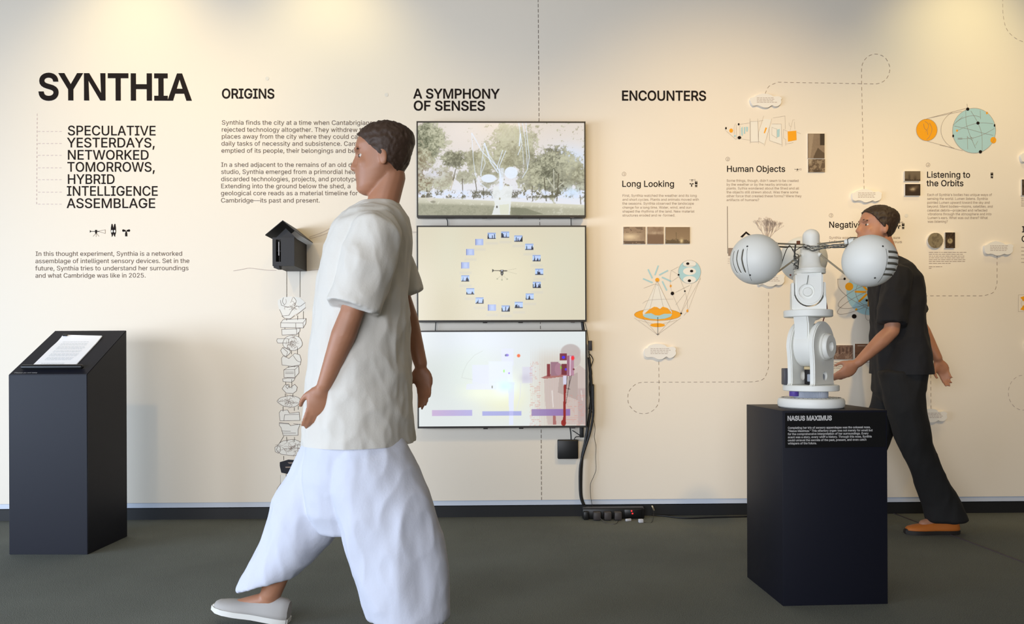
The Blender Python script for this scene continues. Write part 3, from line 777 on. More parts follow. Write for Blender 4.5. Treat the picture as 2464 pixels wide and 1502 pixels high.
wall_text('origins_paragraph', 'lower grey paragraph starting In a shed adjacent, above the small black model shed',
          [('In a shed adjacent to the remains of an old design', 531.5, 401.5, 885),
           ('studio, Synthia emerged from a primordial heap of', 531.5, 418.5, 882),
           ('discarded technologies, projects, and prototypes.', 531.5, 436, 874),
           ('Extending into the ground below the shed, a', 531, 453, 844),
           ('geological core reads as a material timeline for', 531, 470, 861),
           ('Cambridge\u2014its past and present.', 531, 487.5, 770)], 10.6, 'vinyl_soft')
wall_text('section_heading', 'two-line black heading A SYMPHONY OF SENSES above the top screen',
          [('A SYMPHONY', 994.5, 236.5, 1202), ('OF SENSES', 994.5, 265.5, 1168)], 22.5, H1, bold=0.8)
wall_text('section_heading', 'black heading ENCOUNTERS to the right of the screens',
          [('ENCOUNTERS', 1495, 241.5, 1700)], 23, H1, bold=0.8)
wall_text('story_heading', 'small black heading Long Looking under a circled number',
          [('Long Looking', 1496, 449.5, 1623)], 14.5, H1, bold=0.25)
wall_text('story_text', 'six faint small lines starting First, Synthia watched the weather, under Long Looking',
          [('First, Synthia watched the weather and its long', 1497.5, 473.5, 1677),
           ('and short cycles. Plants and animals moved with', 1497.5, 483, 1682),
           ('the seasons. Synthia observed the landscape', 1497.5, 492.5, 1670),
           ('change for a long time. Water, wind, and sun', 1497.5, 502, 1664),
           ('shaped the rhythms of the land. New material', 1497.5, 511.5, 1671),
           ('structures eroded and re-formed.', 1497.5, 521, 1625)], 5.8, 'vinyl_pale')
wall_text('story_heading', 'small black heading Human Objects beneath the orange-square diagram',
          [('Human Objects', 1748, 413.5, 1890)], 14.5, H1, bold=0.25)
wall_text('story_text', 'six faint small lines starting Some things, though, under Human Objects',
          [("Some things, though, didn't seem to be created", 1748, 437.5, 1922),
           ('by the weather or by the nearby animals or', 1748, 446.8, 1905),
           ('plants. Sythia wondered about the Shed and all', 1748, 456, 1923),
           ('the objects still strewn about. Was there some', 1748, 465.3, 1921),
           ('other force that created these forms? Were they', 1748, 474.6, 1929),
           ('artifacts of humans?', 1748, 484, 1827)], 5.8, 'vinyl_pale')
wall_text('story_heading', 'small black heading Negative Space above the right white sphere',
          [('Negative Space', 1994, 548, 2138)], 14.5, H1, bold=0.25)
wall_text('story_text', 'faint small text lines partly hidden behind the right white sphere',
          [('Synthia wondered about humans. They sure', 1995, 575, 2166),
           ('left a lot of things and various', 1995, 585, 2171),
           ('artifacts of her', 1995, 594, 2064)], 6.2, 'vinyl_pale')
wall_text('story_heading', 'small two-line black heading Listening to the Orbits under the blue disc',
          [('Listening to', 2229.5, 427.5, 2335), ('the Orbits', 2229.5, 448, 2319)], 14.5, H1, bold=0.25)
wall_text('story_text', 'eight faint small lines starting Each of Synthia\'s bodies, under Listening to the Orbits',
          [("Each of Synthia's bodies has unique ways of", 2231, 471.5, 2387),
           ('sensing the world. Lumen listens. Synthia', 2231, 481, 2377),
           ('pointed Lumen upward toward the sky and', 2231, 490.3, 2382),
           ('beyond. Silent bodies\u2014moons, satellites, and', 2231, 499.6, 2389),
           ('celestial debris\u2014projected and reflected', 2231, 509, 2376),
           ('vibrations through the atmosphere and into', 2232, 518, 2386),
           ("Lumen's ears. What was out there? What", 2232, 527, 2377),
           ('was listening?', 2232, 536, 2281)], 6.0, 'vinyl_pale')
wall_text('story_heading', 'cut-off black letters of a heading at the right edge',
          [('I', 2458.5, 559, None), ('C', 2457.5, 582, None)], 14.5, H1, bold=0.25)

# circled numbers
for cx, cy, ch, lab in [(1501.5, 419, '1', 'faint circled number above Long Looking'),
                        (1751, 383, '2', 'faint circled number above Human Objects'),
                        (1999.5, 518.5, '3', 'faint circled number above Negative Space'),
                        (2233, 397, '4', 'faint circled number above Listening to the Orbits')]:
    g = graphic('circled_number', lab, 'number', cx, cy,
                [('ring', 'line', [closed(ell(cx, cy, 4.6, n=20))], 'vinyl_pale', 0.7),
                 ('ring_gap', 'fill', [ell(cx, cy, 0.4, n=6)], 'vinyl_faint', 0)])
    wall_text('digit', None, [(ch, cx - 1.6, cy + 2.4, None)], 4.8, 'vinyl_pale', parent=g, off=0.0016)


# ------------------------------------------------------------------ rows of unreadable captions
def caption(name, label, rows, group=None, mk='vinyl_pale', seed=1, h=1.1):
    r = random.Random(seed); polys = []
    for x0, x1, y in rows:
        x = x0
        while x < x1 - 2:
            w = min(r.uniform(3, 11), x1 - x)
            polys.append([(x, y), (x + w, y), (x + w, y - h), (x, y - h)])
            x += w + 1.6
    return graphic(name, label, 'lettering', rows[0][0], rows[0][2], [('lines', 'fill', polys, mk, 0)], group)


caption('photo_caption', 'tiny caption lines under the round moon photo and dark print',
        [(2235, 2325, 608), (2235, 2317, 612.4), (2235, 2320, 616.8), (2235, 2320, 621.2), (2235, 2325, 625.6), (2235, 2323, 630), (2235, 2290, 634.4), (2235, 2267, 642.5), (2235, 2241, 646.5)], seed=2)
caption('photo_caption', 'tiny caption lines under the two brown photos beside the white robot',
        [(2001, 2092, 873), (2001, 2070, 877.5), (2001, 2066, 882), (2001, 2050, 886.5)], seed=3)
caption('photo_caption', 'tiny caption lines cut off at the right edge of the wall under a dark photo',
        [(2457, 2470, y) for y in (478, 482.5, 487, 491.5, 496)], seed=4)
caption('photo_caption', 'tiny caption lines cut off at the right edge below the clipped letters I and C', [(2457, 2470, y) for y in (596, 605, 614, 623, 632)], seed=5)

# ------------------------------------------------------------------ the three little device pictograms
def tripod_icon(cx, cy, k):
    P = lambda *q: [(cx + x * k, cy + y * k) for x, y in q]
    return [P((-15, -3), (-12, -1), (-12, 1), (-15, 3)), P((-12, -.6), (8, -1), (8, 1), (-12, .6)), P((-2.6, -3.5), (2.6, -3.5), (2.2, 4), (0, 8), (-2.2, 4))], \
           [P((0, 6), (0, 13)), P((-1, 5), (-7, 12)), P((1, 5), (7, 12)), P((8, -1), (22, -4)), P((8, 1), (22, 5)), P((22, -4), (22, 5))]


def rabbit_icon(cx, cy, k):
    P = lambda *q: [(cx + x * k, cy + y * k) for x, y in q]
    body = P((-4.5, -16), (-3, -17), (-1.8, -15), (0, -6.5), (1.8, -15), (3.2, -17), (4.8, -16), (6, -8), (6.4, 1), (5.6, 7), (4.5, 10), (4.2, 15), (2.2, 13),
             (1, 11), (0, 7), (-1.2, 11), (-2, 13), (-4, 15), (-4.2, 10), (-5.6, 6), (-6.4, 0), (-6, -8))
    eyes = [ell(cx - 3.3 * k, cy + 1.2 * k, 2 * k, 3.3 * k, 14), ell(cx + 3 * k, cy + 1.2 * k, 2 * k, 3.3 * k, 14)]
    return body, eyes


def mast_icon(cx, cy, k):
    P = lambda *q: [(cx + x * k, cy + y * k) for x, y in q]
    return [P((-2.4, 9), (-2.6, 2), (-1.2, -3), (1.2, -3), (2.6, 2), (2.8, 9)),
            P((-7.5, -8), (-1, -6), (-1, -2.5), (-7.5, -2.4)), P((7.5, -8), (1, -6), (1, -2.5), (7.5, -2.4)),
            ell(cx - 7 * k, cy - 5 * k, 2.6 * k, 3 * k, 12), ell(cx + 7 * k, cy - 5 * k, 2.6 * k, 3 * k, 12)]


def icon_set(label, items, mk='vinyl'):
    for kind, cx, cy, k in items:
        if kind == 't':
            f, l = tripod_icon(cx, cy, k)
            graphic('device_icon', 'little tripod telescope pictogram ' + label, 'icon', cx, cy,
                    [('icon_body', 'fill', f, mk, 0), ('icon_lines', 'line', l, 'vinyl_pale', 0.9 * max(k, .6))])
        elif kind == 'r':
            b_, e_ = rabbit_icon(cx, cy, k)
            graphic('device_icon', 'little black two-pronged pictogram with two eye holes ' + label, 'icon', cx, cy,
                    [('icon_body', 'fill', [b_], mk, 0), ('icon_eye', 'fill', e_, 'white', 0)])
        else:
            graphic('device_icon', 'little black mast pictogram with two side lobes ' + label, 'icon', cx, cy,
                    [('icon_body', 'fill', mast_icon(cx, cy, k), mk, 0)])


icon_set('under the word ASSEMBLAGE', [('t', 231.3, 557, 1), ('r', 273, 555.5, 1), ('m', 303.7, 560, 1)])
icon_set('right of Long Looking', [('t', 1665, 433, .36), ('m', 1664, 445, .5), ('r', 1675, 444, .5)])
icon_set('right of Human Objects', [('t', 1918.5, 407.5, .42)])
icon_set('right of Negative Space', [('t', 2164, 535, .36), ('m', 2162, 546, .5), ('r', 2173, 545, .5)])
icon_set('right of Listening to the Orbits', [('r', 2386.5, 423, .5)])

# ------------------------------------------------------------------ dashed paths
def dashed(label, lines, mk='vinyl_faint', w=1.2, dash=(8, 7), name='dashed_line'):
    p = lines[0][0]
    return graphic(name, label, 'line', p[0], p[1], [('dashes', 'line', lines, mk, w, dash)])


dashed('vertical dashed dark line passing behind the three screens', [[(1294.5, -40), (1297, 290), (1303, 1203)]], 'vinyl_soft', 1.3, (7.5, 5))
dashed('dashed loop below the cloud under the volcano diagram, running right to the robot',
       [[(1585, 870), (1586, 950)] + ell(1548, 958, 38, 38, 18, 0, 270) + [(1548, 920), (1815, 919)] + ell(1815, 885, 34, 34, 8, 90, 0)[0:0] + curve([(1815, 919), (1838, 911), (1849, 885)], 5) + [(1849, 700)]], 'vinyl_pale', 1.1)
dashed('dashed path curling from the cloud above Human Objects to the cloud above Negative Space',
       [curve([(1841, 226), (1850, 208), (1872, 198)], 4) + [(2040, 201), (2105, 202)] + [(2107 + 34 * math.sin(t), 166 + 36 * math.cos(t)) for t in [k * PI * 1.5 / 16 for k in range(17)]] + [(2073, 200), (2079, 456)]], 'vinyl_pale', 1.1)
dashed('dashed path dropping from the rightmost cloud and turning left behind the walker in black',
       [[(2399, 616), (2399, 680)] + curve([(2399, 680), (2391, 703), (2366, 712)], 5) + [(2150, 712)]], 'vinyl_pale', 1.1)
dashed('dashed path rising from the lowest cloud at right', [[(2240, 984), (2239, 890)] + curve([(2239, 890), (2228, 858), (2200, 845)], 5) + [(2120, 845)]], 'vinyl_pale', 1.1)
dashed('faint dashed circle arc at the right edge of the wall', [ell(2462, 945, 36, 42, 16, 80, 280)], 'vinyl_faint', 1.1)
dashed('faint dashed arc in the top right corner of the wall', [curve([(2413, -20), (2413, 30), (2422, 70), (2448, 95), (2475, 103)], 6)], 'vinyl_faint', 1.1)
dashed('faint pink dotted bracket left of the SPECULATIVE YESTERDAYS lines',
       [[(89.5, 274), (88, 491)]] + [[(92, y), (148, y)] for y in (316.5, 345.5, 374, 404, 432.5, 462.5, 491.5)], 'vinyl_pink', 1.5, (4.5, 5.5))
# filled screw spots
for x, y, l in [(643, 189, 'pale round filler spot above the heading ORIGINS'), (930, 228, 'pale round filler spot left of the heading A SYMPHONY'),
                (2181, 519, 'pale round filler spot above the right end of Negative Space')]:
    graphic('filler_spot', l, 'mark', x, y, [('spot', 'fill', [ell(x, y, 4.5, n=16)], 'card', 0)])

# ------------------------------------------------------------------ diagrams
# spinning-top volcano diagram with a blue disc of eyes
DX, DY = 1480, 600
Z = lambda *q: [(DX + x / 3.575, DY + y / 3.575) for x, y in q]
bars = []
for (x0, y0, x1, y1) in [(283, 172, 320, 250), (372, 140, 342, 222), (455, 182, 378, 222), (240, 253, 323, 288), (402, 240, 484, 277), (405, 275, 444, 355)]:
    dx, dy = x1 - x0, y1 - y0; L = math.hypot(dx, dy); nx, ny = -dy / L * 6, dx / L * 6
    bars.append(Z((x0 + nx, y0 + ny), (x1 + nx, y1 + ny), (x1 - nx, y1 - ny), (x0 - nx, y0 - ny)))
zp = lambda x, y: (DX + x / 3.575, DY + y / 3.575)
E_ = lambda x, y, rx, ry=None, **k: ell(DX + x / 3.575, DY + y / 3.575, rx / 3.575, (ry or rx) / 3.575, **k)
graphic('volcano_diagram', 'orange spinning-top diagram with a white cone and blue rays, left of the robot', 'diagram', 1600, 715, [
    ('orange_shape', 'fill', [E_(365, 563, 200, 50), E_(365, 653, 64, 17, n=20)], 'orange', 0),
    ('blue_shape', 'fill', [E_(640, 195, 96, 100)] + bars, 'blue', 0),
    ('white_shape', 'fill', [Z((360, 268), (490, 540), (480, 575), (420, 598), (365, 604), (305, 598), (245, 575), (236, 545)),
                            E_(640, 125, 56, 30, n=20), E_(640, 190, 56, 32, n=20), E_(640, 262, 56, 32, n=20)], 'white', 0),
    ('blue_sea', 'fill', [Z((236, 568), (265, 555), (310, 550), (345, 568), (380, 570), (420, 555), (492, 558), (478, 580), (425, 598), (365, 603), (300, 598), (255, 585))], 'blue', 0),
    ('orange_shape', 'fill', [Z((250, 556), (290, 520), (335, 495), (360, 498), (385, 514), (410, 494), (450, 506), (482, 540), (486, 555), (420, 555), (380, 570), (345, 568), (310, 550)),
                                  E_(362, 264, 18, n=16), E_(477, 316, 8, 12, n=10), E_(621, 530, 9, 13, n=10)], 'orange', 0),
    ('linework', 'line', [Z((360, 270), (236, 545)), Z((360, 270), (492, 545)), Z((360, 270), (298, 515)), Z((360, 270), (413, 492)),
                          closed(E_(365, 563, 201, 51)), Z((165, 590), (364, 735), (565, 590)), Z((236, 590), (364, 735), (492, 590)), Z((200, 610), (320, 640)), Z((530, 610), (410, 640)),
                          closed(E_(640, 195, 97, 101)), Z((545, 150), (480, 185), (472, 240), (475, 320), (490, 380), (565, 550)), Z((480, 180), (545, 220), (600, 360), (620, 440), (621, 525)),
                          Z((565, 550), (735, 250)), Z((565, 550), (660, 300)), Z((490, 275), (545, 235)), Z((520, 480), (600, 380)), Z((621, 540), (735, 240)), Z((590, 570), (612, 545)),
                          curve(Z((245, 335), (290, 318), (340, 300), (372, 312)), 4), curve(Z((236, 465), (280, 440), (365, 432), (500, 428)), 4), Z((580, 145), (700, 145)), Z((520, 370), (640, 310))],
     'vinyl_pale', 0.4),
    ('black_dot', 'fill', [E_(492, 380, 15, n=14), E_(624, 124, 14, 11, n=14), E_(657, 188, 14, 11, n=14), E_(638, 271, 14, 12, n=14), E_(545, 220, 8, n=10), E_(599, 360, 7, n=10), E_(567, 552, 8, n=10), E_(366, 590, 4, n=8)], 'vinyl', 0),
    ('spindle', 'line', [Z((366, 590), (367, 742)), Z((355, 731), (380, 731))], 'vinyl', 0.8),
])
# exploded panels diagram with orange square
DX2, DY2, K2 = 1740, 250, 12.32
Y2 = lambda *q: [(DX2 + x / K2, DY2 + y / K2) for x, y in q]
E2 = lambda x, y, rx, ry=None, **k: ell(DX2 + x / K2, DY2 + y / K2, rx / K2, (ry or rx) / K2, **k)
graphic('panel_diagram', 'exploded diagram of pale panels ending in an orange square, above Human Objects', 'diagram', 1832, 312, [
    ('white_panel', 'fill', [Y2((800, 525), (1025, 520), (1045, 1125), (810, 1135)), Y2((1210, 440), (1435, 470), (1320, 860), (1215, 1195), (1045, 1110), (1050, 850)),
                              Y2((1440, 600), (1720, 600), (1735, 1200), (1375, 1090), (1375, 730))], 'white', 0),
    ('orange_shape', 'fill', [Y2((1910, 820), (2165, 795), (2175, 1075), (1920, 1120)), E2(235, 795, 55, 62, n=18), Y2((1255, 700), (1300, 715), (1235, 875), (1200, 870))], 'orange', 0),
    ('blue_bar', 'fill', [Y2((530, 715), (575, 680), (580, 945), (540, 930)), Y2((612, 690), (655, 690), (650, 890), (615, 880)), Y2((680, 680), (735, 690), (725, 825), (685, 815)),
                           Y2((1590, 770), (1675, 745), (1670, 965), (1595, 1000)), E2(345, 950, 30, n=12)], 'blue', 0),
    ('linework', 'line', [closed(Y2((800, 525), (1025, 520), (1045, 1125), (810, 1135))), Y2((790, 440), (800, 1180)), Y2((1020, 440), (1045, 1180)), Y2((1200, 360), (1050, 830), (1045, 1110), (1215, 1200)),
                          Y2((1440, 440), (1220, 1250)), Y2((1440, 600), (1720, 600), (1745, 1270)), Y2((1360, 700), (1375, 1090), (1735, 1220)), Y2((1480, 420), (1830, 360), (1840, 750)),
                          Y2((1780, 770), (1790, 1020), (1855, 1060), (1850, 1240)), closed(Y2((1440, 700), (1590, 750), (1590, 1020), (1440, 920))), Y2((1780, 760), (1910, 820)),
                          Y2((490, 610), (790, 565)), Y2((540, 1040), (790, 1080)), Y2((1050, 515), (1180, 490)), Y2((60, 780), (380, 1060)), Y2((380, 620), (400, 1060)), Y2((490, 640), (495, 960)),
                          curve(Y2((370, 580), (320, 700), (330, 900)), 4), Y2((1980, 800), (2060, 480), (2120, 480)), Y2((2120, 760), (2110, 540)), curve(Y2((1950, 560), (1960, 640), (2010, 680)), 4),
                          Y2((2180, 840), (2300, 890)), Y2((1870, 1190), (2080, 1150))], 'vinyl_pale', 0.36),
    ('black_dot', 'fill', [E2(80, 725, 24, 38, n=10), E2(458, 608, 26, 34, n=10), E2(478, 1005, 54, 46, n=16)], 'vinyl', 0),
])
# orbit diagram
DX3, DY3, K3 = 2190, 240, 10.713
Y3 = lambda *q: [(DX3 + x / K3, DY3 + y / K3) for x, y in q]
E3 = lambda x, y, rx, ry=None, **k: ell(DX3 + x / K3, DY3 + y / K3, rx / K3, (ry or rx) / K3, **k)
graphic('orbit_diagram', 'orange disc beside a larger pale blue disc with orbit lines, above Listening to the Orbits', 'diagram', 2300, 314, [
    ('orange_disc', 'fill', [E3(425, 780, 268, 278)], 'orange', 0),
    ('blue_disc', 'fill', [E3(1645, 800, 552, 575, n=44)], 'blue', 0),
    ('orange_moon', 'fill', [E3(2140, 1045, 76, 82, n=18), E3(1205, 800, 26, 30, n=10), E3(1975, 345, 26, 34, n=10)], 'orange', 0),
    ('linework', 'line', [Y3((425, 490), (1430, 225)), Y3((500, 470), (1330, 300)), Y3((440, 1070), (1350, 1320)), Y3((760, 1170), (1130, 1250)), E3(1480, 780, 690, 560, n=30, a0=120, a1=235),
                          closed(E3(1645, 800, 556, 580, n=44)), closed(E3(425, 780, 272, 282)), curve(Y3((1430, 260), (1440, 600), (1530, 900), (1680, 1250)), 6), curve(Y3((1560, 290), (1740, 600), (1840, 900), (1850, 1320)), 6),
                          curve(Y3((1100, 660), (1300, 500), (1600, 410), (1800, 450)), 6), curve(Y3((1170, 590), (1350, 440)), 3), curve(Y3((1130, 680), (1500, 760), (1900, 870), (2130, 920)), 5),
                          curve(Y3((1210, 800), (1500, 670), (1800, 600), (2130, 620)), 5), curve(Y3((2170, 740), (1900, 890), (1600, 990), (1230, 1010)), 5), curve(Y3((1800, 280), (1810, 500)), 2),
                          Y3((1470, 940), (1480, 1280)), Y3((1460, 960), (1610, 1050)), Y3((1540, 950), (1620, 1010)), Y3((1680, 1180), (1740, 1070)), Y3((1220, 990), (1340, 990)), Y3((1220, 1020), (1340, 1020)),
                          curve(Y3((340, 620), (370, 740), (420, 780), (390, 830)), 4), curve(Y3((380, 560), (470, 640), (440, 800), (450, 900)), 4), curve(Y3((500, 600), (560, 760), (500, 940), (420, 1030)), 4),
                          Y3((1475, 200), (1460, 110))], 'vinyl_pale', 0.6),
    ('black_dot', 'fill', [E3(1478, 245, 42, n=14), E3(1742, 605, 42, 40, n=14), E3(1806, 1345, 42, n=14), E3(1104, 935, 22, 36, n=10), E3(2170, 665, 20, 38, n=10)], 'vinyl', 0),
])
# wheel diagram
DX4, DY4, K4 = 1980, 640, 5.777
Y4 = lambda *q: [(DX4 + x / K4, DY4 + y / K4) for x, y in q]
E4 = lambda x, y, rx, ry=None, **k: ell(DX4 + x / K4, DY4 + y / K4, rx / K4, (ry or rx) / K4, **k)
spokes = []
for k in range(8):
    a = math.radians(45 * k + 2)
    c_, s_ = math.cos(a), math.sin(a); cx, cy = 640, 365
    spokes.append(Y4((cx + c_ * 38 - s_ * 14, cy + s_ * 38 + c_ * 14), (cx + c_ * 190 - s_ * 14, cy + s_ * 190 + c_ * 14), (cx + c_ * 205, cy + s_ * 205), (cx + c_ * 190 + s_ * 14, cy + s_ * 190 - c_ * 14), (cx + c_ * 38 + s_ * 14, cy + s_ * 38 - c_ * 14)))
graphic('wheel_diagram', 'pale blue disc with an orange spoked wheel, below the right white sphere of the robot', 'diagram', 2090, 705, [
    ('blue_disc', 'fill', [E4(640, 365, 312, 318, n=40)], 'blue', 0),
    ('orange_piece', 'fill', spokes + [E4(365, 288, 56, n=20), E4(765, 735, 60, n=20), E4(463, 606, 17, n=12)], 'orange', 0),
    ('linework', 'line', [closed(E4(640, 365, 185, 190, n=30)), closed(E4(650, 380, 470, 130, n=40, rot=-22)), closed(E4(560, 480, 400, 90, n=40, rot=-26)), curve(Y4((205, 180), (230, 320), (420, 480), (760, 665)), 6), closed(E4(690, 600, 80, 170, n=30, rot=25)),
                          Y4((200, 185), (300, 185)), Y4((770, 660), (870, 360))], 'vinyl_pale', 0.8),
    ('black_dot', 'fill', [E4(433, 702, 33, 31, n=16), E4(607, 480, 17, n=12), E4(300, 180, 15, 18, n=12), E4(752, 640, 11, n=10), E4(813, 398, 9, n=10)], 'vinyl', 0),
])
# part of one more diagram at the right border
graphic('star_diagram', 'part of an orange star diagram in a thin box, cut off by the right edge', 'diagram', 2462, 730, [
    ('orange_star', 'fill', [[(2455, 716), (2466, 712), (2480, 712), (2472, 722), (2462, 725)], [(2455, 745), (2466, 748), (2480, 748), (2470, 735), (2462, 735)]], 'orange', 0),
    ('linework', 'line', [[(2480, 708), (2450, 710), (2450, 750), (2480, 750)], closed(ell(2466, 730, 9, 10, 16))], 'vinyl_pale', 0.4)])
# shed-and-tree drawing
tree = []
def branch(x, y, a, L, d):
    x1, y1 = x + L * math.cos(a), y - L * math.sin(a)
    tree.append((d, [(x, y), (x1, y1)]))
    if d > 0:
        for k in range(3 if d > 2 else 2):
            branch(x1, y1, a * .75 + 1.5708 * .25 + rnd.uniform(-.5, .5), L * rnd.uniform(.55, .75), d - 1)
for a in (1.3, 1.5, 1.62, 1.78):
    branch(1845 + (a - 1.5) * 8, 600, a, 27, 5)
graphic('landscape_drawing', 'faint drawing of a bare tree and small shed behind the left white sphere', 'drawing', 1843, 560, [
    ('frame_line', 'line', [[(1750, 497), (1751, 610)]], 'vinyl_soft', 1.2),
    ('tree_branches', 'line', [l for d, l in tree if d <= 2], 'vinyl_faint', 0.4),
    ('tree_limbs', 'line', [l for d, l in tree if d > 2], 'vinyl_faint', 1.0),
    ('ground', 'fill', [[(1752, 597), (1800, 597), (1800, 616), (1752, 616)]], 'vinyl_pale', 0),
    ('shed_roof', 'fill', [[(1781, 570), (1795, 557), (1806, 566), (1800, 566), (1795, 562), (1786, 572)]], 'vinyl', 0)])
caption('photo_caption', 'tiny faint caption lines left of the left white sphere', [(1751, 1766, 624), (1751, 1764, 629), (1751, 1766, 634)], mk='vinyl_faint', seed=9)

# telegraph pole drawing
graphic('pole_drawing', 'thin grey telegraph pole drawing with wires, behind the person in white', 'drawing', 828, 600, [
    ('pole', 'line', [[(828, 516), (828, 645)], [(818, 529), (838, 529)], [(820, 534), (836, 534)]], 'vinyl_soft', 1.6),
    ('wires', 'line', [curve([(744, 571), (785, 555), (819, 531)], 6), curve([(744, 575), (790, 560), (820, 536)], 6), curve([(838, 531), (900, 550), (950, 557), (1002, 558)], 6), curve([(838, 534), (900, 556), (950, 564), (1002, 560)], 6)], 'vinyl_faint', 0.9),
    ('ground_line', 'line', [curve([(562, 652), (585, 648), (602, 645.5), (640, 650), (664, 651)], 4), curve([(744, 651), (780, 648), (850, 646), (880, 652)], 4)], 'vinyl_faint', 1.2)])

# ------------------------------------------------------------------ the core drawing
def blob(cx, cy, rx, ry, amp, n, seed):
    r = random.Random(seed); ph = [r.uniform(0, 6.28) for _ in range(4)]
    return [(cx + (rx * (1 + amp * (math.sin(3 * a + ph[0]) + .6 * math.sin(5 * a + ph[1]) + .5 * math.sin(9 * a + ph[2])))) * math.cos(a),
             cy + (ry * (1 + amp * (math.sin(3 * a + ph[1]) + .6 * math.sin(7 * a + ph[3])))) * math.sin(a)) for a in [2 * PI * k / n for k in range(n)]]


def cracks(cx, cy, rx, ry, n, seed):
    r = random.Random(seed); out = []
    for k in range(n):
        a = r.uniform(0, 6.28); q = r.uniform(.1, .8)
        x, y = cx + rx * q * math.cos(a), cy + ry * q * math.sin(a); p = [(x, y)]
        b_ = r.uniform(0, 6.28)
        for j in range(r.randint(2, 4)):
            b_ += r.uniform(-.8, .8); x += rx * .16 * math.cos(b_); y += ry * .2 * math.sin(b_); p.append((x, y))
        out.append(p)
    return out


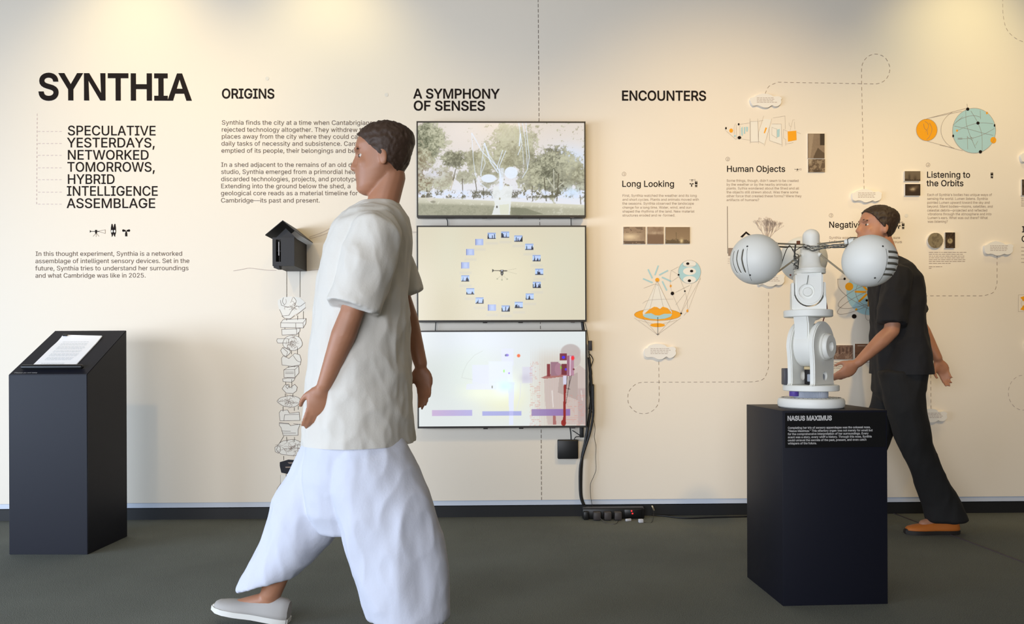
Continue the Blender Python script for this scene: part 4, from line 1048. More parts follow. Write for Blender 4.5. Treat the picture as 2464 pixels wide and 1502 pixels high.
Q5 = lambda *q: [(640 + x / 5.775, 700 + y / 5.775) for x, y in q]
Q6 = lambda *q: [(640 + x / 5.567, 940 + y / 5.567) for x, y in q]
core = [
    ('core_rock', 'pale broken rock lump at the top of the drawn core column', 'fragment', (702, 737),
     [Q5((165, 130), (240, 85), (380, 80), (470, 95), (545, 160), (550, 230), (500, 280), (400, 330), (330, 390), (250, 370), (215, 330), (190, 270), (165, 190))],
     [Q5((200, 130), (215, 200), (300, 230), (370, 220)), Q5((190, 260), (230, 350), (320, 340), (360, 270), (420, 215), (480, 215), (545, 165)), Q5((220, 350), (260, 385), (340, 390), (400, 345)), Q5((420, 340), (550, 235)), curve(Q5((245, 95), (230, 150), (260, 200)), 4), curve(Q5((380, 85), (420, 140), (400, 210)), 4)], cracks(700, 735, 24, 18, 14, 1)),
    ('core_block', 'thin drawn slab block with a right end face, second in the core column', 'fragment', (704, 778),
     [Q5((205, 445), (240, 400), (560, 385), (555, 450), (520, 515), (205, 510))],
     [closed(Q5((205, 445), (515, 448), (520, 515), (205, 510))), Q5((205, 445), (240, 400), (560, 385), (555, 450), (520, 515)), Q5((515, 448), (560, 385)), Q5((415, 450), (415, 510))], []),
    ('core_block', 'small drawn brick under the slab in the core column', 'fragment', (698, 798),
     [Q5((220, 535), (475, 520), (470, 565), (440, 605), (225, 615))], [closed(Q5((220, 535), (425, 530), (430, 605), (225, 615))), Q5((425, 530), (475, 520), (470, 565), (430, 605))], []),
    ('core_rock', 'dark-rimmed drawn lump with a pale cylinder at its left in the core column', 'fragment', (702, 824),
     [Q5(*[(370 + 135 * math.cos(a), 725 + 105 * math.sin(a)) for a in [2 * PI * k / 20 for k in range(20)]]), Q5((160, 665), (310, 665), (320, 725), (165, 725), (148, 695))],
     [closed(Q5(*[(370 + (135 + 5 * math.sin(5 * a)) * math.cos(a), 725 + 105 * math.sin(a)) for a in [2 * PI * k / 24 for k in range(24)]])), closed(Q5((160, 665), (310, 665), (320, 725), (165, 725), (148, 695)))],
     cracks(704, 825, 22, 16, 26, 4) + cracks(704, 825, 20, 15, 14, 5)),
    ('core_rock', 'faceted pale drawn stone under the dark-rimmed lump', 'fragment', (686, 846), [Q5((205, 830), (230, 790), (330, 800), (340, 860), (285, 915), (235, 890))],
     [closed(Q5((205, 830), (230, 790), (330, 800), (340, 860), (285, 915), (235, 890))), Q5((230, 790), (300, 850), (285, 915))], []),
    ('core_rock', 'smooth rounded drawn block with a curved top in the core column', 'fragment', (700, 866), [Q5((215, 940), (240, 905), (320, 940), (400, 870), (470, 890), (490, 960), (475, 1030), (360, 1050), (225, 1030))],
     [closed(Q5((215, 940), (240, 905), (320, 940), (400, 870), (470, 890), (490, 960), (475, 1030), (360, 1050), (225, 1030))), curve(Q5((380, 900), (430, 970), (480, 990)), 4)], []),
    ('core_block', 'drawn cube with hatched front face in the core column', 'fragment', (701, 896), [Q5((248, 1100), (310, 1060), (455, 1045), (460, 1140), (405, 1205), (252, 1205))],
     [closed(Q5((248, 1100), (400, 1095), (405, 1205), (252, 1205))), Q5((248, 1100), (310, 1060), (455, 1045), (460, 1140), (405, 1205)), Q5((400, 1095), (455, 1045)), Q5((270, 1150), (385, 1150)), Q5((270, 1130), (385, 1130))], []),
    ('core_rock', 'flat thin drawn plate under the hatched cube', 'fragment', (694, 916), [Q5((230, 1225), (300, 1212), (405, 1215), (385, 1250), (355, 1270), (240, 1262))],
     [closed(Q5((230, 1225), (300, 1212), (405, 1215), (385, 1250), (355, 1270), (240, 1262)))], []),
    ('core_rock', 'knobbly pale drawn lump with two round bumps in the core column', 'fragment', (697, 936), [Q5((225, 1360), (260, 1310), (320, 1300), (330, 1350), (400, 1300), (435, 1340), (425, 1390), (380, 1425), (280, 1420))],
     [closed(Q5((225, 1360), (260, 1310), (320, 1300), (330, 1350), (400, 1300), (435, 1340), (425, 1390), (380, 1425), (280, 1420))), closed(Q5((275, 1330), (295, 1305), (320, 1330), (300, 1360)))], []),
    ('core_rock', 'speckled wide drawn cobble in the core column', 'fragment', (696, 966), [blob(696, 966, 27, 13.5, .05, 26, 5)], [closed(blob(696, 966, 27, 13.5, .05, 26, 5))], cracks(696, 966, 27, 14, 34, 7)),
    ('core_block', 'drawn broken wall piece with a notched top in the core column', 'fragment', (698, 1000), [Q6((178, 300), (200, 265), (290, 260), (315, 305), (445, 290), (455, 400), (190, 405))],
     [closed(Q6((178, 300), (200, 265), (290, 260), (315, 305), (445, 290), (455, 400), (190, 405))), Q6((240, 405), (250, 325), (440, 318))], []),
    ('core_rock', 'drawn layered vase-like piece with dark rim lines in the core column', 'fragment', (698, 1032), [Q6((180, 430), (300, 440), (330, 470), (460, 450), (430, 520), (430, 600), (230, 600), (205, 500), (182, 470))],
     [closed(Q6((180, 430), (300, 440), (330, 470), (460, 450), (430, 520), (430, 600), (230, 600), (205, 500), (182, 470))), Q6((180, 440), (310, 448)), Q6((370, 445), (455, 455)), Q6((210, 540), (330, 545)), Q6((220, 570), (400, 570))], []),
    ('core_rock', 'wide rubbly drawn rock with a round boulder at its left in the core column', 'fragment', (700, 1078), [blob(701, 1078, 36, 19, .05, 30, 8), Q6((120, 760), (155, 735), (190, 745), (195, 810), (165, 840), (125, 820))],
     [closed(blob(701, 1078, 36, 19, .05, 30, 8)), closed(Q6((120, 760), (155, 735), (190, 745), (195, 810), (165, 840), (125, 820))), closed(Q6((420, 730), (480, 715), (545, 740), (520, 770), (430, 775)))], cracks(700, 1078, 33, 18, 44, 9)),
]
for nm, lab, cat, (cx, cy), fl, ln, cr in core:
    layers = [('paper_fill', 'fill', fl, 'white', 0), ('outline', 'line', ln, 'vinyl_soft', 0.9)]
    if cr: layers.append(('cracks', 'line', cr, 'vinyl_pale', 0.6))
    graphic(nm, lab, cat, cx, cy, layers, None)
graphic('core_block', 'drawn pale tapering plinth at the bottom of the core column', 'fragment', 698, 1175, [
    ('paper_fill', 'fill', [Q6((195, 1130), (445, 1130), (455, 1250), (490, 1290), (485, 1470), (150, 1470), (150, 1310), (195, 1250))], 'white', 0),
    ('outline', 'line', [Q6((195, 1130), (195, 1285), (430, 1285), (455, 1250), (445, 1140)), Q6((150, 1470), (150, 1310), (200, 1240)), Q6((485, 1470), (490, 1310), (460, 1245)), Q6((155, 1325), (485, 1325)), Q6((365, 1170), (370, 1215), (360, 1285))], 'vinyl_pale', 0.8)])
graphic('core_band', 'dark navy drawn band near the bottom of the core column', 'fragment', 698, 1124, [
    ('dark_fill', 'fill', [Q6((185, 960), (300, 925), (455, 935), (460, 1000), (450, 1080), (425, 1105), (300, 1120), (205, 1100), (185, 1010))], 'black', 0),
    ('pale_streak', 'fill', [Q6((290, 962), (430, 965), (420, 980), (310, 978)), Q6((260, 1020), (350, 1018), (350, 1034), (262, 1036))], 'vinyl_pale', 0)])
graphic('core_rods', 'thin dark drawn rods linking the shed and the pieces of the core column', 'line', 700, 760, [
    ('rods', 'line', [[(690, 652), (690, 715)], [(722, 652), (722, 715)], Q5((288, 390), (288, 410)), Q5((440, 345), (440, 405)), Q5((520, 285), (520, 395)), Q5((262, 510), (262, 535)), Q5((418, 515), (418, 535)), Q5((455, 575), (455, 640)),
                      Q5((355, 830), (355, 880)), Q5((437, 790), (437, 880)), Q5((316, 1050), (316, 1068)), Q5((398, 1045), (398, 1060)), Q5((275, 1270), (275, 1300)), Q5((358, 1230), (360, 1355)), Q5((270, 1430), (270, 1475)), Q5((373, 1435), (373, 1480)),
                      Q6((230, 215), (230, 280)), Q6((380, 225), (380, 270)), Q6((433, 205), (433, 255)), Q6((240, 610), (180, 710)), Q6((277, 620), (280, 685)), Q6((383, 625), (383, 690)), Q6((237, 880), (237, 930)), Q6((425, 880), (425, 925)), Q6((270, 1110), (270, 1150))], 'vinyl', 1.0)])
caption('side_notes', 'tiny faint notes right of the drawn core column, behind the walking person', [(782, 806, 735), (782, 796, 772), (782, 812, 818), (782, 796, 824), (782, 802, 860), (782, 796, 893), (782, 802, 930)], mk='vinyl_faint', seed=12)

# ------------------------------------------------------------------ foam clouds
def cloud_outline(w, h, seed):
    r = random.Random(seed)
    base = [(-1, .05), (-.93, -.55), (-.78, -.8), (-.55, -.72), (-.36, -.85), (-.12, -1.05), (.15, -1.0), (.38, -.72), (.55, -.85), (.8, -.75), (.98, -.3), (.93, .1), (1, .35),
            (.8, .62), (.45, .58), (.25, .85), (-.2, 1.0), (-.6, .8), (-.75, .5), (-.93, .4)]
    pts = [(x * w / 2 * (1 + r.uniform(-.03, .03)), y * h / 2 * (1 + r.uniform(-.06, .06))) for x, y in base]
    v = [Vector((x, y, 0)) for x, y in pts]; v = v + [v[0]]
    return [(p.x, p.y) for p in spline_pts(v, 4)[:-1]]


for i, (cx, cy, w, h, lab) in enumerate([
        (1841, 244, 76, 32, 'white cloud-shaped foam tag above the panel diagram'),
        (2083, 472, 74, 32, 'white cloud-shaped foam tag above the heading Negative Space'),
        (1852, 672, 70, 36, 'white cloud-shaped foam tag just below the left white sphere'),
        (1587, 846, 78, 36, 'white cloud-shaped foam tag under the volcano diagram'),
        (2399, 599, 72, 34, 'white cloud-shaped foam tag right of the moon photo'),
        (2240, 1000, 72, 32, 'lowest white cloud-shaped foam tag, right of the robot pedestal'),
        (2478, 379, 54, 30, 'white cloud-shaped foam tag cut off by the right edge beside the blue disc'),
        (2490, 829, 56, 30, 'lower white cloud-shaped foam tag barely showing at the right edge')]):
    c = wl(cx, cy)
    e = empty('cloud_tag', wall_frame(c, 0.0), lab, 'cloud tag', 'foam clouds on the wall')
    bm = bmesh.new(); prism_bm(bm, cloud_outline(w * PXM, h * PXM, i), 0.0005, 0.018)
    me = me_from(bm); auto_smooth(me, 50)
    link('cloud_board', me, M['foam'], e, wall_frame(c, 0.0))
    bm = bmesh.new(); r = random.Random(i)
    for k in range(4):
        x = -w * .3; x2 = w * .3 - r.uniform(0, 8); y = h * .17 - k * h * .11
        while x < x2:
            ww = r.uniform(3, 8); vs = [bm.verts.new((a * PXM, b * PXM, 0)) for a, b in ((x, y), (x + ww, y), (x + ww, y + 1.3), (x, y + 1.3))]; bm.faces.new(vs); x += ww + 1.4
    me = bpy.data.meshes.new('t'); bm.to_mesh(me); bm.free()
    link('cloud_lettering', me, M['vinyl_faint'], e, wall_frame(c, 0.0186))


# ------------------------------------------------------------------ small photo prints
def photo(name, label, x0, y0, x1, y1, paint, group, th=0.007, round_=False):
    w = max(12, int((x1 - x0) * 1.0)); h = max(12, int((y1 - y0) * 1.0))
    cv = Canvas(x0, y0, x1, y1, w, h, (120, 100, 85)); paint(cv)
    c = wl((x0 + x1) / 2, (y0 + y1) / 2, th)
    q = [wl(x, y, th) - c for x, y in ((x0, y0), (x1, y0), (x1, y1), (x0, y1))]
    e = empty(name, wall_frame(c, 0), label, 'photo', group)
    if round_:
        R = (q[1].x - q[0].x) / 2
        bm = bmesh.new(); lathe_bm(bm, [(R, 0.0005), (R, th)], 36); link('print_board', auto_smooth(me_from(bm)), M['card'], e, wall_frame(c, 0))
        me = picture_me(cv, [Vector((v.x, v.y, 0)) for v in q])
        b = bmesh.new(); b.from_mesh(me)
        bmesh.ops.delete(b, geom=[f for f in b.faces if f.calc_center_median().length > R * 0.99], context='FACES')
        b.to_mesh(me); b.free()
    else:
        bm = bmesh.new(); box_bm(bm, (0, 0, th / 2 + 0.00025), (q[1].x - q[0].x, q[0].y - q[3].y, th - 0.0005)); link('print_board', me_from(bm), M['card'], e, wall_frame(c, 0))
        me = picture_me(cv, [Vector((v.x, v.y, 0)) for v in q])
    link('photo_print', me, M['print'], e, wall_frame(c, th + 0.0005))
    return e


def p_water(cv):
    n = vnoise(cv.w, cv.h, 6, 3, 4); cv.a[:] = (130, 108, 88); cv.mix(n, (175, 152, 128)); u = (cv.Y - cv.y0) / (cv.y1 - cv.y0)
    cv.mix(cv.glow(1516, 570, 20, 8), (222, 202, 170)); cv.mix((u < .35) * (n > .5), (95, 75, 60), .7); cv.mix((u > .85) * (n > .42), (78, 60, 48), .8)
def p_rain(cv):
    u = (cv.Y - cv.y0) / (cv.y1 - cv.y0); n = vnoise(cv.w, cv.h, 5, 5, 4); cv.a[:] = (122, 96, 76); cv.mix((u < .45) * n, (170, 148, 125)); cv.mix(np.exp(-((u - .35) / .1) ** 2) * n, (200, 180, 155), .9)
def p_marsh(cv):
    u = (cv.Y - cv.y0) / (cv.y1 - cv.y0); n = vnoise(cv.w, cv.h, 10, 6, 5, .8); cv.a[:] = (130, 106, 80); cv.mix(u, (175, 150, 115), .5)
    cv.mix((u + n * .5 > 1.05), (84, 68, 48), .85); cv.mix(cv.glow(1640, 580, 4, 6), (215, 195, 150)); cv.mix(cv.line([(1627, 560), (1628, 585)], 1.5), (100, 84, 60), .8)
def p_attic(cv):
    cv.a[:] = (150, 130, 108); n = vnoise(cv.w, cv.h, 5, 7, 4); cv.mix(n, (120, 100, 82), .7); cv.mix(cv.rect(1973, 322, 1986, 350), (55, 42, 34)); cv.mix(cv.poly([(1958, 376), (1968, 356), (1985, 370), (1985, 383), (1958, 383)]), (78, 62, 48), .8)
    cv.mix(cv.poly([(1946, 322), (1958, 322), (1950, 380), (1946, 380)]), (172, 152, 128), .6)
def p_plant(cv):
    n = vnoise(cv.w, cv.h, 7, 8, 5, .8); cv.a[:] = (96, 78, 62); cv.mix((n > .52), (160, 140, 115), .8); cv.mix(cv.rect(1946, 384, 1953, 394), (175, 158, 132), .8); cv.mix(cv.glow(1966, 412, 10, 4), (70, 55, 44))
def p_skyline(cv):
    u = (cv.Y - cv.y0) / (cv.y1 - cv.y0); n = vnoise(cv.w, cv.h, 9, 9, 4); cv.a[:] = (110, 96, 78); cv.mix(u, (96, 80, 62), .5); cv.mix((u + n * .35 > .98), (52, 40, 32), .9); cv.mix(cv.glow(2188, 428, 2.5, 8), (58, 46, 36), .9); cv.mix(cv.glow(2202, 430, 4, 7), (66, 52, 40), .7)
def p_nebula(cv):
    n = vnoise(cv.w, cv.h, 8, 10, 4); cv.a[:] = (44, 28, 20); cv.mix(cv.glow(2196, 455, 7, 5) * (n + .3), (205, 185, 150)); cv.mix(cv.glow(2206, 450, 5, 5) * n, (150, 130, 100), .8)
def p_moon(cv):
    n = vnoise(cv.w, cv.h, 6, 11, 5, .75); cv.a[:] = (122, 110, 86); cv.mix(n, (146, 132, 104), .9); cv.mix((n < .42), (104, 92, 72), .8)
def p_planet(cv):
    cv.a[:] = (48, 34, 24); n = vnoise(cv.w, cv.h, 7, 12, 4); cv.mix(cv.glow(2286, 580, 8, 8), (110, 88, 62), .7); cv.mix(cv.ell(2286, 580, 6.2, 6.2, 1.5), (165, 148, 112)); cv.mix((n > .62), (96, 76, 54), .6)
def p_arcade(cv):
    n = vnoise(cv.w, cv.h, 9, 13, 4, .8); cv.a[:] = (124, 98, 84); u = (cv.Y - cv.y0) / (cv.y1 - cv.y0)
    for x in (2009, 2018, 2027, 2036, 2045): cv.mix(cv.rect(x, 836, x + 3.5, 852) * (u < .62), (84, 62, 54), .9)
    cv.mix((n > .5) * (u > .5), (168, 142, 124), .7); cv.mix((n > .6) * (u < .5), (176, 152, 132), .5)
def p_ruin(cv):
    n = vnoise(cv.w, cv.h, 7, 14, 4, .7); cv.a[:] = (140, 98, 70); cv.mix(n, (120, 80, 58), .8); cv.mix(cv.line([(2064, 832), (2092, 833)], 2), (200, 172, 150), .8); cv.mix(cv.line([(2058, 850), (2104, 852)], 1.5), (96, 62, 46), .8); cv.mix(cv.line([(2060, 860), (2104, 861)], 3), (80, 50, 38), .7)
def p_dark(cv):
    n = vnoise(cv.w, cv.h, 6, 15, 4); cv.a[:] = (84, 68, 54); cv.mix((n > .5), (50, 38, 30), .8)


photo('photo_print_card', 'sepia photo of bright water and foliage, left of three under Long Looking', 1500, 546, 1553, 587, p_water, 'photos under Long Looking')
photo('photo_print_card', 'square brown photo of clouds over ground, middle of three under Long Looking', 1557.5, 546, 1597, 587, p_rain, 'photos under Long Looking')
photo('photo_print_card', 'wide brown photo of a marsh with bare trees, right of three under Long Looking', 1601, 546.5, 1660, 586.5, p_marsh, 'photos under Long Looking')
photo('photo_print_card', 'upright brown photo of a roof interior, upper one of the pair right of Human Objects', 1943.5, 321.5, 1984, 381, p_attic, 'photos beside Human Objects')
photo('photo_print_card', 'brown photo of plants, lower one of the pair right of Human Objects', 1944.5, 383, 1985, 414.5, p_plant, 'photos beside Human Objects')
photo('photo_print_card', 'dark photo of a skyline, upper one of the pair left of Listening to the Orbits', 2177, 412, 2214.5, 435.5, p_skyline, 'photos beside Listening to the Orbits', 0.012)
photo('photo_print_card', 'near-black photo with a pale glow, just left of the Listening to the Orbits text', 2178, 443, 2214.5, 470.5, p_nebula, 'photos beside Listening to the Orbits', 0.012)
photo('moon_print', 'round grey-brown moon photo under the Listening to the Orbits text', 2232.5, 559.5, 2269.5, 598, p_moon, 'photos under Listening to the Orbits', 0.014, True)
photo('photo_print_card', 'small upright dark photo of a round planet beside the round moon photo', 2274.5, 559.5, 2298, 597, p_planet, 'photos under Listening to the Orbits', 0.012)
photo('photo_print_card', 'brown photo of arches, left one of the pair right of the robot', 2002, 831, 2052, 865, p_arcade, 'photos beside the robot')
photo('photo_print_card', 'reddish brown photo, right one of the pair beside the robot', 2057, 827.5, 2104, 862, p_ruin, 'photos beside the robot')
photo('photo_print_card', 'dark photo cut off by the right edge of the wall', 2459, 432, 2500, 470, p_dark, 'photos at the right edge', 0.012)

# ------------------------------------------------------------------ televisions
def paint_trees(cv):
    w, h = cv.w, cv.h
    X = lambda x: 1005.5 + (x - 100) / 3.95; Y = lambda y: 295 + (y - 455) / 3.95
    u = (cv.X - 1005) / 400; v = (cv.Y - 295) / 226
    cv.a[:] = (218, 208, 198); cv.mix(v * 1.3, (226, 228, 236)); cv.mix(cv.glow(X(500), Y(560), 60, 45), (226, 218, 212)); cv.mix(cv.glow(X(1550), Y(800), 45, 30), (208, 222, 244))
    n1 = vnoise(w, h, 22, 21, 5, .85); n2 = vnoise(w, h, 60, 22, 3, .9); n3 = vnoise(w, h, 9, 23, 4, .6)
    def crown(cx, cy, rx, ry, dark, al=1.0, th=.5):
        d = np.sqrt(((cv.X - X(cx)) / (rx / 3.95)) ** 2 + ((cv.Y - Y(cy)) / (ry / 3.95)) ** 2)
        edge = np.clip(1.25 - d, 0, 1)
        m_ = np.clip((n1 * .55 + n2 * .45 + edge * .55 - th - .28) * 9, 0, 1)
        lightc = np.array((188, 188, 162.)); dk = np.array(dark, float)
        t = np.clip((n2 * .6 + n3 * .4 - .33) * 3.2, 0, 1)[..., None]
        m2 = np.clip(m_ * al, 0, 1)[..., None]
        cv.a = cv.a * (1 - m2) + (dk * (1 - t) + lightc * t) * m2
    crown(1000, 700, 290, 270, (128, 126, 102), .9, .40); crown(960, 560, 190, 140, (186, 184, 164), .7, .44); crown(880, 820, 200, 170, (136, 134, 108), .8, .42); crown(1120, 800, 170, 170, (132, 130, 108), .75, .44)
    crown(1380, 920, 320, 250, (88, 88, 72), .95, .36); crown(1280, 930, 150, 220, (84, 86, 70), .85, .42); crown(1560, 900, 150, 200, (150, 150, 130), .8, .40); crown(1650, 1000, 110, 180, (110, 108, 88), .85, .42)
    crown(700, 850, 180, 160, (140, 138, 112), .85, .40); crown(600, 800, 110, 90, (128, 126, 100), .8, .44); crown(440, 800, 150, 100, (96, 96, 76), .95, .38); crown(560, 970, 150, 80, (140, 138, 112), .8, .42)
    crown(170, 640, 200, 240, (88, 92, 70), 1, .34); crown(120, 820, 140, 160, (110, 92, 66), .9, .38); crown(130, 1040, 130, 130, (98, 74, 50), .95, .34); crown(300, 980, 170, 140, (140, 130, 106), .85, .40); crown(380, 640, 60, 30, (150, 148, 124), .7, .44)
    crown(780, 980, 110, 130, (130, 128, 104), .7, .44); crown(1150, 980, 130, 170, (120, 118, 98), .85, .42)
    for a in ([(455, 900), (430, 1010), (385, 1170)], [(520, 990), (522, 1160)], [(640, 990), (655, 1090), (625, 1180)], [(1185, 1060), (1190, 1200)], [(1640, 1080), (1650, 1230)], [(1110, 1070), (1140, 1190)], [(720, 1080), (722, 1180)], [(180, 1080), (185, 1160)]):
        cv.mix(cv.line([(X(x), Y(y)) for x, y in a], 2.0), (92, 84, 66), .85)
    cv.mix(cv.line([(X(x), Y(y)) for x, y in [(430, 1010), (385, 1170)]], 3), (214, 206, 190), .9)
    for a in ([(1390, 900), (1395, 1050), (1390, 1230)], [(1395, 1100), (1490, 1020)], [(1395, 1080), (1330, 980)], [(1300, 980), (1320, 1200)], [(1440, 940), (1420, 1200)]):
        cv.mix(cv.line([(X(x), Y(y)) for x, y in a], 2.4), (196, 196, 180) if a[0][0] == 1390 or len(a) == 2 and a[0][0] == 1395 else (88, 84, 68), .85)
    low = np.clip((cv.Y - Y(1090)) / 6, 0, 1) * np.clip((Y(1180) - cv.Y) / 4, 0, 1)
    cv.mix(low * (n1 > .5), (88, 86, 68), .75); cv.mix(low * (n1 < .42), (214, 226, 248), .8)
    cv.mix(cv.glow(X(250), Y(940), 25, 12) * (n2 > .4), (222, 222, 240), .8); cv.mix(cv.glow(X(1570), Y(1120), 18, 14) * (n2 > .45), (206, 226, 250), .9)
    hor = Y(1165) + (cv.X - 1005) * 0.045
    g = np.clip((cv.Y - hor) / 1.2, 0, 1)
    cv.mix(g, (212, 210, 192)); cv.mix(g * np.clip((cv.Y - hor) / 14, 0, 1) * (n2 > .35), (170, 168, 144), .55)
    dk = np.clip((cv.Y - Y(1240) - (u - .5) * 12) / 6, 0, 1) * (1 - np.clip((cv.X - X(1040)) / 150, 0, .75))
    cv.mix(dk, (140, 140, 118), .8); cv.mix(dk * (n2 > .5), (170, 168, 146), .6)
    cv.mix(cv.poly([(X(985), Y(1265)), (X(1120), Y(1270)), (X(1300), Y(1330)), (X(985), Y(1338))]), (112, 114, 92), .6)
    W_ = (226, 236, 250)
    cv.mix(cv.poly([(X(820), Y(1060)), (X(1000), Y(1060)), (X(985), Y(1200)), (X(970), Y(1335)), (X(800), Y(1335)), (X(830), Y(1230)), (X(800), Y(1140))]), (228, 232, 232), .92)
    cv.mix(cv.poly([(X(870), Y(1240)), (X(965), Y(1230)), (X(960), Y(1330)), (X(880), Y(1330))]), (216, 218, 196), .8)
    cv.mix(cv.ell(X(848), Y(1258), 2, 3), (96, 92, 84)); cv.mix(cv.ell(X(875), Y(1180), 2, 3), (168, 164, 140))
    cv.mix(cv.ell(X(770), Y(985), 18, 10, 1.5), W_, .95); cv.mix(cv.ell(X(985), Y(930), 16, 14.5, 1.5), W_, .95); cv.mix(cv.line([(X(900), Y(900)), (X(885), Y(1080))], 9, 3), W_, .7)
    for a, wd in (([(610, 550), (625, 800), (645, 960), (700, 1050)], 1.6), ([(612, 552), (715, 735), (850, 870), (890, 960)], 2.4), ([(730, 645), (710, 800), (695, 930), (710, 1000)], 1.8), ([(730, 650), (790, 830), (860, 930)], 3),
                  ([(735, 645), (775, 760), (870, 900), (880, 1060)], 2), ([(905, 715), (860, 850), (850, 900)], 2), ([(935, 720), (875, 860), (880, 980)], 2), ([(720, 780), (740, 840), (690, 960)], 1.5), ([(1060, 455), (1075, 560), (1090, 660), (1050, 760)], 2),
                  ([(1095, 455), (1120, 600), (1135, 760), (1140, 880)], 1.6), ([(1128, 455), (1140, 600), (1160, 780), (1140, 900), (1090, 980)], 1.8), ([(1075, 560), (1065, 670)], 4), ([(1095, 680), (1105, 850)], 1.4), ([(700, 1040), (780, 1100), (820, 1180)], 1.6), ([(870, 900), (900, 1060)], 2.5)):
        cv.mix(cv.line([(X(x), Y(y)) for x, y in a], wd * .9, .9), (222, 234, 252), .85)
    for k in range(14):
        x = 830 + k * 14; cv.mix(cv.line([(X(x), Y(460)), (X(x + 20 - k), Y(620))], .8), (232, 232, 226), .35)
    cv.mix(cv.ell(X(215), Y(1185), 8, 5, 2), (214, 208, 196), .8); cv.mix(cv.ell(X(240), Y(1210), 6, 3, 2), (120, 116, 100), .6)


def paint_ring(cv):
    n = vnoise(cv.w, cv.h, 3, 31, 3)
    X = lambda x: 980 + x / 5.357; Y = lambda y: 520 + y / 5.357
    cv.a[:] = (214, 206, 182); cv.mix(cv.glow(1205, 655, 130, 95), (226, 218, 190)); cv.mix(cv.glow(1080, 600, 40, 90) * .6, (218, 216, 194)); cv.mix(cv.glow(1360, 640, 60, 100) * .6, (214, 212, 190))
    cs = [(1262, 235), (1432, 285), (1573, 393), (1667, 540), (1701, 718), (1669, 888), (1576, 1040), (1434, 1148), (1264, 1195), (1087, 1182), (927, 1090), (808, 970), (744, 802), (744, 632), (808, 460), (927, 330), (1087, 250)]
    for i, (x, y) in enumerate(cs):
        r = random.Random(i * 7 + 1); x, y = X(x), Y(y)
        cv.mix(cv.rect(x - 14, y + 15, x + 15, y + 21, 3), (206, 202, 192), .45)
        flat = i in (9, 13, 14, 15)
        rc = cv.rect(x - 9.8, y - 7.6, x + 9.8, y + 7.6, 1)
        cv.mix(rc, (168, 184, 228) if flat else (180, 206, 244)); cv.mix(cv.rect(x - 3, y - 6, x + 5, y + 6, 3), (192, 206, 240), .8)
        if flat:
            cv.mix(cv.rect(x - 9.8, y - 7.6, x - 7.5, y + 7.6), (110, 120, 180), .8)
        else:
            for k in range(4):
                xx = x - 9 + r.uniform(0, 18); hh = r.uniform(5, 13); ww = r.uniform(1, 3)
                cv.mix(cv.poly([(xx - ww, y + 7.5), (xx + ww, y + 7.5), (xx + ww * .3, y + 7.5 - hh), (xx - ww * .3, y + 7.5 - hh)]) * rc, (26, 30, 48), .9)
            cv.mix(cv.rect(x - 9.8, y + 5.4, x + 9.8, y + 7.6) * rc, (40, 36, 50), .85); cv.mix(cv.rect(x - 9.8, y - 7.6, x + 9.8, y - 5.2) * rc, (110, 130, 190), .6)
            if i in (1, 8): cv.mix(cv.poly([(x + 3, y + 7), (x + 9.8, y - 7), (x + 9.8, y + 7)]), (20, 20, 30))
    D = (52, 46, 40)
    P = lambda *q: [(X(a), Y(b)) for a, b in q]
    cv.mix(cv.poly(P((1093, 680), (1125, 700), (1093, 722))), D); cv.mix(cv.line(P((1110, 701), (1280, 704)), 2), (110, 102, 88)); cv.mix(cv.line(P((1190, 704), (1280, 704)), 3.2), (80, 72, 62), .8)
    cv.mix(cv.poly(P((1198, 690), (1240, 690), (1238, 745), (1218, 775), (1200, 745))), D); cv.mix(cv.ell(X(1218), Y(702), 2, 1.6), (190, 198, 220)); cv.mix(cv.ell(X(1218), Y(738), 2.5, 1.5), (120, 120, 120))
    for q in (((1218, 770), (1218, 825)), ((1205, 765), (1158, 808)), ((1232, 765), (1285, 812)), ((1280, 700), (1405, 675)), ((1280, 710), (1410, 745))):
        cv.mix(cv.line(P(*q), .8), (176, 168, 146), .7)
    for q in ((1158, 808), (1285, 812), (1218, 822)): cv.mix(cv.ell(X(q[0]), Y(q[1]), 2), (180, 178, 152))


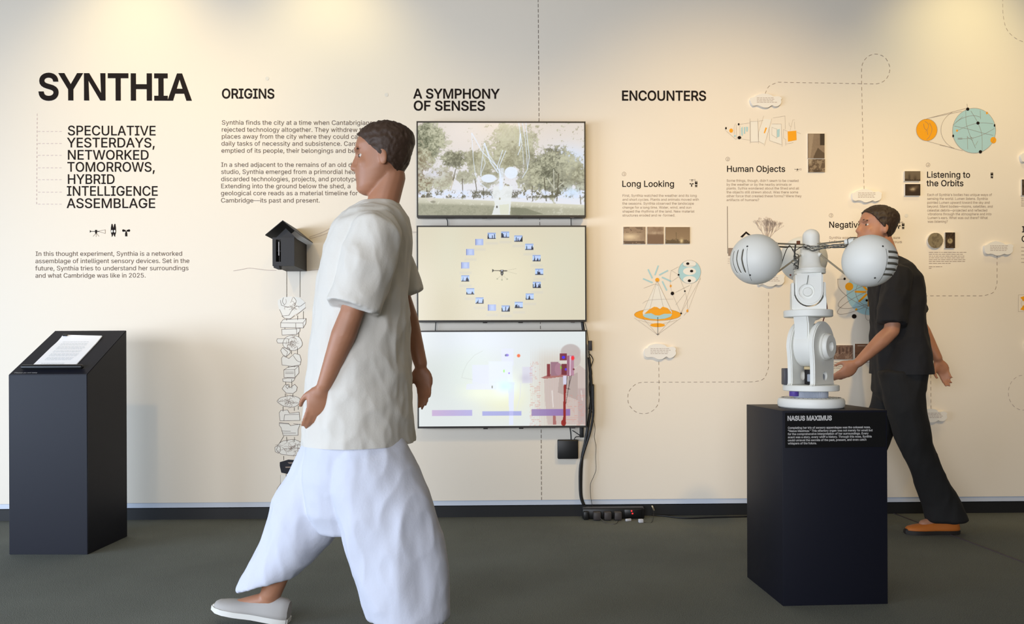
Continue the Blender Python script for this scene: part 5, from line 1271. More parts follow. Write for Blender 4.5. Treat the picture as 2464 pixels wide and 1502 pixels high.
def paint_scan(cv):
    w, h = cv.w, cv.h
    X = lambda x: 980 + x / 5.133; Y = lambda y: 770 + y / 5.133
    n = vnoise(w, h, 5, 41, 4); n2 = vnoise(w, h, 80, 42, 2)
    cv.a[:] = (220, 226, 226); cv.mix(cv.glow(X(250), Y(650), 50, 70), (204, 210, 206), .8); cv.mix(cv.glow(X(850), Y(250), 110, 40), (224, 230, 240)); cv.mix(cv.glow(X(750), Y(650), 60, 70), (222, 232, 226), .8)
    cv.mix(cv.glow(X(1200), Y(950), 60, 45), (232, 232, 196)); cv.mix(cv.glow(X(1180), Y(830), 36, 30), (244, 255, 250)); cv.mix(cv.glow(X(900), Y(900), 45, 20) * .8, (240, 246, 224))
    L = (224, 228, 250)
    cv.mix(cv.rect(X(800), Y(555), X(1240), Y(780), 4), L, .7); cv.mix(cv.rect(X(1165), Y(355), X(1310), Y(560), 4), L, .75); cv.mix(cv.poly([(X(720), Y(860)), (X(730), Y(790)), (X(1100), Y(760)), (X(1100), Y(860))]), L, .6)
    cv.mix(cv.rect(X(1005), Y(510), X(1300), Y(800), 4), (230, 238, 254), .6)
    cv.mix(cv.poly([(X(1235), Y(770)), (X(1320), Y(770)), (X(1305), Y(1300)), (X(1255), Y(1300)), (X(1250), Y(950))]), (222, 228, 255), .85)
    cv.mix(cv.glow(X(1200), Y(820), 18, 12), (214, 250, 255)); cv.mix(cv.line([(X(1400), Y(780)), (X(1390), Y(950)), (X(1350), Y(1110))], 2), (222, 224, 228), .7)
    cv.mix(cv.line([(X(a), Y(b)) for a, b in ((930, 380), (830, 430), (740, 530), (690, 630), (670, 710), (800, 735))], .9), (200, 206, 200), .8)
    cv.mix(cv.rect(X(1420), Y(580), X(1545), Y(780), 3), (212, 210, 226), .8); cv.mix(cv.glow(X(1460), Y(720), 14, 10), (196, 192, 208), .7)
    # right third: figures and red scan lines
    body = (192, 176, 172)
    cv.mix(np.clip((cv.X - X(1500)) / 40, 0, 1) * np.clip((cv.Y - Y(330)) / 30, 0, 1), (206, 200, 186), .6)
    cv.mix(cv.ell(X(2020), Y(400), 24, 20, 3), (184, 174, 172), .9); cv.mix(cv.ell(X(2070), Y(480), 15, 22, 3), (186, 176, 172), .8)
    cv.mix(cv.poly([(X(1690), Y(740)), (X(1780), Y(720)), (X(1870), Y(720)), (X(2060), Y(620)), (X(2130), Y(560)), (X(2205), Y(620)), (X(2205), Y(1300)), (X(1730), Y(1300)), (X(1700), Y(1000))]), body, .75)
    cv.mix(cv.poly([(X(1880), Y(700)), (X(2000), Y(700)), (X(2110), Y(650)), (X(2110), Y(1000)), (X(1860), Y(900))]), (158, 144, 140), .6); cv.mix(cv.rect(X(2110), Y(850), X(2205), Y(1300), 4), (172, 152, 152), .6)
    cv.mix(cv.line([(X(1790), Y(880)), (X(1800), Y(1080))], 3), (226, 224, 222), .8); cv.mix(cv.line([(X(2150), Y(880)), (X(2165), Y(1000))], 3), (214, 214, 212), .7)
    st = (np.sin((cv.X - X(1500)) * 1.55) > .2) & (cv.X > X(1520)); cv.mix(st * np.clip((cv.Y - Y(250)) / 60, 0, 1), (196, 158, 140), .28)
    hs = (np.sin(cv.Y * 1.4) > .3) & (cv.X > X(1510)) & (cv.Y > Y(520)) & (n2 > .55); cv.mix(hs * ((cv.X < X(1650)) | (cv.X > X(1950)) & (cv.Y > Y(920))), (206, 140, 128), .5)
    R1, R2 = (128, 40, 44), (176, 130, 150)
    cv.mix(cv.poly([(X(1650), Y(715)), (X(1740), Y(680)), (X(2060), Y(600)), (X(2060), Y(690)), (X(1700), Y(730))]), (158, 90, 84), .85)
    cv.mix(cv.rect(X(1725), Y(545), X(1765), Y(700)), R1); cv.mix(cv.rect(X(1770), Y(520), X(1870), Y(690)), (150, 110, 124)); cv.mix(cv.ell(X(1870), Y(610), 9, 15), (164, 120, 136)); cv.mix(cv.rect(X(1905), Y(545), X(1990), Y(680)), (112, 34, 46))
    cv.mix(cv.rect(X(1885), Y(415), X(1975), Y(500)), (118, 38, 60)); cv.mix(cv.rect(X(1975), Y(440), X(2060), Y(690)), R2); cv.mix(cv.line([(X(1990), Y(450)), (X(1990), Y(690))], 2), (110, 40, 70)); cv.mix(cv.line([(X(2020), Y(450)), (X(2015), Y(690))], 1.5), (232, 220, 232))
    cv.mix(cv.ell(X(1932), Y(463), 4, 3.5, 1.5), (60, 40, 240)); cv.mix(cv.ell(X(2047), Y(472), 4, 5, 2), (240, 40, 50)); cv.mix(cv.ell(X(1960), Y(612), 2.5, 3, 1.5), (90, 50, 220)); cv.mix(cv.ell(X(1900), Y(590), 1.6, 4, 1.5), (130, 190, 60)); cv.mix(cv.ell(X(2058), Y(612), 2.5), (120, 50, 56))
    cv.mix(cv.rect(X(1925), Y(690), X(1970), Y(800)), (206, 204, 224)); cv.mix(cv.poly([(X(1935), Y(800)), (X(1962), Y(800)), (X(1955), Y(1300)), (X(1922), Y(1300))]), (138, 28, 20)); cv.mix(cv.ell(X(1930), Y(1278), 6, 8), (146, 30, 18))
    for a in ([(1975, 700), (1965, 850), (2010, 860)], [(2030, 690), (1990, 860), (1960, 1040)], [(2010, 700), (1995, 860)]): cv.mix(cv.line([(X(x), Y(y)) for x, y in a], 1.1), (50, 34, 36), .9)
    cv.mix(cv.poly([(X(1795), Y(1180)), (X(1830), Y(1180)), (X(1840), Y(1300)), (X(1795), Y(1300))]), (156, 84, 80), .8)
    for x0, x1, y0, y1, c0, c1 in ((300, 797, 1112, 1185, (196, 170, 208), (176, 170, 222)), (922, 1407, 1130, 1185, (164, 166, 222), (160, 164, 222)), (1533, 2012, 1106, 1190, (150, 128, 178), (134, 100, 166))):
        t = np.clip((cv.X - X(x0)) / (X(x1) - X(x0)), 0, 1)[..., None]; m_ = cv.rect(X(x0), Y(y0), X(x1), Y(y1), 1)[..., None] * .9
        cv.a = cv.a * (1 - m_) + (np.array(c0) * (1 - t) + np.array(c1) * t) * m_
    cv.mix(cv.rect(X(1255), Y(1130), X(1305), Y(1185)), (190, 190, 236), .7); cv.mix(cv.poly([(X(1928), Y(1100)), (X(1958), Y(1100)), (X(1955), Y(1300)), (X(1922), Y(1300))]), (138, 28, 20))
    cv.mix(cv.ell(X(1230), Y(433), 4.5, 3, 1.5), (140, 120, 220)); cv.mix(cv.ell(X(1215), Y(435), 2, 2.5), (100, 110, 140)); cv.mix(cv.ell(X(1375), Y(440), 4, 4, 1.5), (240, 110, 60)); cv.mix(cv.ell(X(1193), Y(630), 1.8, 3.5, 1.5), (170, 240, 120)); cv.mix(cv.ell(X(1256), Y(657), 1.8, 2, 1), (160, 130, 240)); cv.mix(cv.ell(X(1046), Y(828), 1.2, 3.2, 1), (110, 110, 90))


TVOFF = 0.075
tvs = [((1002, 291), (1408, 293.5), (1410, 523.5), (1002.5, 522.5), paint_trees, 'top screen, a black-framed TV showing white robot shapes among pale trees'),
       ((1002.5, 542), (1410, 543.5), (1411.5, 775.5), (1003, 774), paint_ring, 'middle screen, a black-framed TV showing a ring of small blue pictures on beige'),
       ((1004, 794.5), (1411.5, 794), (1412.5, 1030.5), (1005, 1027.5), paint_scan, 'bottom screen, a black-framed TV showing purple bars and a red machine silhouette')]
TVE = []
for tl, tr, br, bl, fn, lab in tvs:
    q = [wl(*p, TVOFF) for p in (tl, tr, br, bl)]
    c = (q[0] + q[2]) / 2
    w = (q[1].x - q[0].x + q[2].x - q[3].x) / 2; h = (q[0].y - q[3].y + q[1].y - q[2].y) / 2
    F = wall_frame(c, TVOFF)
    e = empty('television', wall_frame(c, 0), lab, 'television', 'stacked wall screens')
    TVE.append((e, c, w, h))
    b = 3.2 * PXM; bb = 4.5 * PXM
    bm = bmesh.new()
    box_bm(bm, (0, 0, -0.029), (w, h, 0.046), None, 0.003, 2)
    box_bm(bm, (0, -h * .08, -0.062), (w * .8, h * .7, 0.024), None, 0.006, 2)
    link('casing', auto_smooth(me_from(bm)), M['bezel_side'], e, F)
    bm = bmesh.new()
    for cc, ss in (((0, h / 2 - b / 2, -0.002), (w, b, 0.008)), ((0, -h / 2 + bb / 2, -0.002), (w, bb, 0.008)),
                   ((-w / 2 + b / 2, -(bb - b) / 2, -0.002), (b, h - b - bb, 0.008)), ((w / 2 - b / 2, -(bb - b) / 2, -0.002), (b, h - b - bb, 0.008))):
        box_bm(bm, cc, ss)
    link('bezel', me_from(bm), M['bezel'], e, F)
    ix0, ix1 = -w / 2 + b, w / 2 - b; iy0, iy1 = -h / 2 + bb, h / 2 - b
    cv = Canvas(tl[0] + 3.2, tl[1] + 3.2, br[0] - 3.2, br[1] - 4.5, 400, 224, (200, 200, 200)); fn(cv)
    me = picture_me(cv, [Vector(p) for p in ((ix0, iy1, 0), (ix1, iy1, 0), (ix1, iy0, 0), (ix0, iy0, 0))])
    link('screen', me, M['screen'], e, F @ Matrix.Translation((0, 0, -0.003)))
    bm = bmesh.new()
    for fx in (-.1, .11): box_bm(bm, (w * fx, -h / 2 - 0.0032, -0.004), (0.026, 0.006, 0.01), None, 0.001, 1)
    link('sensor_strip', me_from(bm), M['bezel_side'], e, F)
    bm = bmesh.new(); box_bm(bm, (w * .418, -h / 2 - 0.0025, -0.002), (0.024, 0.006, 0.007), None, 0.001, 1)
    link('badge', me_from(bm), M['cable_grey'], e, F)
    bm = bmesh.new()
    for fx in (-.3, .3): box_bm(bm, (w * fx, 0, -0.0735 + .0005), (0.03, h * .8, 0.002)) if False else box_bm(bm, (w * fx, 0, -TVOFF + 0.001), (0.03, h * .75, 0.0018))
    link('wall_mount', me_from(bm), M['bezel_side'], e, F)

def wp3(px, py, off): q = wl(px, py, off); return WF @ Vector((q.x, q.y, off))

# short leads between the screens and the cable loom at the right side
def cable(name, lab, pts, r, off=0.02, mk='cable', cat='cable', group='screen cables'):
    P = [wp3(p[0], p[1], p[2] if len(p) > 2 else off) for p in pts]
    o = tube(name, spline_pts([p - P[0] for p in P], 5), r, M[mk], None, 8, Matrix.Translation(P[0]))
    return tag(o, lab, cat, group)

cable('short_cable', 'short black lead between the top and middle screens, near their left end', [(1075, 515), (1074.5, 526), (1077, 534), (1077, 552)], 0.0026)
cable('short_cable', 'short black lead between the top and middle screens, near their right end', [(1373, 515), (1374, 530), (1374, 552)], 0.0022)
cable('short_cable', 'short black lead between the middle and bottom screens at left', [(1049, 768), (1048, 785), (1047, 805)], 0.0026)
cable('flat_strap', 'wide black strap between the middle and bottom screens at right', [(1400, 765), (1402, 782), (1405, 805)], 0.009, 0.03)
cable('thin_cable', 'thin black wire curving from the middle screen to the right side of the bottom screen', [(1405, 770), (1409, 783), (1413, 800), (1416, 830)], 0.0016, 0.03)
cable('loom_cable', 'thick black cable bundle dropping from the bottom screen to the power strip', [(1417, 860), (1421, 900), (1423, 940), (1421, 985), (1416, 1020), (1408, 1065), (1401, 1100), (1398, 1150), (1399, 1195), (1408, 1222)], 0.0085, 0.03)
cable('loom_cable', 'second thick black cable beside the bundle below the bottom screen', [(1427, 925, .055), (1427, 970, .055), (1427, 1000, .055), (1420, 1040, .055), (1406, 1085, .05), (1396.5, 1120, .05), (1395, 1160, .05), (1397, 1195, .05), (1404, 1216, .05)], 0.007, 0.05)
cable('loop_cable', 'black cable loop bulging right beside the bottom screen', [(1419, 852), (1427, 865), (1423, 880), (1418, 905), (1421, 925), (1427, 940), (1421, 962), (1417, 985)], 0.0028, 0.03)
cable('loop_cable', 'inner black cable loop close to the bottom screen edge', [(1417, 845), (1419, 870), (1424, 900), (1418, 925), (1419, 950), (1423, 970), (1417, 1005)], 0.003, 0.026)
cable('thin_wire', 'thin dark wire snaking down the wall right of the cable bundle', [(1423, 985), (1428, 1010), (1432, 1032), (1430, 1052), (1434, 1075), (1433, 1100), (1434, 1130), (1428, 1148), (1421, 1165), (1421, 1190), (1424, 1212), (1431, 1228, .03)], 0.0012, 0.012)
# box clipped at the right edge of the bottom screen
c = wl(1420, 832, 0.04)
tag(box('side_connector', (0, 0, 0), (0.02, 0.058, 0.03), mat('dark_connector', rgb(44, 44, 54), 0.5), None, wall_frame(c, 0.04), 0.003), 'dark plug block on the right edge of the bottom screen', 'connector')
# media box
c = wl(1366, 1081, 0.02)
e = empty('media_player', wall_frame(c, 0), 'square black media player box mounted on the wall under the bottom screen', 'media player')
box('housing', (0, 0, 0.021), (50 * PXM * .985, 46 * PXM, 0.034), M['black_plastic'], e, wall_frame(c, 0), 0.006, 3)
box('mount_plate', (0, 0, 0.002), (0.08, 0.08, 0.003), M['black_plastic'], e, wall_frame(c, 0))
cable('player_cable', 'black lead with a plug between the bottom screen and the media player', [(1371, 1024), (1373, 1040), (1374, 1052), (1374, 1060)], 0.0034, 0.026)
cable('player_cable', 'black looping lead above the media player at right', [(1377, 1036), (1388, 1043), (1396, 1050), (1385, 1052), (1381, 1060)], 0.0024, 0.024)
c = wl(1400, 1040, 0.03)
tag(box('screen_bracket', (0, 0, 0.013), (0.022, 0.065, 0.022), M['bezel_side'], None, wall_frame(c, 0.002), 0.002), 'small black wall bracket tab under the right end of the bottom screen', 'bracket')

# ------------------------------------------------------------------ power strip with plugs on the floor
P0 = on_floor(1403, 1252); P1 = on_floor(1552, 1250)
ps = (P1 - P0).length
cx = (P0 + P1) / 2 + Vector((0, 0.03, 0))
PSM = Matrix.Translation((cx.x, cx.y, 0)) @ Matrix.Rotation(0.015, 4, 'Z')
e = empty('power_strip', PSM, 'long black power strip with square adapters on the floor under the screens', 'power strip')
box('strip_body', (0, 0.012, 0.031), (ps, 0.045, 0.058), M['black_plastic'], e, PSM, 0.005)
box('top_rail', (0, 0.012, 0.063), (ps * .98, 0.03, 0.006), M['cable_grey'], e, PSM, 0.002)
grey = mat('adapter_plastic', rgb(58, 52, 50), 0.5)
for i, fx in enumerate((-.28, -.11, .055)):
    bm = bmesh.new(); box_bm(bm, (ps * fx, -0.038, 0.026), (0.042, 0.05, 0.044), None, 0.005, 2)
    link('power_adapter', auto_smooth(me_from(bm)), grey, e, PSM)
box('side_adapter', (-ps * .45, -0.02, 0.025), (0.03, 0.035, 0.046), M['black_plastic'], e, PSM, 0.004)
box('switch_housing', (ps * .31, -0.014, 0.033), (0.1, 0.012, 0.045), M['plaque'], e, PSM, 0.002)
red = mat('red_indicator', (1.0, 0.02, 0.02, 1), 0.4, emit=2.2)
for fx, z in ((.285, .048), (.3, .033)):
    bm = bmesh.new(); bmesh.ops.create_uvsphere(bm, u_segments=12, v_segments=8, radius=0.0042, matrix=Matrix.Translation((ps * fx, -0.021, z)))
    link('indicator_light', me_from(bm, smooth=True), red, e, PSM)
whitep = mat('white_plastic', rgb(200, 200, 205), 0.5)
def floor_bit(name, lab, cat, px, py, s, m, rz, z=0.0, bev=.003):
    p = on_floor(px, py); Mx = Matrix.Translation((p.x, p.y, z + s[2] / 2 + .0005)) @ Matrix.Rotation(rz, 4, 'Z')
    return tag(box(name, (0, 0, 0), s, m, None, Mx, bev), lab, cat)
floor_bit('white_plug', 'small white plug lying right of the red lights on the floor', 'plug', 1542, 1258, (0.026, 0.02, 0.02), whitep, .2)
floor_bit('white_plug', 'small pale connector left of the white plug by the red lights', 'plug', 1512, 1254.5, (0.034, 0.012, 0.014), whitep, .35)
p = wp3(1571, 1222, 0.012)
tag(tube('cable_clip', [Vector((-0.006, 0, 0.012)), Vector((0, -.002, 0.002)), Vector((0.006, -.004, -0.016))], 0.0045, mat('cream_clip', rgb(205, 190, 160), .5), None, 8, Matrix.Translation(p)), 'small cream clip hanging on the black base right of the power strip', 'clip')
def floor_cable(lab, pts, r, mk='cable', name='floor_cable', group='cables on the floor'):
    P = [on_floor(p[0], p[1]) + Vector((0, 0, (p[2] if len(p) > 2 else 0) + r)) for p in pts]
    o = tube(name, spline_pts([q - P[0] for q in P], 5), r, M[mk], None, 8, Matrix.Translation(P[0]))
    return tag(o, lab, 'cable', group)
floor_cable('brown-black cable on the floor running right from the power strip to the pedestal', [(1556, 1240), (1600, 1244), (1650, 1249), (1720, 1247), (1800, 1245)], 0.005)
floor_cable('thin grey cable curving in front of the plugged adapters', [(1428, 1246, .03), (1440, 1252, .02), (1458, 1259), (1480, 1262), (1488, 1254)], 0.0016, 'cable_grey')
floor_cable('thin dark cable arching from the cream clip to the white plug', [(1572, 1246, .06), (1573, 1250, .03), (1568, 1258), (1550, 1258)], 0.0014)
floor_cable('black cable on the floor left of the power strip', [(300, 1247), (350, 1246), (390, 1248), (420, 1246), (600, 1247)], 0.003)
# electronics heap right of the robot pedestal
p = on_floor(2170, 1230)
MX = Matrix.Translation((p.x, p.y, 0))
e = empty('electronics_heap', MX, 'small dark electronics module with white and amber plugs behind the walker, by the wall', 'electronics')
box('module_body', (0.015, 0, 0.05), (0.075, 0.04, 0.1), M['black_plastic'], e, MX, 0.004)
box('white_tab', (-0.032, -0.01, 0.06), (0.012, 0.012, 0.05), whitep, e, MX, 0.002)
box('amber_plug', (0.035, -0.024, 0.062), (0.022, 0.012, 0.016), mat('amber_plastic', rgb(150, 128, 60), .5), e, MX, 0.002)
floor_cable('thick black cable arching from the electronics module right along the wall', [(2190, 1228, .05), (2215, 1230, .08), (2250, 1228, .06), (2300, 1226), (2360, 1225)], 0.008)

# ------------------------------------------------------------------ black wooden shed model projecting from the wall
PROJ = 0.28
f_off = PROJ
def sp(px, py): q = wl(px, py, f_off); return q
c = wl(682, 640, f_off)
SM = wall_frame(c, 0.0)
e = empty('shed_model', SM, 'small black model shed with a gabled roof projecting from the wall above the core drawing', 'shed model')
k = (WALL_Y - PROJ) / FPX
hw = 26 * k
blk = mat('black_stained_wood', rgb(28, 27, 30), 0.6, bump=.1, bscale=90)
L0, L1 = 0.001, PROJ
ytop = (640 - 572) * k; yap = (640 - 541) * k
bm = bmesh.new()
# side walls, floor, back, gable front with window opening
t = 0.006
box_bm(bm, (hw - t / 2, ytop / 2, L1 / 2), (t, ytop, L1 - .002)); box_bm(bm, (-hw + t / 2, ytop / 2, L1 / 2), (t, ytop, L1 - .002)); box_bm(bm, (0, t / 2, L1 / 2), (2 * hw - 2 * t, t, L1 - .002))
link('side_walls', me_from(bm), blk, e, SM)
bm = bmesh.new()
wx0, wx1 = (664 - 682) * k, (676 - 682) * k; wy0, wy1 = (640 - 630) * k, (640 - 577) * k
for poly in ([(-hw, 0), (wx0, 0), (wx0, ytop), (-hw, ytop)], [(wx1, 0), (hw, 0), (hw, ytop), (wx1, ytop)], [(wx0, 0), (wx1, 0), (wx1, wy0), (wx0, wy0)], [(wx0, wy1), (wx1, wy1), (wx1, ytop), (wx0, ytop)]):
    prism_bm(bm, poly, L1 - t, L1)
link('front_wall', me_from(bm), blk, e, SM)
bm = bmesh.new(); prism_bm(bm, [(-hw, ytop + .0005), (hw, ytop + .0005), (0, yap - 0.012)], L1 - 0.05 - t, L1 - 0.05); link('gable', me_from(bm), blk, e, SM)
bm = bmesh.new(); xm = (wx0 + wx1) / 2
box_bm(bm, (xm, (wy0 + wy1) / 2 + .012, L1 - .012), (0.004, (wy1 - wy0) * .62, .004)); link('window_tube', me_from(bm), mat('pale_tube', rgb(190, 190, 195), .4, emit=0), e, SM)
bm = bmesh.new(); box_bm(bm, (xm, (wy0 + wy1) / 2, L1 - .02), (0.003, (wy1 - wy0), .003)); box_bm(bm, (xm, (wy0 + wy1) / 2, L1 - .0205), (wx1 - wx0, .003, .003)); link('window_bar', me_from(bm), blk, e, SM)
rt = 0.004; rex = 41.5 * k; rey = (640 - 566) * k; ra = (640 - 531.5) * k
for s, nm in ((-1, 'roof_panel'), (1, 'roof_panel')):
    bm = bmesh.new(); prism_bm(bm, [(0, ra), (s * rex, rey), (s * rex, rey - rt), (0, ra - rt)], 0.001, L1 + 0.012); link(nm, me_from(bm), blk, e, SM)
bm = bmesh.new(); box_bm(bm, (-hw + .02, -.005, L1 * .9), (.03, .010, L1 * .18)); box_bm(bm, (-hw + .028, -.013, L1 * .9), (.016, .006, L1 * .16)); link('base_step', me_from(bm), blk, e, SM)

# ------------------------------------------------------------------ left lectern pedestal
zf = 0.95 * (1 - 42.5 / 480.0)
A = on_floor(22, 1335); Bq = on_floor(211, 1335); Cb = on_floor(303.6, 1291.4)
wd = (Bq - A).length; dpt = (Cb - Bq).length
ang = math.atan2(Bq.y - A.y, Bq.x - A.x)
LM = Matrix.Translation((A.x, A.y, 0)) @ Matrix.Rotation(ang + 0.0, 4, 'Z')
zb = EYE + (HOR - 791.5) / FPX * Cb.y
e = empty('lectern_pedestal', LM, 'tall black lectern pedestal with a slanted top at the left', 'pedestal')
bm = bmesh.new()
v = [(0, 0, 0.0), (wd, 0, 0), (wd, dpt, 0), (0, dpt, 0), (0, 0, zf), (wd, 0, zf), (wd, dpt, zb), (0, dpt, zb)]
vs = [bm.verts.new(q) for q in v]
for f in ((0, 3, 2, 1), (4, 5, 6, 7), (0, 1, 5, 4), (1, 2, 6, 5), (2, 3, 7, 6), (3, 0, 4, 7)): bm.faces.new([vs[i] for i in f])
bmesh.ops.bevel(bm, geom=list(bm.edges), offset=0.0022, segments=2, affect='EDGES')
link('body', auto_smooth(me_from(bm)), M['black'], e, LM)
sl = math.atan2(zb - zf, dpt)
TM = LM @ Matrix.Translation((0, 0, zf)) @ Matrix.Rotation(sl, 4, 'X')      # x along front, y up the slope
sll = math.hypot(zb - zf, dpt)
e2 = e
bm = bmesh.new(); rl = wd * .80
box_bm(bm, (wd * .50, sll * .115, 0.013), (rl, 0.024, 0.022), None, 0.0105, 5)
link('paper_ledge', auto_smooth(me_from(bm), 60), M['black_plastic'], e, TM)
me = text_me([('Please do not take', 0, 0, 0.112, 0.0088)]); link('small_notice', me, M['label_white'], e, TM @ Matrix.Translation((wd * .052, sll * .028, 0.0008)))
# paper sheets lying on the slope
PMx = TM @ Matrix.Translation((wd * .19, sll * .162, 0.0))
pe = empty('paper_stack', PMx, 'stack of white printed sheets with a clip on the slanted lectern top', 'paper')
pw, ph = wd * .555, sll * .67
bm = bmesh.new(); N = 16
def sheet(z, dx, dy):
    g = []
    for i in range(N + 1):
        for j in range(3):
            u = i / N; vv = j / 2
            curl = 0.012 * max(0, (u - .72) / .28) ** 2 * (1 - vv * .6)
            g.append(bm.verts.new((dx + pw * vv + (0.01 * max(0, (u - .6) / .4) ** 1.5 if j == 0 else 0), dy + ph * u, z + curl)))
    for i in range(N):
        for j in range(2):
            bm.faces.new((g[i * 3 + j], g[i * 3 + j + 1], g[(i + 1) * 3 + j + 1], g[(i + 1) * 3 + j]))
for s_, (z, dx, dy) in enumerate([(0.0015, .004, .001), (0.0025, .001, 0), (0.0035, .002, .002)]): sheet(z, dx, dy)
me = bpy.data.meshes.new('sheets'); bm.to_mesh(me); bm.free(); link('sheets', me, M['paper'], pe, PMx)
bm = bmesh.new(); r = random.Random(3)
rows = [.05, .085, .20, .235, .27, .33, .365, .40, .46, .495, .56, .60, .64, .70, .74, .80]
for yv in rows:
    x = pw * .17; x2 = pw * (.80 if yv > .1 else .70)
    while x < x2:
        ww = r.uniform(.006, .02); zz = 0.0043 + 0.012 * max(0, (yv - .72) / .28) ** 2
        q = [bm.verts.new((a, b, zz)) for a, b in ((x, ph * yv), (x + ww, ph * yv), (x + ww, ph * yv + .0035), (x, ph * yv + .0035))]; bm.faces.new(q); x += ww + .003
me = bpy.data.meshes.new('rows'); bm.to_mesh(me); bm.free(); link('printed_lines', me, M['print_grey'], pe, PMx)['kind'] = 'stuff'
bm = bmesh.new(); box_bm(bm, (pw * .12, ph * .985, 0.017), (0.022, 0.014, 0.009), None, .003, 2); box_bm(bm, (pw * .17, ph * .955, 0.02), (0.012, 0.006, 0.004)); link('clip', auto_smooth(me_from(bm)), M['black_plastic'], pe, PMx)


# ================================================================== the robot on its pedestal
def boolean(me, cutters, op='DIFFERENCE'):
    o = bpy.data.objects.new('tmp', me); COL.objects.link(o); cs = []
    for cme in cutters:
        c = bpy.data.objects.new('cut', cme); COL.objects.link(c); cs.append(c)
        md = o.modifiers.new('b', 'BOOLEAN'); md.object = c; md.operation = op; md.solver = 'EXACT'
    dg = bpy.context.evaluated_depsgraph_get(); dg.update()
    out = bpy.data.meshes.new_from_object(o.evaluated_get(dg))
    for c in cs: bpy.data.objects.remove(c)
    bpy.data.objects.remove(o)
    return out


TH = 0.050
FL = on_floor(1884, 1459)
PW, PD, PH = 0.406, 0.385, 0.7365
PM_ = Matrix.Translation((FL.x, FL.y, 0)) @ Matrix.Rotation(TH, 4, 'Z')
e = empty('display_pedestal', PM_, 'square black display pedestal with a NASUS MAXIMUS plaque under the white robot', 'pedestal')
box('body', (PW / 2, PD / 2, PH / 2), (PW, PD, PH), M['black'], e, PM_, 0.002, 2)
FM = PM_ @ Matrix.Translation((0, 0, PH)) @ Matrix.Rotation(PI / 2, 4, 'X')        # x along the front, y up, z towards the camera
kf = FL.y / FPX
bm = bmesh.new(); box_bm(bm, (PW * .505, -0.074, 0.0009), (PW * .955, 0.132, 0.0016)); link('plaque', me_from(bm), M['plaque'], e, FM)
me = text_me([('NASUS MAXIMUS', 12 * kf, -23.5 * kf, 121.5 * kf, 10.6 * kf)], 0, 0.8 * kf)
link('plaque_title', me, M['label_white'], e, FM @ Matrix.Translation((0, 0, 0.0022)))
rows = ['Completing her trio of sensory appendages was the colossal nose,', '"Nasus Maximus." This olfactory organ was not merely for smell but', 'for the comprehensive interpretation of her surroundings. Every',
        'scent was a story, every whiff a history. Through this nose, Synthia', 'could unravel the secrets of the past, present, and even catch', 'whispers of the future.']
wds = [204, 209, 199, 207, 194, 71]
me = text_me([(s, 13 * kf, (-43.5 - 7.5 * i) * kf, (13 + wds[i]) * kf, 4.9 * kf) for i, s in enumerate(rows)], 0, 0.18 * kf)
link('plaque_text', me, M['label_white'], e, FM @ Matrix.Translation((0, 0, 0.0022)))

RW = mat('matte_white_print', rgb(240, 240, 234), 0.5, bump=0.04, bscale=220)
RG = mat('blue_grey_plastic', rgb(158, 164, 176), 0.5)
DK = mat('dark_electronics', rgb(26, 24, 28), 0.5)
DARKIN = mat('dark_recess', rgb(60, 58, 56), 0.8)
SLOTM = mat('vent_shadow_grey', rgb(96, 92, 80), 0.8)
METAL = mat('steel_rod', rgb(176, 166, 146), 0.35, metal=0.6)
WIRE = mat('dark_wire', rgb(44, 40, 36), 0.6)
WIREG = mat('grey_wire', rgb(120, 122, 116), 0.6)
WIRER = mat('red_wire', rgb(120, 50, 48), 0.6)
pc = PM_ @ Vector((PW * .5 - 0.012, PD * .5 - 0.01, PH))
RM = Matrix.Translation(pc)
rb = empty('robot', RM, 'white robot arm with three hollow white spheres standing on the black display pedestal', 'robot')
K = 1 / 598.7


def Zp(py): return (981.5 - py) * K


def rpart(name, me, m, Lx=None, parent=None, smooth=True):
    if smooth: auto_smooth(me, 32)
    return link(name, me, m, parent or rb, RM @ (Lx or Matrix.Identity(4)))


def lat(prof, n=64, Lx=None):
    b = bmesh.new(); lathe_bm(b, prof, n, Lx); return me_from(b)


base = rpart('base_disc', lat([(0.0, 0.0), (0.119, 0.0), (0.125, 0.004), (0.1275, 0.012), (0.1275, 0.026), (0.123, 0.036), (0.112, 0.0395), (0.0, 0.0395)], 96), RW)
b_ = bmesh.new()
for k in range(40):
    a = 2 * PI * k / 40; T = Matrix.Rotation(a, 4, 'Z')
    box_bm(b_, (0.108, 0, 0.0397), (0.010, 0.0012, 0.0008), T)
rpart('tick_marks', me_from(b_), WIRE, parent=base, smooth=False)['kind'] = 'stuff'
poly = []
for k in range(180):
    a = 2 * PI * k / 180; r_ = 0.0655 if k % 2 else 0.0635
    poly.append((r_ * math.cos(a), r_ * math.sin(a)))
b_ = bmesh.new(); prism_bm(b_, poly, 0.0397, 0.0665); rpart('gear_ring', me_from(b_), RG, smooth=False)
rpart('purple_spacer', lat([(0, 0), (0.017, 0), (0.018, 0.002), (0.018, 0.019), (0, 0.019)], 24, Matrix.Translation((-0.075, -0.02, 0.046))), mat('purple_plastic', rgb(84, 60, 150), .5))
lb = rpart('lower_plate', lat([(0, 0.0667), (0.104, 0.0667), (0.107, 0.069), (0.107, 0.087), (0.104, 0.090), (0, 0.090)], 80), RW)

PSI = math.radians(46)
YF = Matrix.Rotation(-PSI, 4, 'Z')                     # x' = plate normal, y' = along the plates
ZP = 0.243; ARC = 0.098


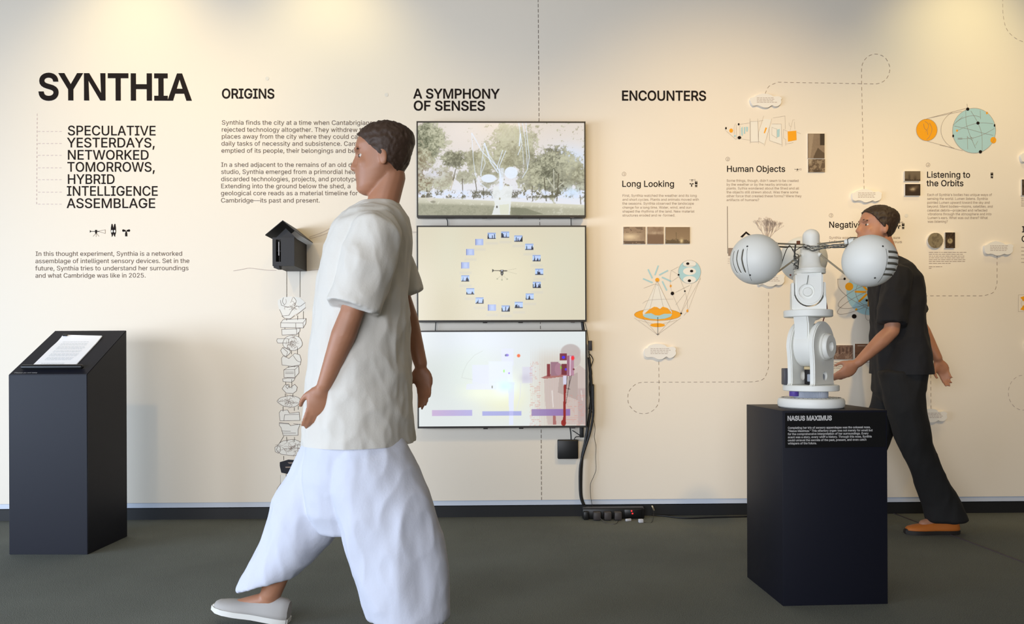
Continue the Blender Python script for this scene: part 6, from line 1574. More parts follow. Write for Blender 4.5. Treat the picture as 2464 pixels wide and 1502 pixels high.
def plate_profile():
    p = [(-0.100, 0.089), (-0.094, 0.091), (-0.088, 0.098), (-0.0865, 0.112), (-0.0875, 0.17), (-0.0905, 0.20)]
    for k in range(25):
        a = PI - PI * k / 24
        p.append((ARC * math.cos(a), ZP + ARC * 1.02 * math.sin(a)))
    p += [(0.0905, 0.20), (0.0875, 0.17), (0.0865, 0.112), (0.088, 0.098), (0.094, 0.091), (0.100, 0.089)]
    return p


def extr_x(poly, x0, x1):                              # profile in (y', z), thickness along x'
    b = bmesh.new()
    prism_bm(b, poly, x0, x1, Matrix(((0, 0, 1, 0), (1, 0, 0, 0), (0, 1, 0, 0), (0, 0, 0, 1))))
    return b


def cyl_x(r, x0, x1, z, y=0, n=48, prof=None):
    b = bmesh.new()
    T = Matrix.Translation((0, y, z)) @ Matrix.Rotation(PI / 2, 4, 'Y')
    lathe_bm(b, prof or [(0, x0), (r, x0), (r, x1), (0, x1)], n, T)
    return b


for s in (-1, 1):
    x0, x1 = (0.036, 0.056) if s > 0 else (-0.056, -0.036)
    b_ = extr_x(plate_profile(), x0, x1)
    bmesh.ops.recalc_face_normals(b_, faces=b_.faces)
    bmesh.ops.bevel(b_, geom=[e_ for e_ in b_.edges if e_.calc_face_angle(0) > 1.2], offset=0.004, segments=2, affect='EDGES')
    me = me_from(b_)
    me = boolean(me, [me_from(cyl_x(0.019, -0.08, 0.08, 0.126, 0.005, 24))])
    rpart('yoke_plate', me, RW, YF)
b_ = cyl_x(0.012, 0.036, 0.050, 0.122, 0.005, 20); rpart('yoke_peg', me_from(b_), RG, YF)
rpart('hub_disc', me_from(cyl_x(0, 0, 0, ZP + 0.006, 0, 72, [(0, -0.035), (0.082, -0.035), (0.086, -0.031), (0.086, 0.031), (0.082, 0.035), (0, 0.035)])), RW, YF)
hb = rpart('pivot_cap', me_from(cyl_x(0, 0, 0, ZP, 0.004, 56, [(0, 0.0562), (0.053, 0.0562), (0.055, 0.058), (0.055, 0.066), (0.051, 0.0665), (0.051, 0.070), (0.049, 0.078), (0.045, 0.082), (0.020, 0.082), (0.018, 0.078), (0.016, 0.066), (0, 0.066)])), RW, YF)
rpart('pivot_cap', me_from(cyl_x(0, 0, 0, ZP, 0.0, 56, [(0, -0.0562), (0.05, -0.0562), (0.048, -0.066), (0, -0.066)])), RW, YF)
# arm rising from the hub to the upper plate
prof = [(-0.083, ZP), (-0.082, 0.33), (-0.088, 0.350), (-0.093, 0.3655), (0.060, 0.3655), (0.02, 0.352), (-0.018, 0.345), (-0.036, 0.325), (-0.042, 0.29), (-0.035, ZP)]
b_ = extr_x(prof, -0.030, 0.030); bmesh.ops.recalc_face_normals(b_, faces=b_.faces)
bmesh.ops.bevel(b_, geom=[e_ for e_ in b_.edges if e_.calc_face_angle(0) > 1.2], offset=0.005, segments=2, affect='EDGES')
rpart('link_arm', me_from(b_), RW, YF)
UX = Matrix.Translation((-0.010, 0, 0))
rpart('upper_plate', lat([(0, 0.361), (0.090, 0.361), (0.0935, 0.364), (0.0935, 0.386), (0.091, 0.389), (0, 0.389)], 80), RW, UX)
# motor and electronics between the plates
rpart('motor', me_from((lambda b: (box_bm(b, (-0.099, 0.0, 0.124), (0.028, 0.034, 0.066), None, 0.003, 2), b)[1])(bmesh.new())), mat('grey_motor', rgb(74, 74, 82), .45))
b_ = bmesh.new(); box_bm(b_, (0.0, 0.02, 0.125), (0.05, 0.05, 0.068), YF, 0.004, 2); rpart('controller_board', me_from(b_), DK)
b_ = bmesh.new(); box_bm(b_, (0.004, -0.013, 0.118), (0.022, 0.012, 0.030), YF, 0.002, 1); rpart('controller_tab', me_from(b_), RG)
b_ = bmesh.new(); box_bm(b_, (-0.008, -0.01, 0.157), (0.026, 0.016, 0.012), YF, 0.002, 1); rpart('connector', me_from(b_), mat('cream_connector', rgb(206, 184, 140), .5))

# wrist block
PHI = math.atan2(-0.28, -0.96) + PI / 2                # front turned towards the camera side
WFm = UX @ Matrix.Translation((0.002, 0, 0)) @ Matrix.Rotation(math.radians(-14), 4, 'Z')
prof = [(-0.054, 0.535), (0.050, 0.535)]
for k in range(17):
    a = -PI * k / 16
    prof.append((-0.002 + 0.052 * math.cos(a), 0.462 + 0.056 * math.sin(a)))
b_ = bmesh.new()
prism_bm(b_, prof, -0.045, 0.045, Matrix(((1, 0, 0, 0), (0, 0, 1, 0), (0, 1, 0, 0), (0, 0, 0, 1))))
bmesh.ops.recalc_face_normals(b_, faces=b_.faces)
bmesh.ops.bevel(b_, geom=[e_ for e_ in b_.edges if e_.calc_face_angle(0) > 1.2], offset=0.006, segments=2, affect='EDGES')
cut = bmesh.new(); lathe_bm(cut, [(0, -0.07), (0.030, -0.07), (0.030, -0.034), (0, -0.034)], 40, Matrix.Translation((-0.012, 0, 0.462)) @ Matrix.Rotation(-PI / 2, 4, 'X') @ Matrix.Rotation(PI, 4, 'X') @ Matrix.Rotation(PI, 4, 'X'))
rpart('wrist_block', boolean(me_from(b_), [me_from(cut)]), RW, WFm)
b_ = bmesh.new(); lathe_bm(b_, [(0, 0), (0.018, 0), (0.0185, 0.002), (0.016, 0.010), (0, 0.0105)], 32, Matrix.Translation((-0.008, -0.0335, 0.460)) @ Matrix.Rotation(PI / 2, 4, 'X'))
rpart('wrist_button', me_from(b_), RW, WFm)
rpart('wrist_sensor_wire', me_from((lambda b: (tube_bm(b, spline_pts([(-0.006, -0.047, 0.525), (-0.008, -0.050, 0.512), (-0.010, -0.050, 0.498), (-0.011, -0.044, 0.490)], 4), 0.0014, 6), b)[1])(bmesh.new())), WIREG, WFm)
# cradle around the wrist block: floor plus right and left cheeks
pf = []
for (x0, x1) in ((0.0525, 0.0625), (-0.0665, -0.0565)):
    b_ = bmesh.new()
    cheek = [(-0.045, 0.3885), (-0.045, 0.42), (-0.030, 0.455), (-0.022, 0.50), (0.020, 0.50), (0.045, 0.455), (0.045, 0.3885)]
    prism_bm(b_, cheek, x0, x1, Matrix(((0, 0, 1, 0), (1, 0, 0, 0), (0, 1, 0, 0), (0, 0, 0, 1))))
    bmesh.ops.recalc_face_normals(b_, faces=b_.faces)
    bmesh.ops.bevel(b_, geom=list(b_.edges), offset=0.003, segments=2, affect='EDGES')
    rpart('wrist_cheek', me_from(b_), RW, WFm)
b_ = bmesh.new()
pr = [(-0.064, 0.3885), (0.060, 0.3885), (0.060, 0.43)] + [(-0.002 + 0.058 * math.cos(-PI * k / 14), 0.462 + 0.0625 * math.sin(-PI * k / 14)) for k in range(1, 14)] + [(-0.064, 0.43)]
prism_bm(b_, pr, -0.050, 0.044, Matrix(((1, 0, 0, 0), (0, 0, 1, 0), (0, 1, 0, 0), (0, 0, 0, 1))))
rpart('wrist_cradle', me_from(b_), RW, WFm)
NX = Matrix.Translation((-0.002, 0, 0))
rpart('collar', lat([(0, 0.535), (0.0585, 0.535), (0.0595, 0.537), (0.0595, 0.544), (0.0575, 0.545), (0.0575, 0.547), (0.0595, 0.548), (0.0595, 0.555), (0.056, 0.558), (0, 0.558)], 64), RW, NX)
rpart('neck', lat([(0, 0.558), (0.050, 0.558), (0.044, 0.566), (0.040, 0.58), (0.038, 0.60), (0.037, 0.640), (0.034, 0.646), (0, 0.646)], 56), RW, NX)
NX2 = Matrix.Translation((0.003, 0, 0))
dome = [(0, 0.6465), (0.032, 0.6465), (0.0325, 0.650), (0.0325, 0.685)] + [(0.0325 * math.cos(a), 0.685 + 0.030 * math.sin(a)) for a in [PI / 2 * k / 8 for k in range(1, 8)]] + [(0, 0.715)]
rpart('dome_cap', lat(dome, 48), RW, NX2)

# the three hollow spheres
SR = 0.0985
c0 = Vector((-0.0, 0.0, 0))
sph = []
for nm, (px, py, Yd), rr in (('left', (1819, 624.5, 3.071), SR), ('right', (2092, 628, 2.966), SR), ('rear', (1933, 624, 3.383), SR)):
    w_ = at(px, py, Yd); sph.append((nm, RM.inverted() @ w_))


def slot(b, c, d, L, W, D, bow=0.0, nrm=None, n=8):
    # rounded slot cutter: path of length L along d around c, cut D deep along nrm
    pts = []
    for k in range(n + 1):
        t = (k / n - .5) * L
        pts.append(t)
    return pts


for nm, c in sph:
    b_ = bmesh.new(); bmesh.ops.create_uvsphere(b_, u_segments=96, v_segments=56, radius=SR)
    me = me_from(b_)
    cutters = []; slot_shades = []
    if nm == 'left':
        for k, ax in enumerate((-82, -67, -52)):
            b_ = bmesh.new(); P = []
            for j in range(13):
                el = math.radians(22 - j * 5.0); az = math.radians(ax + 2 + abs(j - 5) * .5)
                P.append(Vector((math.sin(az) * math.cos(el), -math.cos(az) * math.cos(el), math.sin(el))) * (SR + 0.001))
            tube_bm(b_, P, [0.002] + [0.0052] * 11 + [0.002], 8); cutters.append(me_from(b_))
            b_ = bmesh.new(); tube_bm(b_, [q * .962 for q in P], [0.001] + [0.0026] * 11 + [0.001], 8); slot_shades.append(me_from(b_, smooth=True))
    if nm == 'right':
        for k in range(5):
            b_ = bmesh.new(); el = math.radians(14 - k * 12.8); P = []
            for j in range(11):
                az = math.radians(17 + j * 4.8 - k * 1.5)
                P.append(Vector((math.sin(az) * math.cos(el), -math.cos(az) * math.cos(el), math.sin(el))) * (SR + 0.001))
            tube_bm(b_, P, 0.0055, 8); cutters.append(me_from(b_))
            b_ = bmesh.new(); tube_bm(b_, [q * .966 for q in P[:-1]], 0.0042, 8); slot_shades.append(me_from(b_, smooth=True))
    if cutters: me = boolean(me, cutters)
    s_ = rpart('sphere', me, RW, Matrix.Translation(c))
    if nm == 'left': s_['label'] = 'left white sphere with three curved vertical slots'
    if nm == 'right': s_['label'] = 'right white sphere with five stacked horizontal slots'
    if nm == 'rear': s_['label'] = 'plain white sphere behind the neck'
    for lm in slot_shades: rpart('vent_slot_shade', lm, SLOTM, Matrix.Translation(c), s_)  # dark tubes laid in the slots, their grey stands for the shade inside
    # screws and seam
    scr = {'left': [(-38, 25), (-35, -43)], 'right': [(6, 26), (-9, -46)], 'rear': [(-35, -40)]}[nm]
    for az, el in scr:
        az, el = math.radians(az), math.radians(el)
        d = Vector((math.sin(az) * math.cos(el), -math.cos(az) * math.cos(el), math.sin(el)))
        q = d.to_track_quat('Z', 'Y').to_matrix().to_4x4()
        b_ = bmesh.new(); lathe_bm(b_, [(0, -0.004), (0.0035, -0.004), (0.0035, 0.0012), (0, 0.0018)], 12, Matrix.Translation(d * SR) @ q)
        rpart('screw', me_from(b_), DARKIN, Matrix.Translation(c), s_)
    if nm != 'rear':
        b_ = bmesh.new(); az0 = math.radians(-37 if nm == 'left' else 12); P = []
        for j in range(25):
            el = math.radians(20 - j * 3.4); P.append(Vector((math.sin(az0) * math.cos(el), -math.cos(az0) * math.cos(el), math.sin(el))) * SR)
        tube_bm(b_, P, 0.0007, 5); rpart('seam', me_from(b_), DARKIN, Matrix.Translation(c), s_)
    hubp = Vector((0.0, 0, 0.648))
    dirh = Vector((c.x, c.y, 0)).normalized()
    for side, dz in ((-0.006, 0.004), (0.006, 0.004), (0, -0.007)):
        pr_ = Vector((-dirh.y, dirh.x, 0)) * side
        end = Vector((c.x, c.y, 0)) - dirh * 0.055 + Vector((0, 0, 0.648 + dz)) + pr_
        b_ = bmesh.new(); tube_bm(b_, [Vector((0, 0, 0.648 + dz)) + pr_ + dirh * 0.03, end], 0.0024, 8)
        rpart('arm_rod', me_from(b_), METAL)
    a_ = Vector((0, 0, 0.618)) + dirh * 0.03; t_ = c - dirh * 0.055 + Vector((0, 0, -0.075))
    b_ = bmesh.new(); tube_bm(b_, [a_, t_], 0.0036, 8); rpart('strut', me_from(b_), METAL)
    b_ = bmesh.new(); tube_bm(b_, [a_ - dirh * .006, a_ + (t_ - a_).normalized() * .018], 0.008, 12); rpart('strut_socket', me_from(b_), RW)
    bp = Vector((c.x, c.y, 0.648)) - dirh * 0.086
    b_ = bmesh.new(); tube_bm(b_, [bp + dirh * .03, bp - dirh * .006], [0.013, 0.010], 16); rpart('arm_socket', me_from(b_), RW)

# wiring
def wire(pts, r, m, name='wire'):
    b_ = bmesh.new(); tube_bm(b_, spline_pts(pts, 5), r, 6); rpart(name, me_from(b_), m)


def rp(px, py, dy=0.0):                                # robot-local point at this pixel, dy behind the robot axis
    return RM.inverted() @ at(px, py, pc.y + dy)


r = random.Random(11)
for k in range(7):
    P = []
    for x in range(1932, 2056, 12):
        t = (x - 1932) / 124
        P.append(rp(x, 593 + 6 * math.sin(t * 7 + k) * (1 - t * .5) + 5 * math.exp(-((t - .2) / .15) ** 2) + r.uniform(-1.5, 1.5), -0.05 - 0.12 * t + 0.006 * math.cos(t * 9 + k)))
    wire(P, 0.0013, (WIRE, WIREG, WIREG, WIRE, WIREG, WIRE, WIREG)[k])
wire([rp(1868, 594, -.07), rp(1895, 596, -.05), rp(1900, 591, -.05), rp(1912, 603, -.05), rp(1930, 594, -.045), rp(1950, 600, -.05)], 0.0016, WIRE)
wire([rp(1898, 592, -.06), rp(1892, 602, -.06), rp(1886, 618, -.06), rp(1880, 636, -.06), rp(1876, 634, -.06)], 0.0016, WIRE)
wire([rp(1914, 590, -.05), rp(1913, 600, -.052), rp(1912, 612, -.052), rp(1913, 624, -.05)], 0.0030, WIRE, 'strap')
wire([rp(1906, 600, -.05), rp(1913, 610, -.052), rp(1921, 614, -.05), rp(1922, 630, -.05), rp(1919, 648, -.05)], 0.0015, WIRE)
for k in range(6):
    P = [rp(1908 + r.uniform(0, 14), 618 + j * 5 + r.uniform(-3, 3), -.052 + r.uniform(-.008, .004)) for j in range(7)]
    wire(P, 0.0011, (WIRE, WIREG, WIREG)[k % 3])
wire([rp(1908, 626, -.055)] + [rp(1911 + 7 * math.cos(a), 630 + 5 * math.sin(a), -.056) for a in [k * .8 for k in range(9)]], 0.0012, WIREG)
wire([rp(1980, 708, 0.03), rp(1986, 722, 0.03), rp(1990, 738, 0.03), rp(1989, 752, .03), rp(1982, 768, .03), rp(1978, 785, .03)], 0.0022, WIRER)
wire([rp(2030, 596, -.16), rp(2040, 588, -.16), rp(2041, 574, -.16), rp(2062, 572, -.15), rp(2078, 578, -.12)], 0.0015, WIRE)
b_ = bmesh.new(); q = rp(1921, 584, -.045); box_bm(b_, q, (0.013, 0.008, 0.014), None, .001, 1); rpart('brown_clip', me_from(b_), mat('brown_plastic', rgb(120, 70, 44), .5))
b_ = bmesh.new(); q = rp(1902, 662, .15); bmesh.ops.create_uvsphere(b_, u_segments=12, v_segments=8, radius=0.004, matrix=Matrix.Translation(q)); rpart('red_connector', me_from(b_), WIRER)


# ================================================================== people
def remesh(bm, voxel, smooth=6, fac=0.5):
    me = me_from(bm)
    o = bpy.data.objects.new('tmp', me); COL.objects.link(o)
    md = o.modifiers.new('r', 'REMESH'); md.mode = 'VOXEL'; md.voxel_size = voxel
    s = o.modifiers.new('s', 'SMOOTH'); s.iterations = smooth; s.factor = fac
    dg = bpy.context.evaluated_depsgraph_get(); dg.update()
    out = bpy.data.meshes.new_from_object(o.evaluated_get(dg))
    bpy.data.objects.remove(o)
    out.polygons.foreach_set('use_smooth', [True] * len(out.polygons))
    return out


def rcone(bm, p, q, r0, r1, n=16):
    p, q = Vector(p), Vector(q); d = (q - p).normalized()
    pts, rs = [], []
    for a in (0, .35, .65, .88): 
        pts.append(p - d * r0 * math.cos(a * PI / 2)); rs.append(max(r0 * math.sin(a * PI / 2), r0 * 0.05))
    for k in range(7): pts.append(p.lerp(q, k / 6)); rs.append(r0 + (r1 - r0) * k / 6)
    for a in (.88, .65, .35, 0):
        pts.append(q + d * r1 * math.cos(a * PI / 2)); rs.append(max(r1 * math.sin(a * PI / 2), r1 * 0.05))
    tube_bm(bm, pts, rs, n)


def chain(bm, pts):
    for (p, r0), (q, r1) in zip(pts[:-1], pts[1:]): rcone(bm, p, q, r0, r1)


def eloft(bm, rings, n=32, adir=Vector((1, 0, 0)), bdir=Vector((0, 1, 0))):
    """rings: (centre, radius along adir, radius along bdir[, tilt]) ; tilt lifts the +a side"""
    R_ = []
    for g in rings:
        c, ra, rb = Vector(g[0]), g[1], g[2]; tl = g[3] if len(g) > 3 else 0.0
        R_.append([bm.verts.new(c + adir * (ra * math.cos(2 * PI * k / n)) + bdir * (rb * math.sin(2 * PI * k / n)) + Vector((0, 0, tl * math.cos(2 * PI * k / n)))) for k in range(n)])
    for i in range(len(R_) - 1):
        for k in range(n):
            bm.faces.new((R_[i][k], R_[i][(k + 1) % n], R_[i + 1][(k + 1) % n], R_[i + 1][k]))
    bm.faces.new(R_[0][::-1]); bm.faces.new(R_[-1])


def ellipsoid(bm, c, r, rot=None):
    T = Matrix.Translation(c) @ (rot or Matrix.Identity(4)) @ Matrix.Diagonal((*r, 1))
    bmesh.ops.create_uvsphere(bm, u_segments=20, v_segments=14, radius=1.0, matrix=T)


HEAD = [(-.118, -.058, .018, .022), (-.108, -.052, .040, .038), (-.092, -.042, .056, .049), (-.068, -.030, .068, .058), (-.04, -.020, .079, .066), (-.012, -.006, .083, .070), (.018, .002, .083, .074),
        (.05, .003, .096, .0755), (.078, .006, .088, .070), (.098, .008, .070, .057), (.110, .009, .048, .041), (.117, .010, .020, .018)]


def head_bm(bm, c, s=1.0, rot=None):
    T = Matrix.Translation(c) @ (rot or Matrix.Identity(4)) @ Matrix.Diagonal((s, s, s, 1))
    b = bmesh.new()
    eloft(b, [((x, 0, z), ra, rb) for z, x, ra, rb in HEAD], 32)
    # face towards -x: nose, brow, lips, chin, cheeks, ears
    rcone(b, (-.082, 0, .024), (-.104, 0, -.022), .010, .0120, 12)
    ellipsoid(b, (-.094, .010, -.026), (.011, .008, .007)); ellipsoid(b, (-.094, -.010, -.026), (.011, .008, .007))
    ellipsoid(b, (-.080, 0, .034), (.016, .052, .011))
    ellipsoid(b, (-.090, 0, -.0535), (.010, .022, .0055)); ellipsoid(b, (-.088, 0, -.0645), (.010, .019, .0062))
    ellipsoid(b, (-.084, 0, -.094), (.016, .022, .014))
    for sgn in (-1, 1):
        ellipsoid(b, (-.058, sgn * .036, -.020), (.024, .024, .026))
        ellipsoid(b, (.012, sgn * .077, -.008), (.016, .008, .030), Matrix.Rotation(sgn * .25, 4, 'Z'))
        ellipsoid(b, (.006, sgn * .079, .016), (.011, .007, .010))
    bmesh.ops.transform(b, matrix=T, verts=b.verts)
    me = bpy.data.meshes.new('h'); b.to_mesh(me); b.free(); bm.from_mesh(me); bpy.data.meshes.remove(me)
    return T


def hand_bm(bm, wrist, d, nrm, thumb_dir, s=1.0, curl=0.35):
    """d: from wrist to fingers, nrm: back of hand, thumb_dir: towards the thumb side"""
    d = d.normalized(); nrm = (nrm - d * nrm.dot(d)).normalized(); t = (thumb_dir - d * thumb_dir.dot(d) - nrm * thumb_dir.dot(nrm)).normalized()
    R_ = Matrix(((t.x, nrm.x, d.x, 0), (t.y, nrm.y, d.y, 0), (t.z, nrm.z, d.z, 0), (0, 0, 0, 1)))
    W = Matrix.Translation(wrist) @ R_ @ Matrix.Diagonal((s, s, s, 1))
    b = bmesh.new()
    ellipsoid(b, (0, 0, .050), (.040, .0145, .052)); ellipsoid(b, (.004, 0, .022), (.030, .017, .034))
    ellipsoid(b, (.026, -.006, .035), (.017, .014, .030))
    lens = [(.027, .094, .074), (.0095, .099, .082), (-.0085, .096, .076), (-.026, .087, .060)]
    for i, (x, z0, L) in enumerate(lens):
        r_ = .0082 if i < 3 else .0072
        a = 0.0; p = Vector((x * .9, 0, z0 - .022)); seg = [L * .46, L * .30, L * .24]
        pts = [(p, r_ * 1.08)]; spread = x * 2.2
        for j, l in enumerate(seg):
            a += curl * (1.0 + .25 * i) * (1.0 if j else .55)
            p = p + Vector((spread * .12, -math.sin(a), math.cos(a))) * (l if j else l + .014); pts.append((p, r_ * (1 - .10 * (j + 1))))
        chain(b, pts)
    pts = [(Vector((.026, -.004, .020)), .0120), (Vector((.046, -.014, .046)), .0105), (Vector((.053, -.024, .070)), .0092), (Vector((.052, -.033, .088)), .0078)]
    chain(b, pts)
    bmesh.ops.transform(b, matrix=W, verts=b.verts)
    me = bpy.data.meshes.new('h'); b.to_mesh(me); b.free(); bm.from_mesh(me); bpy.data.meshes.remove(me)


def folds(me, amp, sc, seed=0, vert=0.5):
    n = len(me.vertices); co = np.empty(n * 3, np.float32); no = np.empty(n * 3, np.float32)
    me.vertices.foreach_get('co', co)
    me.vertex_normals.foreach_get('vector', no)
    co = co.reshape(-1, 3); no = no.reshape(-1, 3)
    off = np.empty(n, np.float32); o = Vector((seed * 3.1, seed * 1.7, seed))
    for i in range(n):
        p = Vector((co[i, 0], co[i, 1], co[i, 2] * vert)) * sc + o
        a = 1 - abs(noise.noise(p)) * 2.2; b = noise.noise(p * 2.3)
        off[i] = amp * (a * .8 + b * .35 - .1)
    co += no * off[:, None]
    me.vertices.foreach_set('co', co.reshape(-1)); me.update()
    return me


def cut_plane(me, co, no):
    b = bmesh.new(); b.from_mesh(me)
    r_ = bmesh.ops.bisect_plane(b, geom=b.verts[:] + b.edges[:] + b.faces[:], plane_co=co, plane_no=no, clear_outer=True)
    es = [e_ for e_ in r_['geom_cut'] if isinstance(e_, bmesh.types.BMEdge)]
    if es: bmesh.ops.holes_fill(b, edges=es, sides=0)
    for e_ in es: e_.smooth = False
    b.to_mesh(me); b.free()
    return me


def shoe(parent, ankle, toe, ground, mu, ms, ml, Mx, w=0.047, pitch=0.0):
    """shoe from heel under the ankle to the toe; all in world coordinates, pushed into Mx space"""
    f = Vector((toe.x - ankle.x, toe.y - ankle.y, 0)).normalized(); sd = Vector((-f.y, f.x, 0)); up = Vector((0, 0, 1))
    L = 0.285
    O = Vector((ankle.x, ankle.y, ground)) - f * 0.065
    P = Matrix(((f.x, sd.x, 0, O.x), (f.y, sd.y, 0, O.y), (0, 0, 1, O.z), (0, 0, 0, 1)))
    if pitch: 
        pv = Vector((L * .72 if pitch > 0 else 0.03, 0, 0)); P = P @ Matrix.Translation(pv) @ Matrix.Rotation(pitch, 4, 'Y') @ Matrix.Translation(-pv)
    prof = [(0.0, .026, .0), (.02, .036, 0), (.07, .038, 0), (.13, .036, 0), (.19, .045, 0), (.235, .043, 0), (.265, .032, 0), (.284, .012, 0)]
    b = bmesh.new()
    def ring(x, hw, z0, z1, n=10):
        return [Vector((x, hw * math.cos(2 * PI * k / n), z0 if math.sin(2 * PI * k / n) < 0 else z1)) for k in range(n)]
    poly = [(x, hw) for x, hw, _ in prof] + [(x, -hw) for x, hw, _ in prof[::-1]]
    prism_bm(b, poly, 0.0, 0.026); bmesh.ops.recalc_face_normals(b, faces=b.faces)
    bmesh.ops.bevel(b, geom=[e_ for e_ in b.edges if e_.calc_face_angle(0) > 1.0], offset=.005, segments=2, affect='EDGES')
    bmesh.ops.transform(b, matrix=P, verts=b.verts); s = link('shoe_sole', auto_smooth(me_from(b)), ms, parent, Matrix.Identity(4))
    b = bmesh.new()
    up_r = [(.006, .024, .080), (.03, .034, .088), (.07, .037, .088), (.10, .036, .082), (.14, .036, .068), (.18, .041, .056), (.22, .040, .050), (.25, .033, .044), (.272, .018, .036)]
    rings = []
    for x, hw, h in up_r:
        rings.append([b.verts.new((x, hw * math.cos(PI * k / 10) * (1 if k not in (0, 10) else 1), .020 + (h - .020) * max(0, math.sin(PI * k / 10)) ** .7)) for k in range(11)])
    for i in range(len(rings) - 1):
        for k in range(10): b.faces.new((rings[i][k], rings[i][k + 1], rings[i + 1][k + 1], rings[i + 1][k]))
        b.faces.new((rings[i][0], rings[i + 1][0], rings[i + 1][10], rings[i][10]))
    b.faces.new(rings[0]); b.faces.new(rings[-1][::-1])
    bmesh.ops.recalc_face_normals(b, faces=b.faces)
    bmesh.ops.subdivide_edges(b, edges=b.edges[:], cuts=1, smooth=0.6, use_grid_fill=True)
    bmesh.ops.transform(b, matrix=P, verts=b.verts); u = link('shoe', auto_smooth(me_from(b), 50), mu, parent, Matrix.Identity(4))
    b = bmesh.new()
    for x, z in ((.120, .071), (.137, .065), (.154, .058), (.171, .0535)):
        tube_bm(b, [Vector((x, -.022, z - .008)), Vector((x + .004, 0, z + .003)), Vector((x, .022, z - .008))], .0025, 6)
    bmesh.ops.transform(b, matrix=P, verts=b.verts); link('shoe_laces', me_from(b, smooth=True), ml, u, Matrix.Identity(4))


def face_parts(T, parent, hair_m, hair_cut, eye_m, hair_pad=.011, brow=True):
    # hair cap as an offset of the skull, cut away from the face
    b = bmesh.new()
    eloft(b, [((x + .004, 0, z * 1.0 + .004), ra + hair_pad, rb + hair_pad) for z, x, ra, rb in HEAD if z > -.10], 40)
    ellipsoid(b, (.010, 0, .085), (.078, .062, .046))
    me = remesh(b, .005, 8)
    for co, no in hair_cut: cut_plane(me, Vector(co), Vector(no))
    folds(me, .004, 55, 2, .7)
    me.transform(T); me.update()
    link('hair', me, hair_m, parent, Matrix.Identity(4))
    W = mat('eye_white', rgb(196, 188, 178), .3)
    for sgn in (-1, 1):
        b = bmesh.new(); ellipsoid(b, (-.0650, sgn * .0315, .010), (.0115, .0130, .0090)); me = me_from(b, smooth=True); me.transform(T)
        ey = link('eye', me, W, parent, Matrix.Identity(4))
        b = bmesh.new(); ellipsoid(b, (-.0752, sgn * .0325, .010), (.0034, .0062, .0064)); me = me_from(b, smooth=True); me.transform(T)
        link('iris', me, eye_m, ey, Matrix.Identity(4))
        b = bmesh.new(); tube_bm(b, spline_pts([(-.088, sgn * .016, .032), (-.089, sgn * .032, .0365), (-.076, sgn * .048, .031)], 3), .0030, 6); me = me_from(b, smooth=True); me.transform(T)
        link('eyebrow', me, hair_m, parent, Matrix.Identity(4))


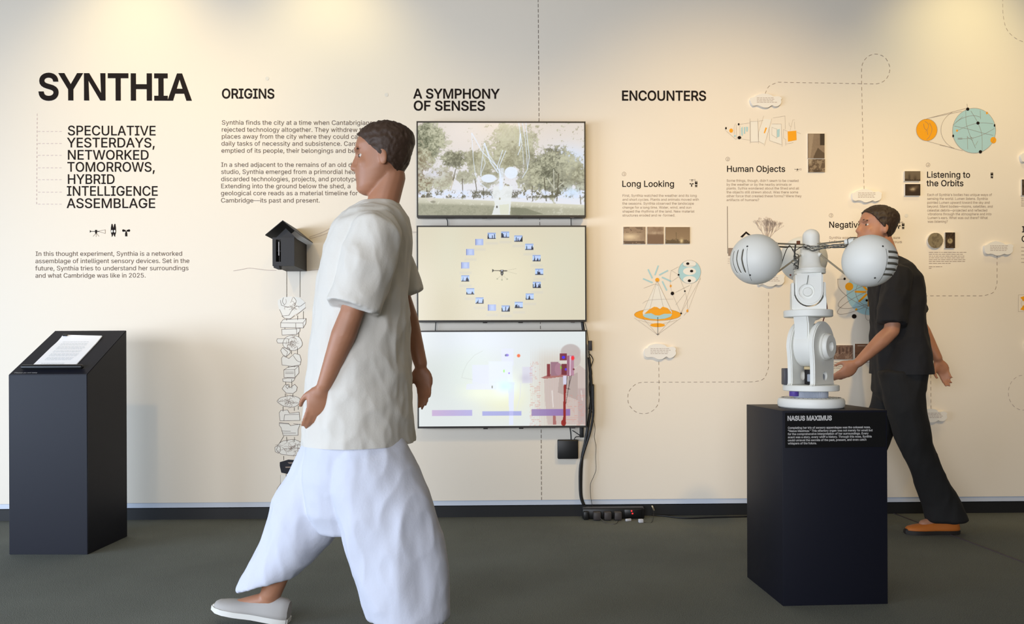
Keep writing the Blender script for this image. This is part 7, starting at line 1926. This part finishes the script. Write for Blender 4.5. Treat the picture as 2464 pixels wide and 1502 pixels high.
def person(label, J, skin, tee, pants, shoe_m, sole_m, lace_m, hair, head_s, torso, legs, sleeves, voxel, ground_near, ground_far, pitches, root):
    e = empty('person', Matrix.Translation(root), label, 'person')
    I4 = Matrix.Identity(4)
    b = bmesh.new()
    T = head_bm(b, J['head'], head_s, J['head_rot'])
    rcone(b, J['neck'] + Vector((.004, 0, -.01)), J['head'] + Vector((.026, 0, -.06)), .056, .051)
    eloft(b, [(J['hip'] + Vector((0, 0, -.08)), .06, .10), (J['hip'], .088, .14), (J['hip'].lerp(J['chest'], .4), .085, .135), (J['chest'], .095, .15), (J['chest'].lerp(J['neck'], .6), .075, .14), (J['neck'] + Vector((0, 0, -.01)), .055, .075)], 28)
    for s in ('near', 'far'):
        chain(b, [(J['sh_' + s], .048), (J['sh_' + s].lerp(J['el_' + s], .4), .047), (J['el_' + s], .037), (J['el_' + s].lerp(J['wr_' + s], .3), .040), (J['wr_' + s], .025)])
        d = (J['hd_' + s] - J['wr_' + s])
        nr = Vector((0, -1 if s == 'near' else 1, 0)) + Vector((.25, 0, 0)); th = Vector((-1, 0, 0))
        hand_bm(b, J['wr_' + s] + d.normalized() * .012, d, nr, th, 0.95, J['curl_' + s])
        chain(b, [(J['hp_' + s], .068), (J['hp_' + s].lerp(J['kn_' + s], .5), .062), (J['kn_' + s], .054), (J['kn_' + s].lerp(J['an_' + s], .3), .056), (J['an_' + s], .037)])
        f = (J['toe_' + s] - J['an_' + s]); f.z = 0; f.normalize()
        rcone(b, J['an_' + s] + Vector((0, 0, -.02)), J['an_' + s] + f * .12 + Vector((0, 0, -.045)), .030, .022)
    me = remesh(b, voxel, 5)
    body = link('body', me, skin, e, I4)
    iris = mat('iris_brown', rgb(50, 32, 22), .2)
    face_parts(T, e, hair, [((-.062, 0, .050), (-1.0, 0, -.62)), ((.045, 0, -.055), (-.15, 0, -1)), ((.012, 0, -.01), (-.8, 0, -.75))], iris)
    # shirt
    b = bmesh.new(); eloft(b, torso, 40)
    for s in ('near', 'far'):
        a, q = J['sh_' + s], J['el_' + s]; end = a.lerp(q, sleeves[3]); st = a + Vector((0, .05 if s == 'near' else -.05, .015))
        tube_bm(b, [st, a, a.lerp(end, .33), a.lerp(end, .66), end], [sleeves[0] * .8, sleeves[0], sleeves[1], (sleeves[1] + sleeves[2]) / 2, sleeves[2]], 24)
    me = remesh(b, voxel * 1.25, 5)
    folds(me, .010, 7.0, 3, .8); folds(me, .0045, 16, 5, .6)
    hem = torso[0][0].z + .012
    cut_plane(me, Vector((0, 0, hem)), Vector((0, 0, -1)))
    link('t_shirt', me, tee, e, I4)
    # trousers
    b = bmesh.new()
    for rings in legs: eloft(b, rings, 36)
    me = remesh(b, voxel * 1.25, 7)
    folds(me, .012, 6.0, 8, .45); folds(me, .005, 14, 9, .5)
    link('trousers', me, pants, e, I4)
    shoe(e, J['an_near'], J['toe_near'], ground_near, shoe_m, sole_m, lace_m, None, pitch=pitches[0])
    shoe(e, J['an_far'], J['toe_far'], ground_far, shoe_m, sole_m, lace_m, None, pitch=pitches[1])
    return e


CREAM = mat('cream_cotton', rgb(206, 202, 194), .85, bump=.25, bscale=160)
WHITEC = mat('white_cotton', rgb(198, 201, 214), .85, bump=.25, bscale=140)
BLACKC = mat('black_cotton', rgb(22, 21, 24), .85, bump=.2, bscale=160)
CHAR = mat('black_trousers', rgb(24, 23, 23), .85, bump=.2, bscale=140)
SKIN1 = mat('skin_tan', rgb(164, 114, 86), .5, var=.05, vscale=20)
SKIN2 = mat('skin_warm', rgb(176, 124, 96), .5, var=.05, vscale=20)
HAIR1 = mat('dark_brown_hair', rgb(58, 40, 28), .6, bump=.8, bscale=90)
HAIR2 = mat('brown_hair', rgb(50, 36, 26), .6, bump=.8, bscale=90)

Y1 = 2.69
A1 = lambda x, y, d=0.0: at(x, y, Y1 + d)
J = dict(head=A1(922, 384), head_rot=Matrix.Rotation(math.radians(-4), 4, 'Y'), neck=A1(912, 505), chest=A1(895, 610), hip=A1(880, 880),
         sh_near=A1(905, 560, -.185), el_near=A1(846, 755, -.225), wr_near=A1(782, 925, -.20), hd_near=A1(752, 1010, -.19), curl_near=.30,
         sh_far=A1(905, 548, .185), el_far=A1(968, 725, .22), wr_far=A1(1012, 875, .19), hd_far=A1(1026, 960, .19), curl_far=.30,
         hp_near=A1(885, 905, -.09), kn_near=A1(945, 1195, -.10), an_near=A1(1028, 1462, -.10), toe_near=A1(900, 1500, -.11),
         hp_far=A1(878, 895, .09), kn_far=A1(742, 1180, .10), an_far=A1(652, 1428, .10), toe_far=A1(540, 1450, .11))
sc_ = Y1 / FPX


def R1(px, py, hx, hy, d=0.0, tilt=0.0): return (A1(px, py, d), hx, hy, tilt)


torso1 = [R1(864, 1072, .186, .222), R1(864, 1000, .182, .216), R1(868, 850, .164, .204), R1(874, 700, .150, .200), R1(886, 600, .142, .205), R1(896, 550, .125, .200), R1(904, 522, .104, .165), R1(908, 504, .078, .098), R1(911, 490, .064, .072)]
legs1 = [[R1(875, 870, .11, .15), R1(868, 960, .14, .17), R1(858, 1060, .155, .18), R1(850, 1150, .165, .15), R1(840, 1230, .14, .11), R1(832, 1275, .09, .07)],
         [R1(878, 1000, .085, .07, -.085), R1(884, 1068, .116, .094, -.088), R1(892, 1105, .138, .108, -.09), R1(915, 1180, .158, .116, -.095), R1(945, 1290, .163, .118, -.10), R1(968, 1390, .148, .115, -.10), R1(984, 1484, .130, .11, -.10, .0)],
         [R1(865, 985, .12, .085, .09), R1(832, 1060, .145, .105, .09), R1(778, 1180, .155, .112, .10), R1(722, 1290, .146, .108, .10, .03), R1(675, 1360, .124, .10, .10, .03), R1(645, 1398, .108, .095, .10, .028)]]
person('person in a cream T-shirt and wide white trousers striding left before the screens', J, SKIN1, CREAM, WHITEC,
       mat('grey_suede', rgb(168, 164, 160), .7), mat('white_rubber', rgb(214, 212, 206), .6), mat('white_laces', rgb(225, 222, 214), .7), HAIR1, 1.0,
       torso1, legs1, (.078, .083, .086, .93), .0048, 0.0, 0.0, (.22, -.16), (A1(880, 880).x, Y1, 0))

Y2_ = 4.18
A2 = lambda x, y, d=0.0: at(x, y, Y2_ + d)
J = dict(head=A2(2110, 551), head_rot=Matrix.Rotation(math.radians(6), 4, 'Y'), neck=A2(2136, 622), chest=A2(2152, 690), hip=A2(2164, 868),
         sh_near=A2(2158, 662, -.175), el_near=A2(2146, 796, -.20), wr_near=A2(2066, 872, -.20), hd_near=A2(2030, 900, -.19), curl_near=.35,
         sh_far=A2(2156, 658, .175), el_far=A2(2206, 772, .19), wr_far=A2(2256, 862, .15), hd_far=A2(2276, 910, .15), curl_far=.35,
         hp_near=A2(2166, 885, -.085), kn_near=A2(2204, 1068, -.09), an_near=A2(2276, 1240, -.06), toe_near=A2(2195, 1262, -.06),
         hp_far=A2(2160, 882, .085), kn_far=A2(2108, 1050, .10), an_far=A2(2046, 1196, .12), toe_far=A2(1985, 1230, .12))


def R2(px, py, hx, hy, d=0.0, tilt=0.0): return (A2(px, py, d), hx, hy, tilt)


torso2 = [R2(2168, 905, .134, .202), R2(2166, 850, .132, .198), R2(2162, 780, .120, .186), R2(2158, 710, .120, .190), R2(2154, 672, .115, .190), R2(2148, 646, .092, .158), R2(2142, 630, .066, .088), R2(2139, 622, .056, .064)]
legs2 = [[R2(2166, 850, .105, .165), R2(2164, 890, .118, .180), R2(2160, 940, .118, .175), R2(2158, 965, .07, .08)],
         [R2(2166, 895, .104, .094, -.085), R2(2178, 975, .098, .090, -.085), R2(2200, 1065, .078, .075, -.09), R2(2236, 1150, .078, .075, -.075), R2(2268, 1215, .092, .08, -.06), R2(2280, 1252, .104, .085, -.06)],
         [R2(2160, 895, .098, .085, .085), R2(2138, 975, .090, .085, .09), R2(2108, 1050, .076, .075, .10), R2(2078, 1130, .075, .072, .11), R2(2054, 1195, .085, .078, .12)]]
person('person in a black T-shirt and black trousers walking left behind the robot pedestal', J, SKIN2, BLACKC, CHAR,
       mat('tan_leather', rgb(196, 110, 40), .6), mat('dark_rubber', rgb(40, 34, 30), .6), mat('tan_laces', rgb(150, 90, 40), .7), HAIR2, .98,
       torso2, legs2, (.066, .070, .072, .88), .0062, 0.0, 0.0, (0, -.12), (A2(2164, 868).x, Y2_, 0))
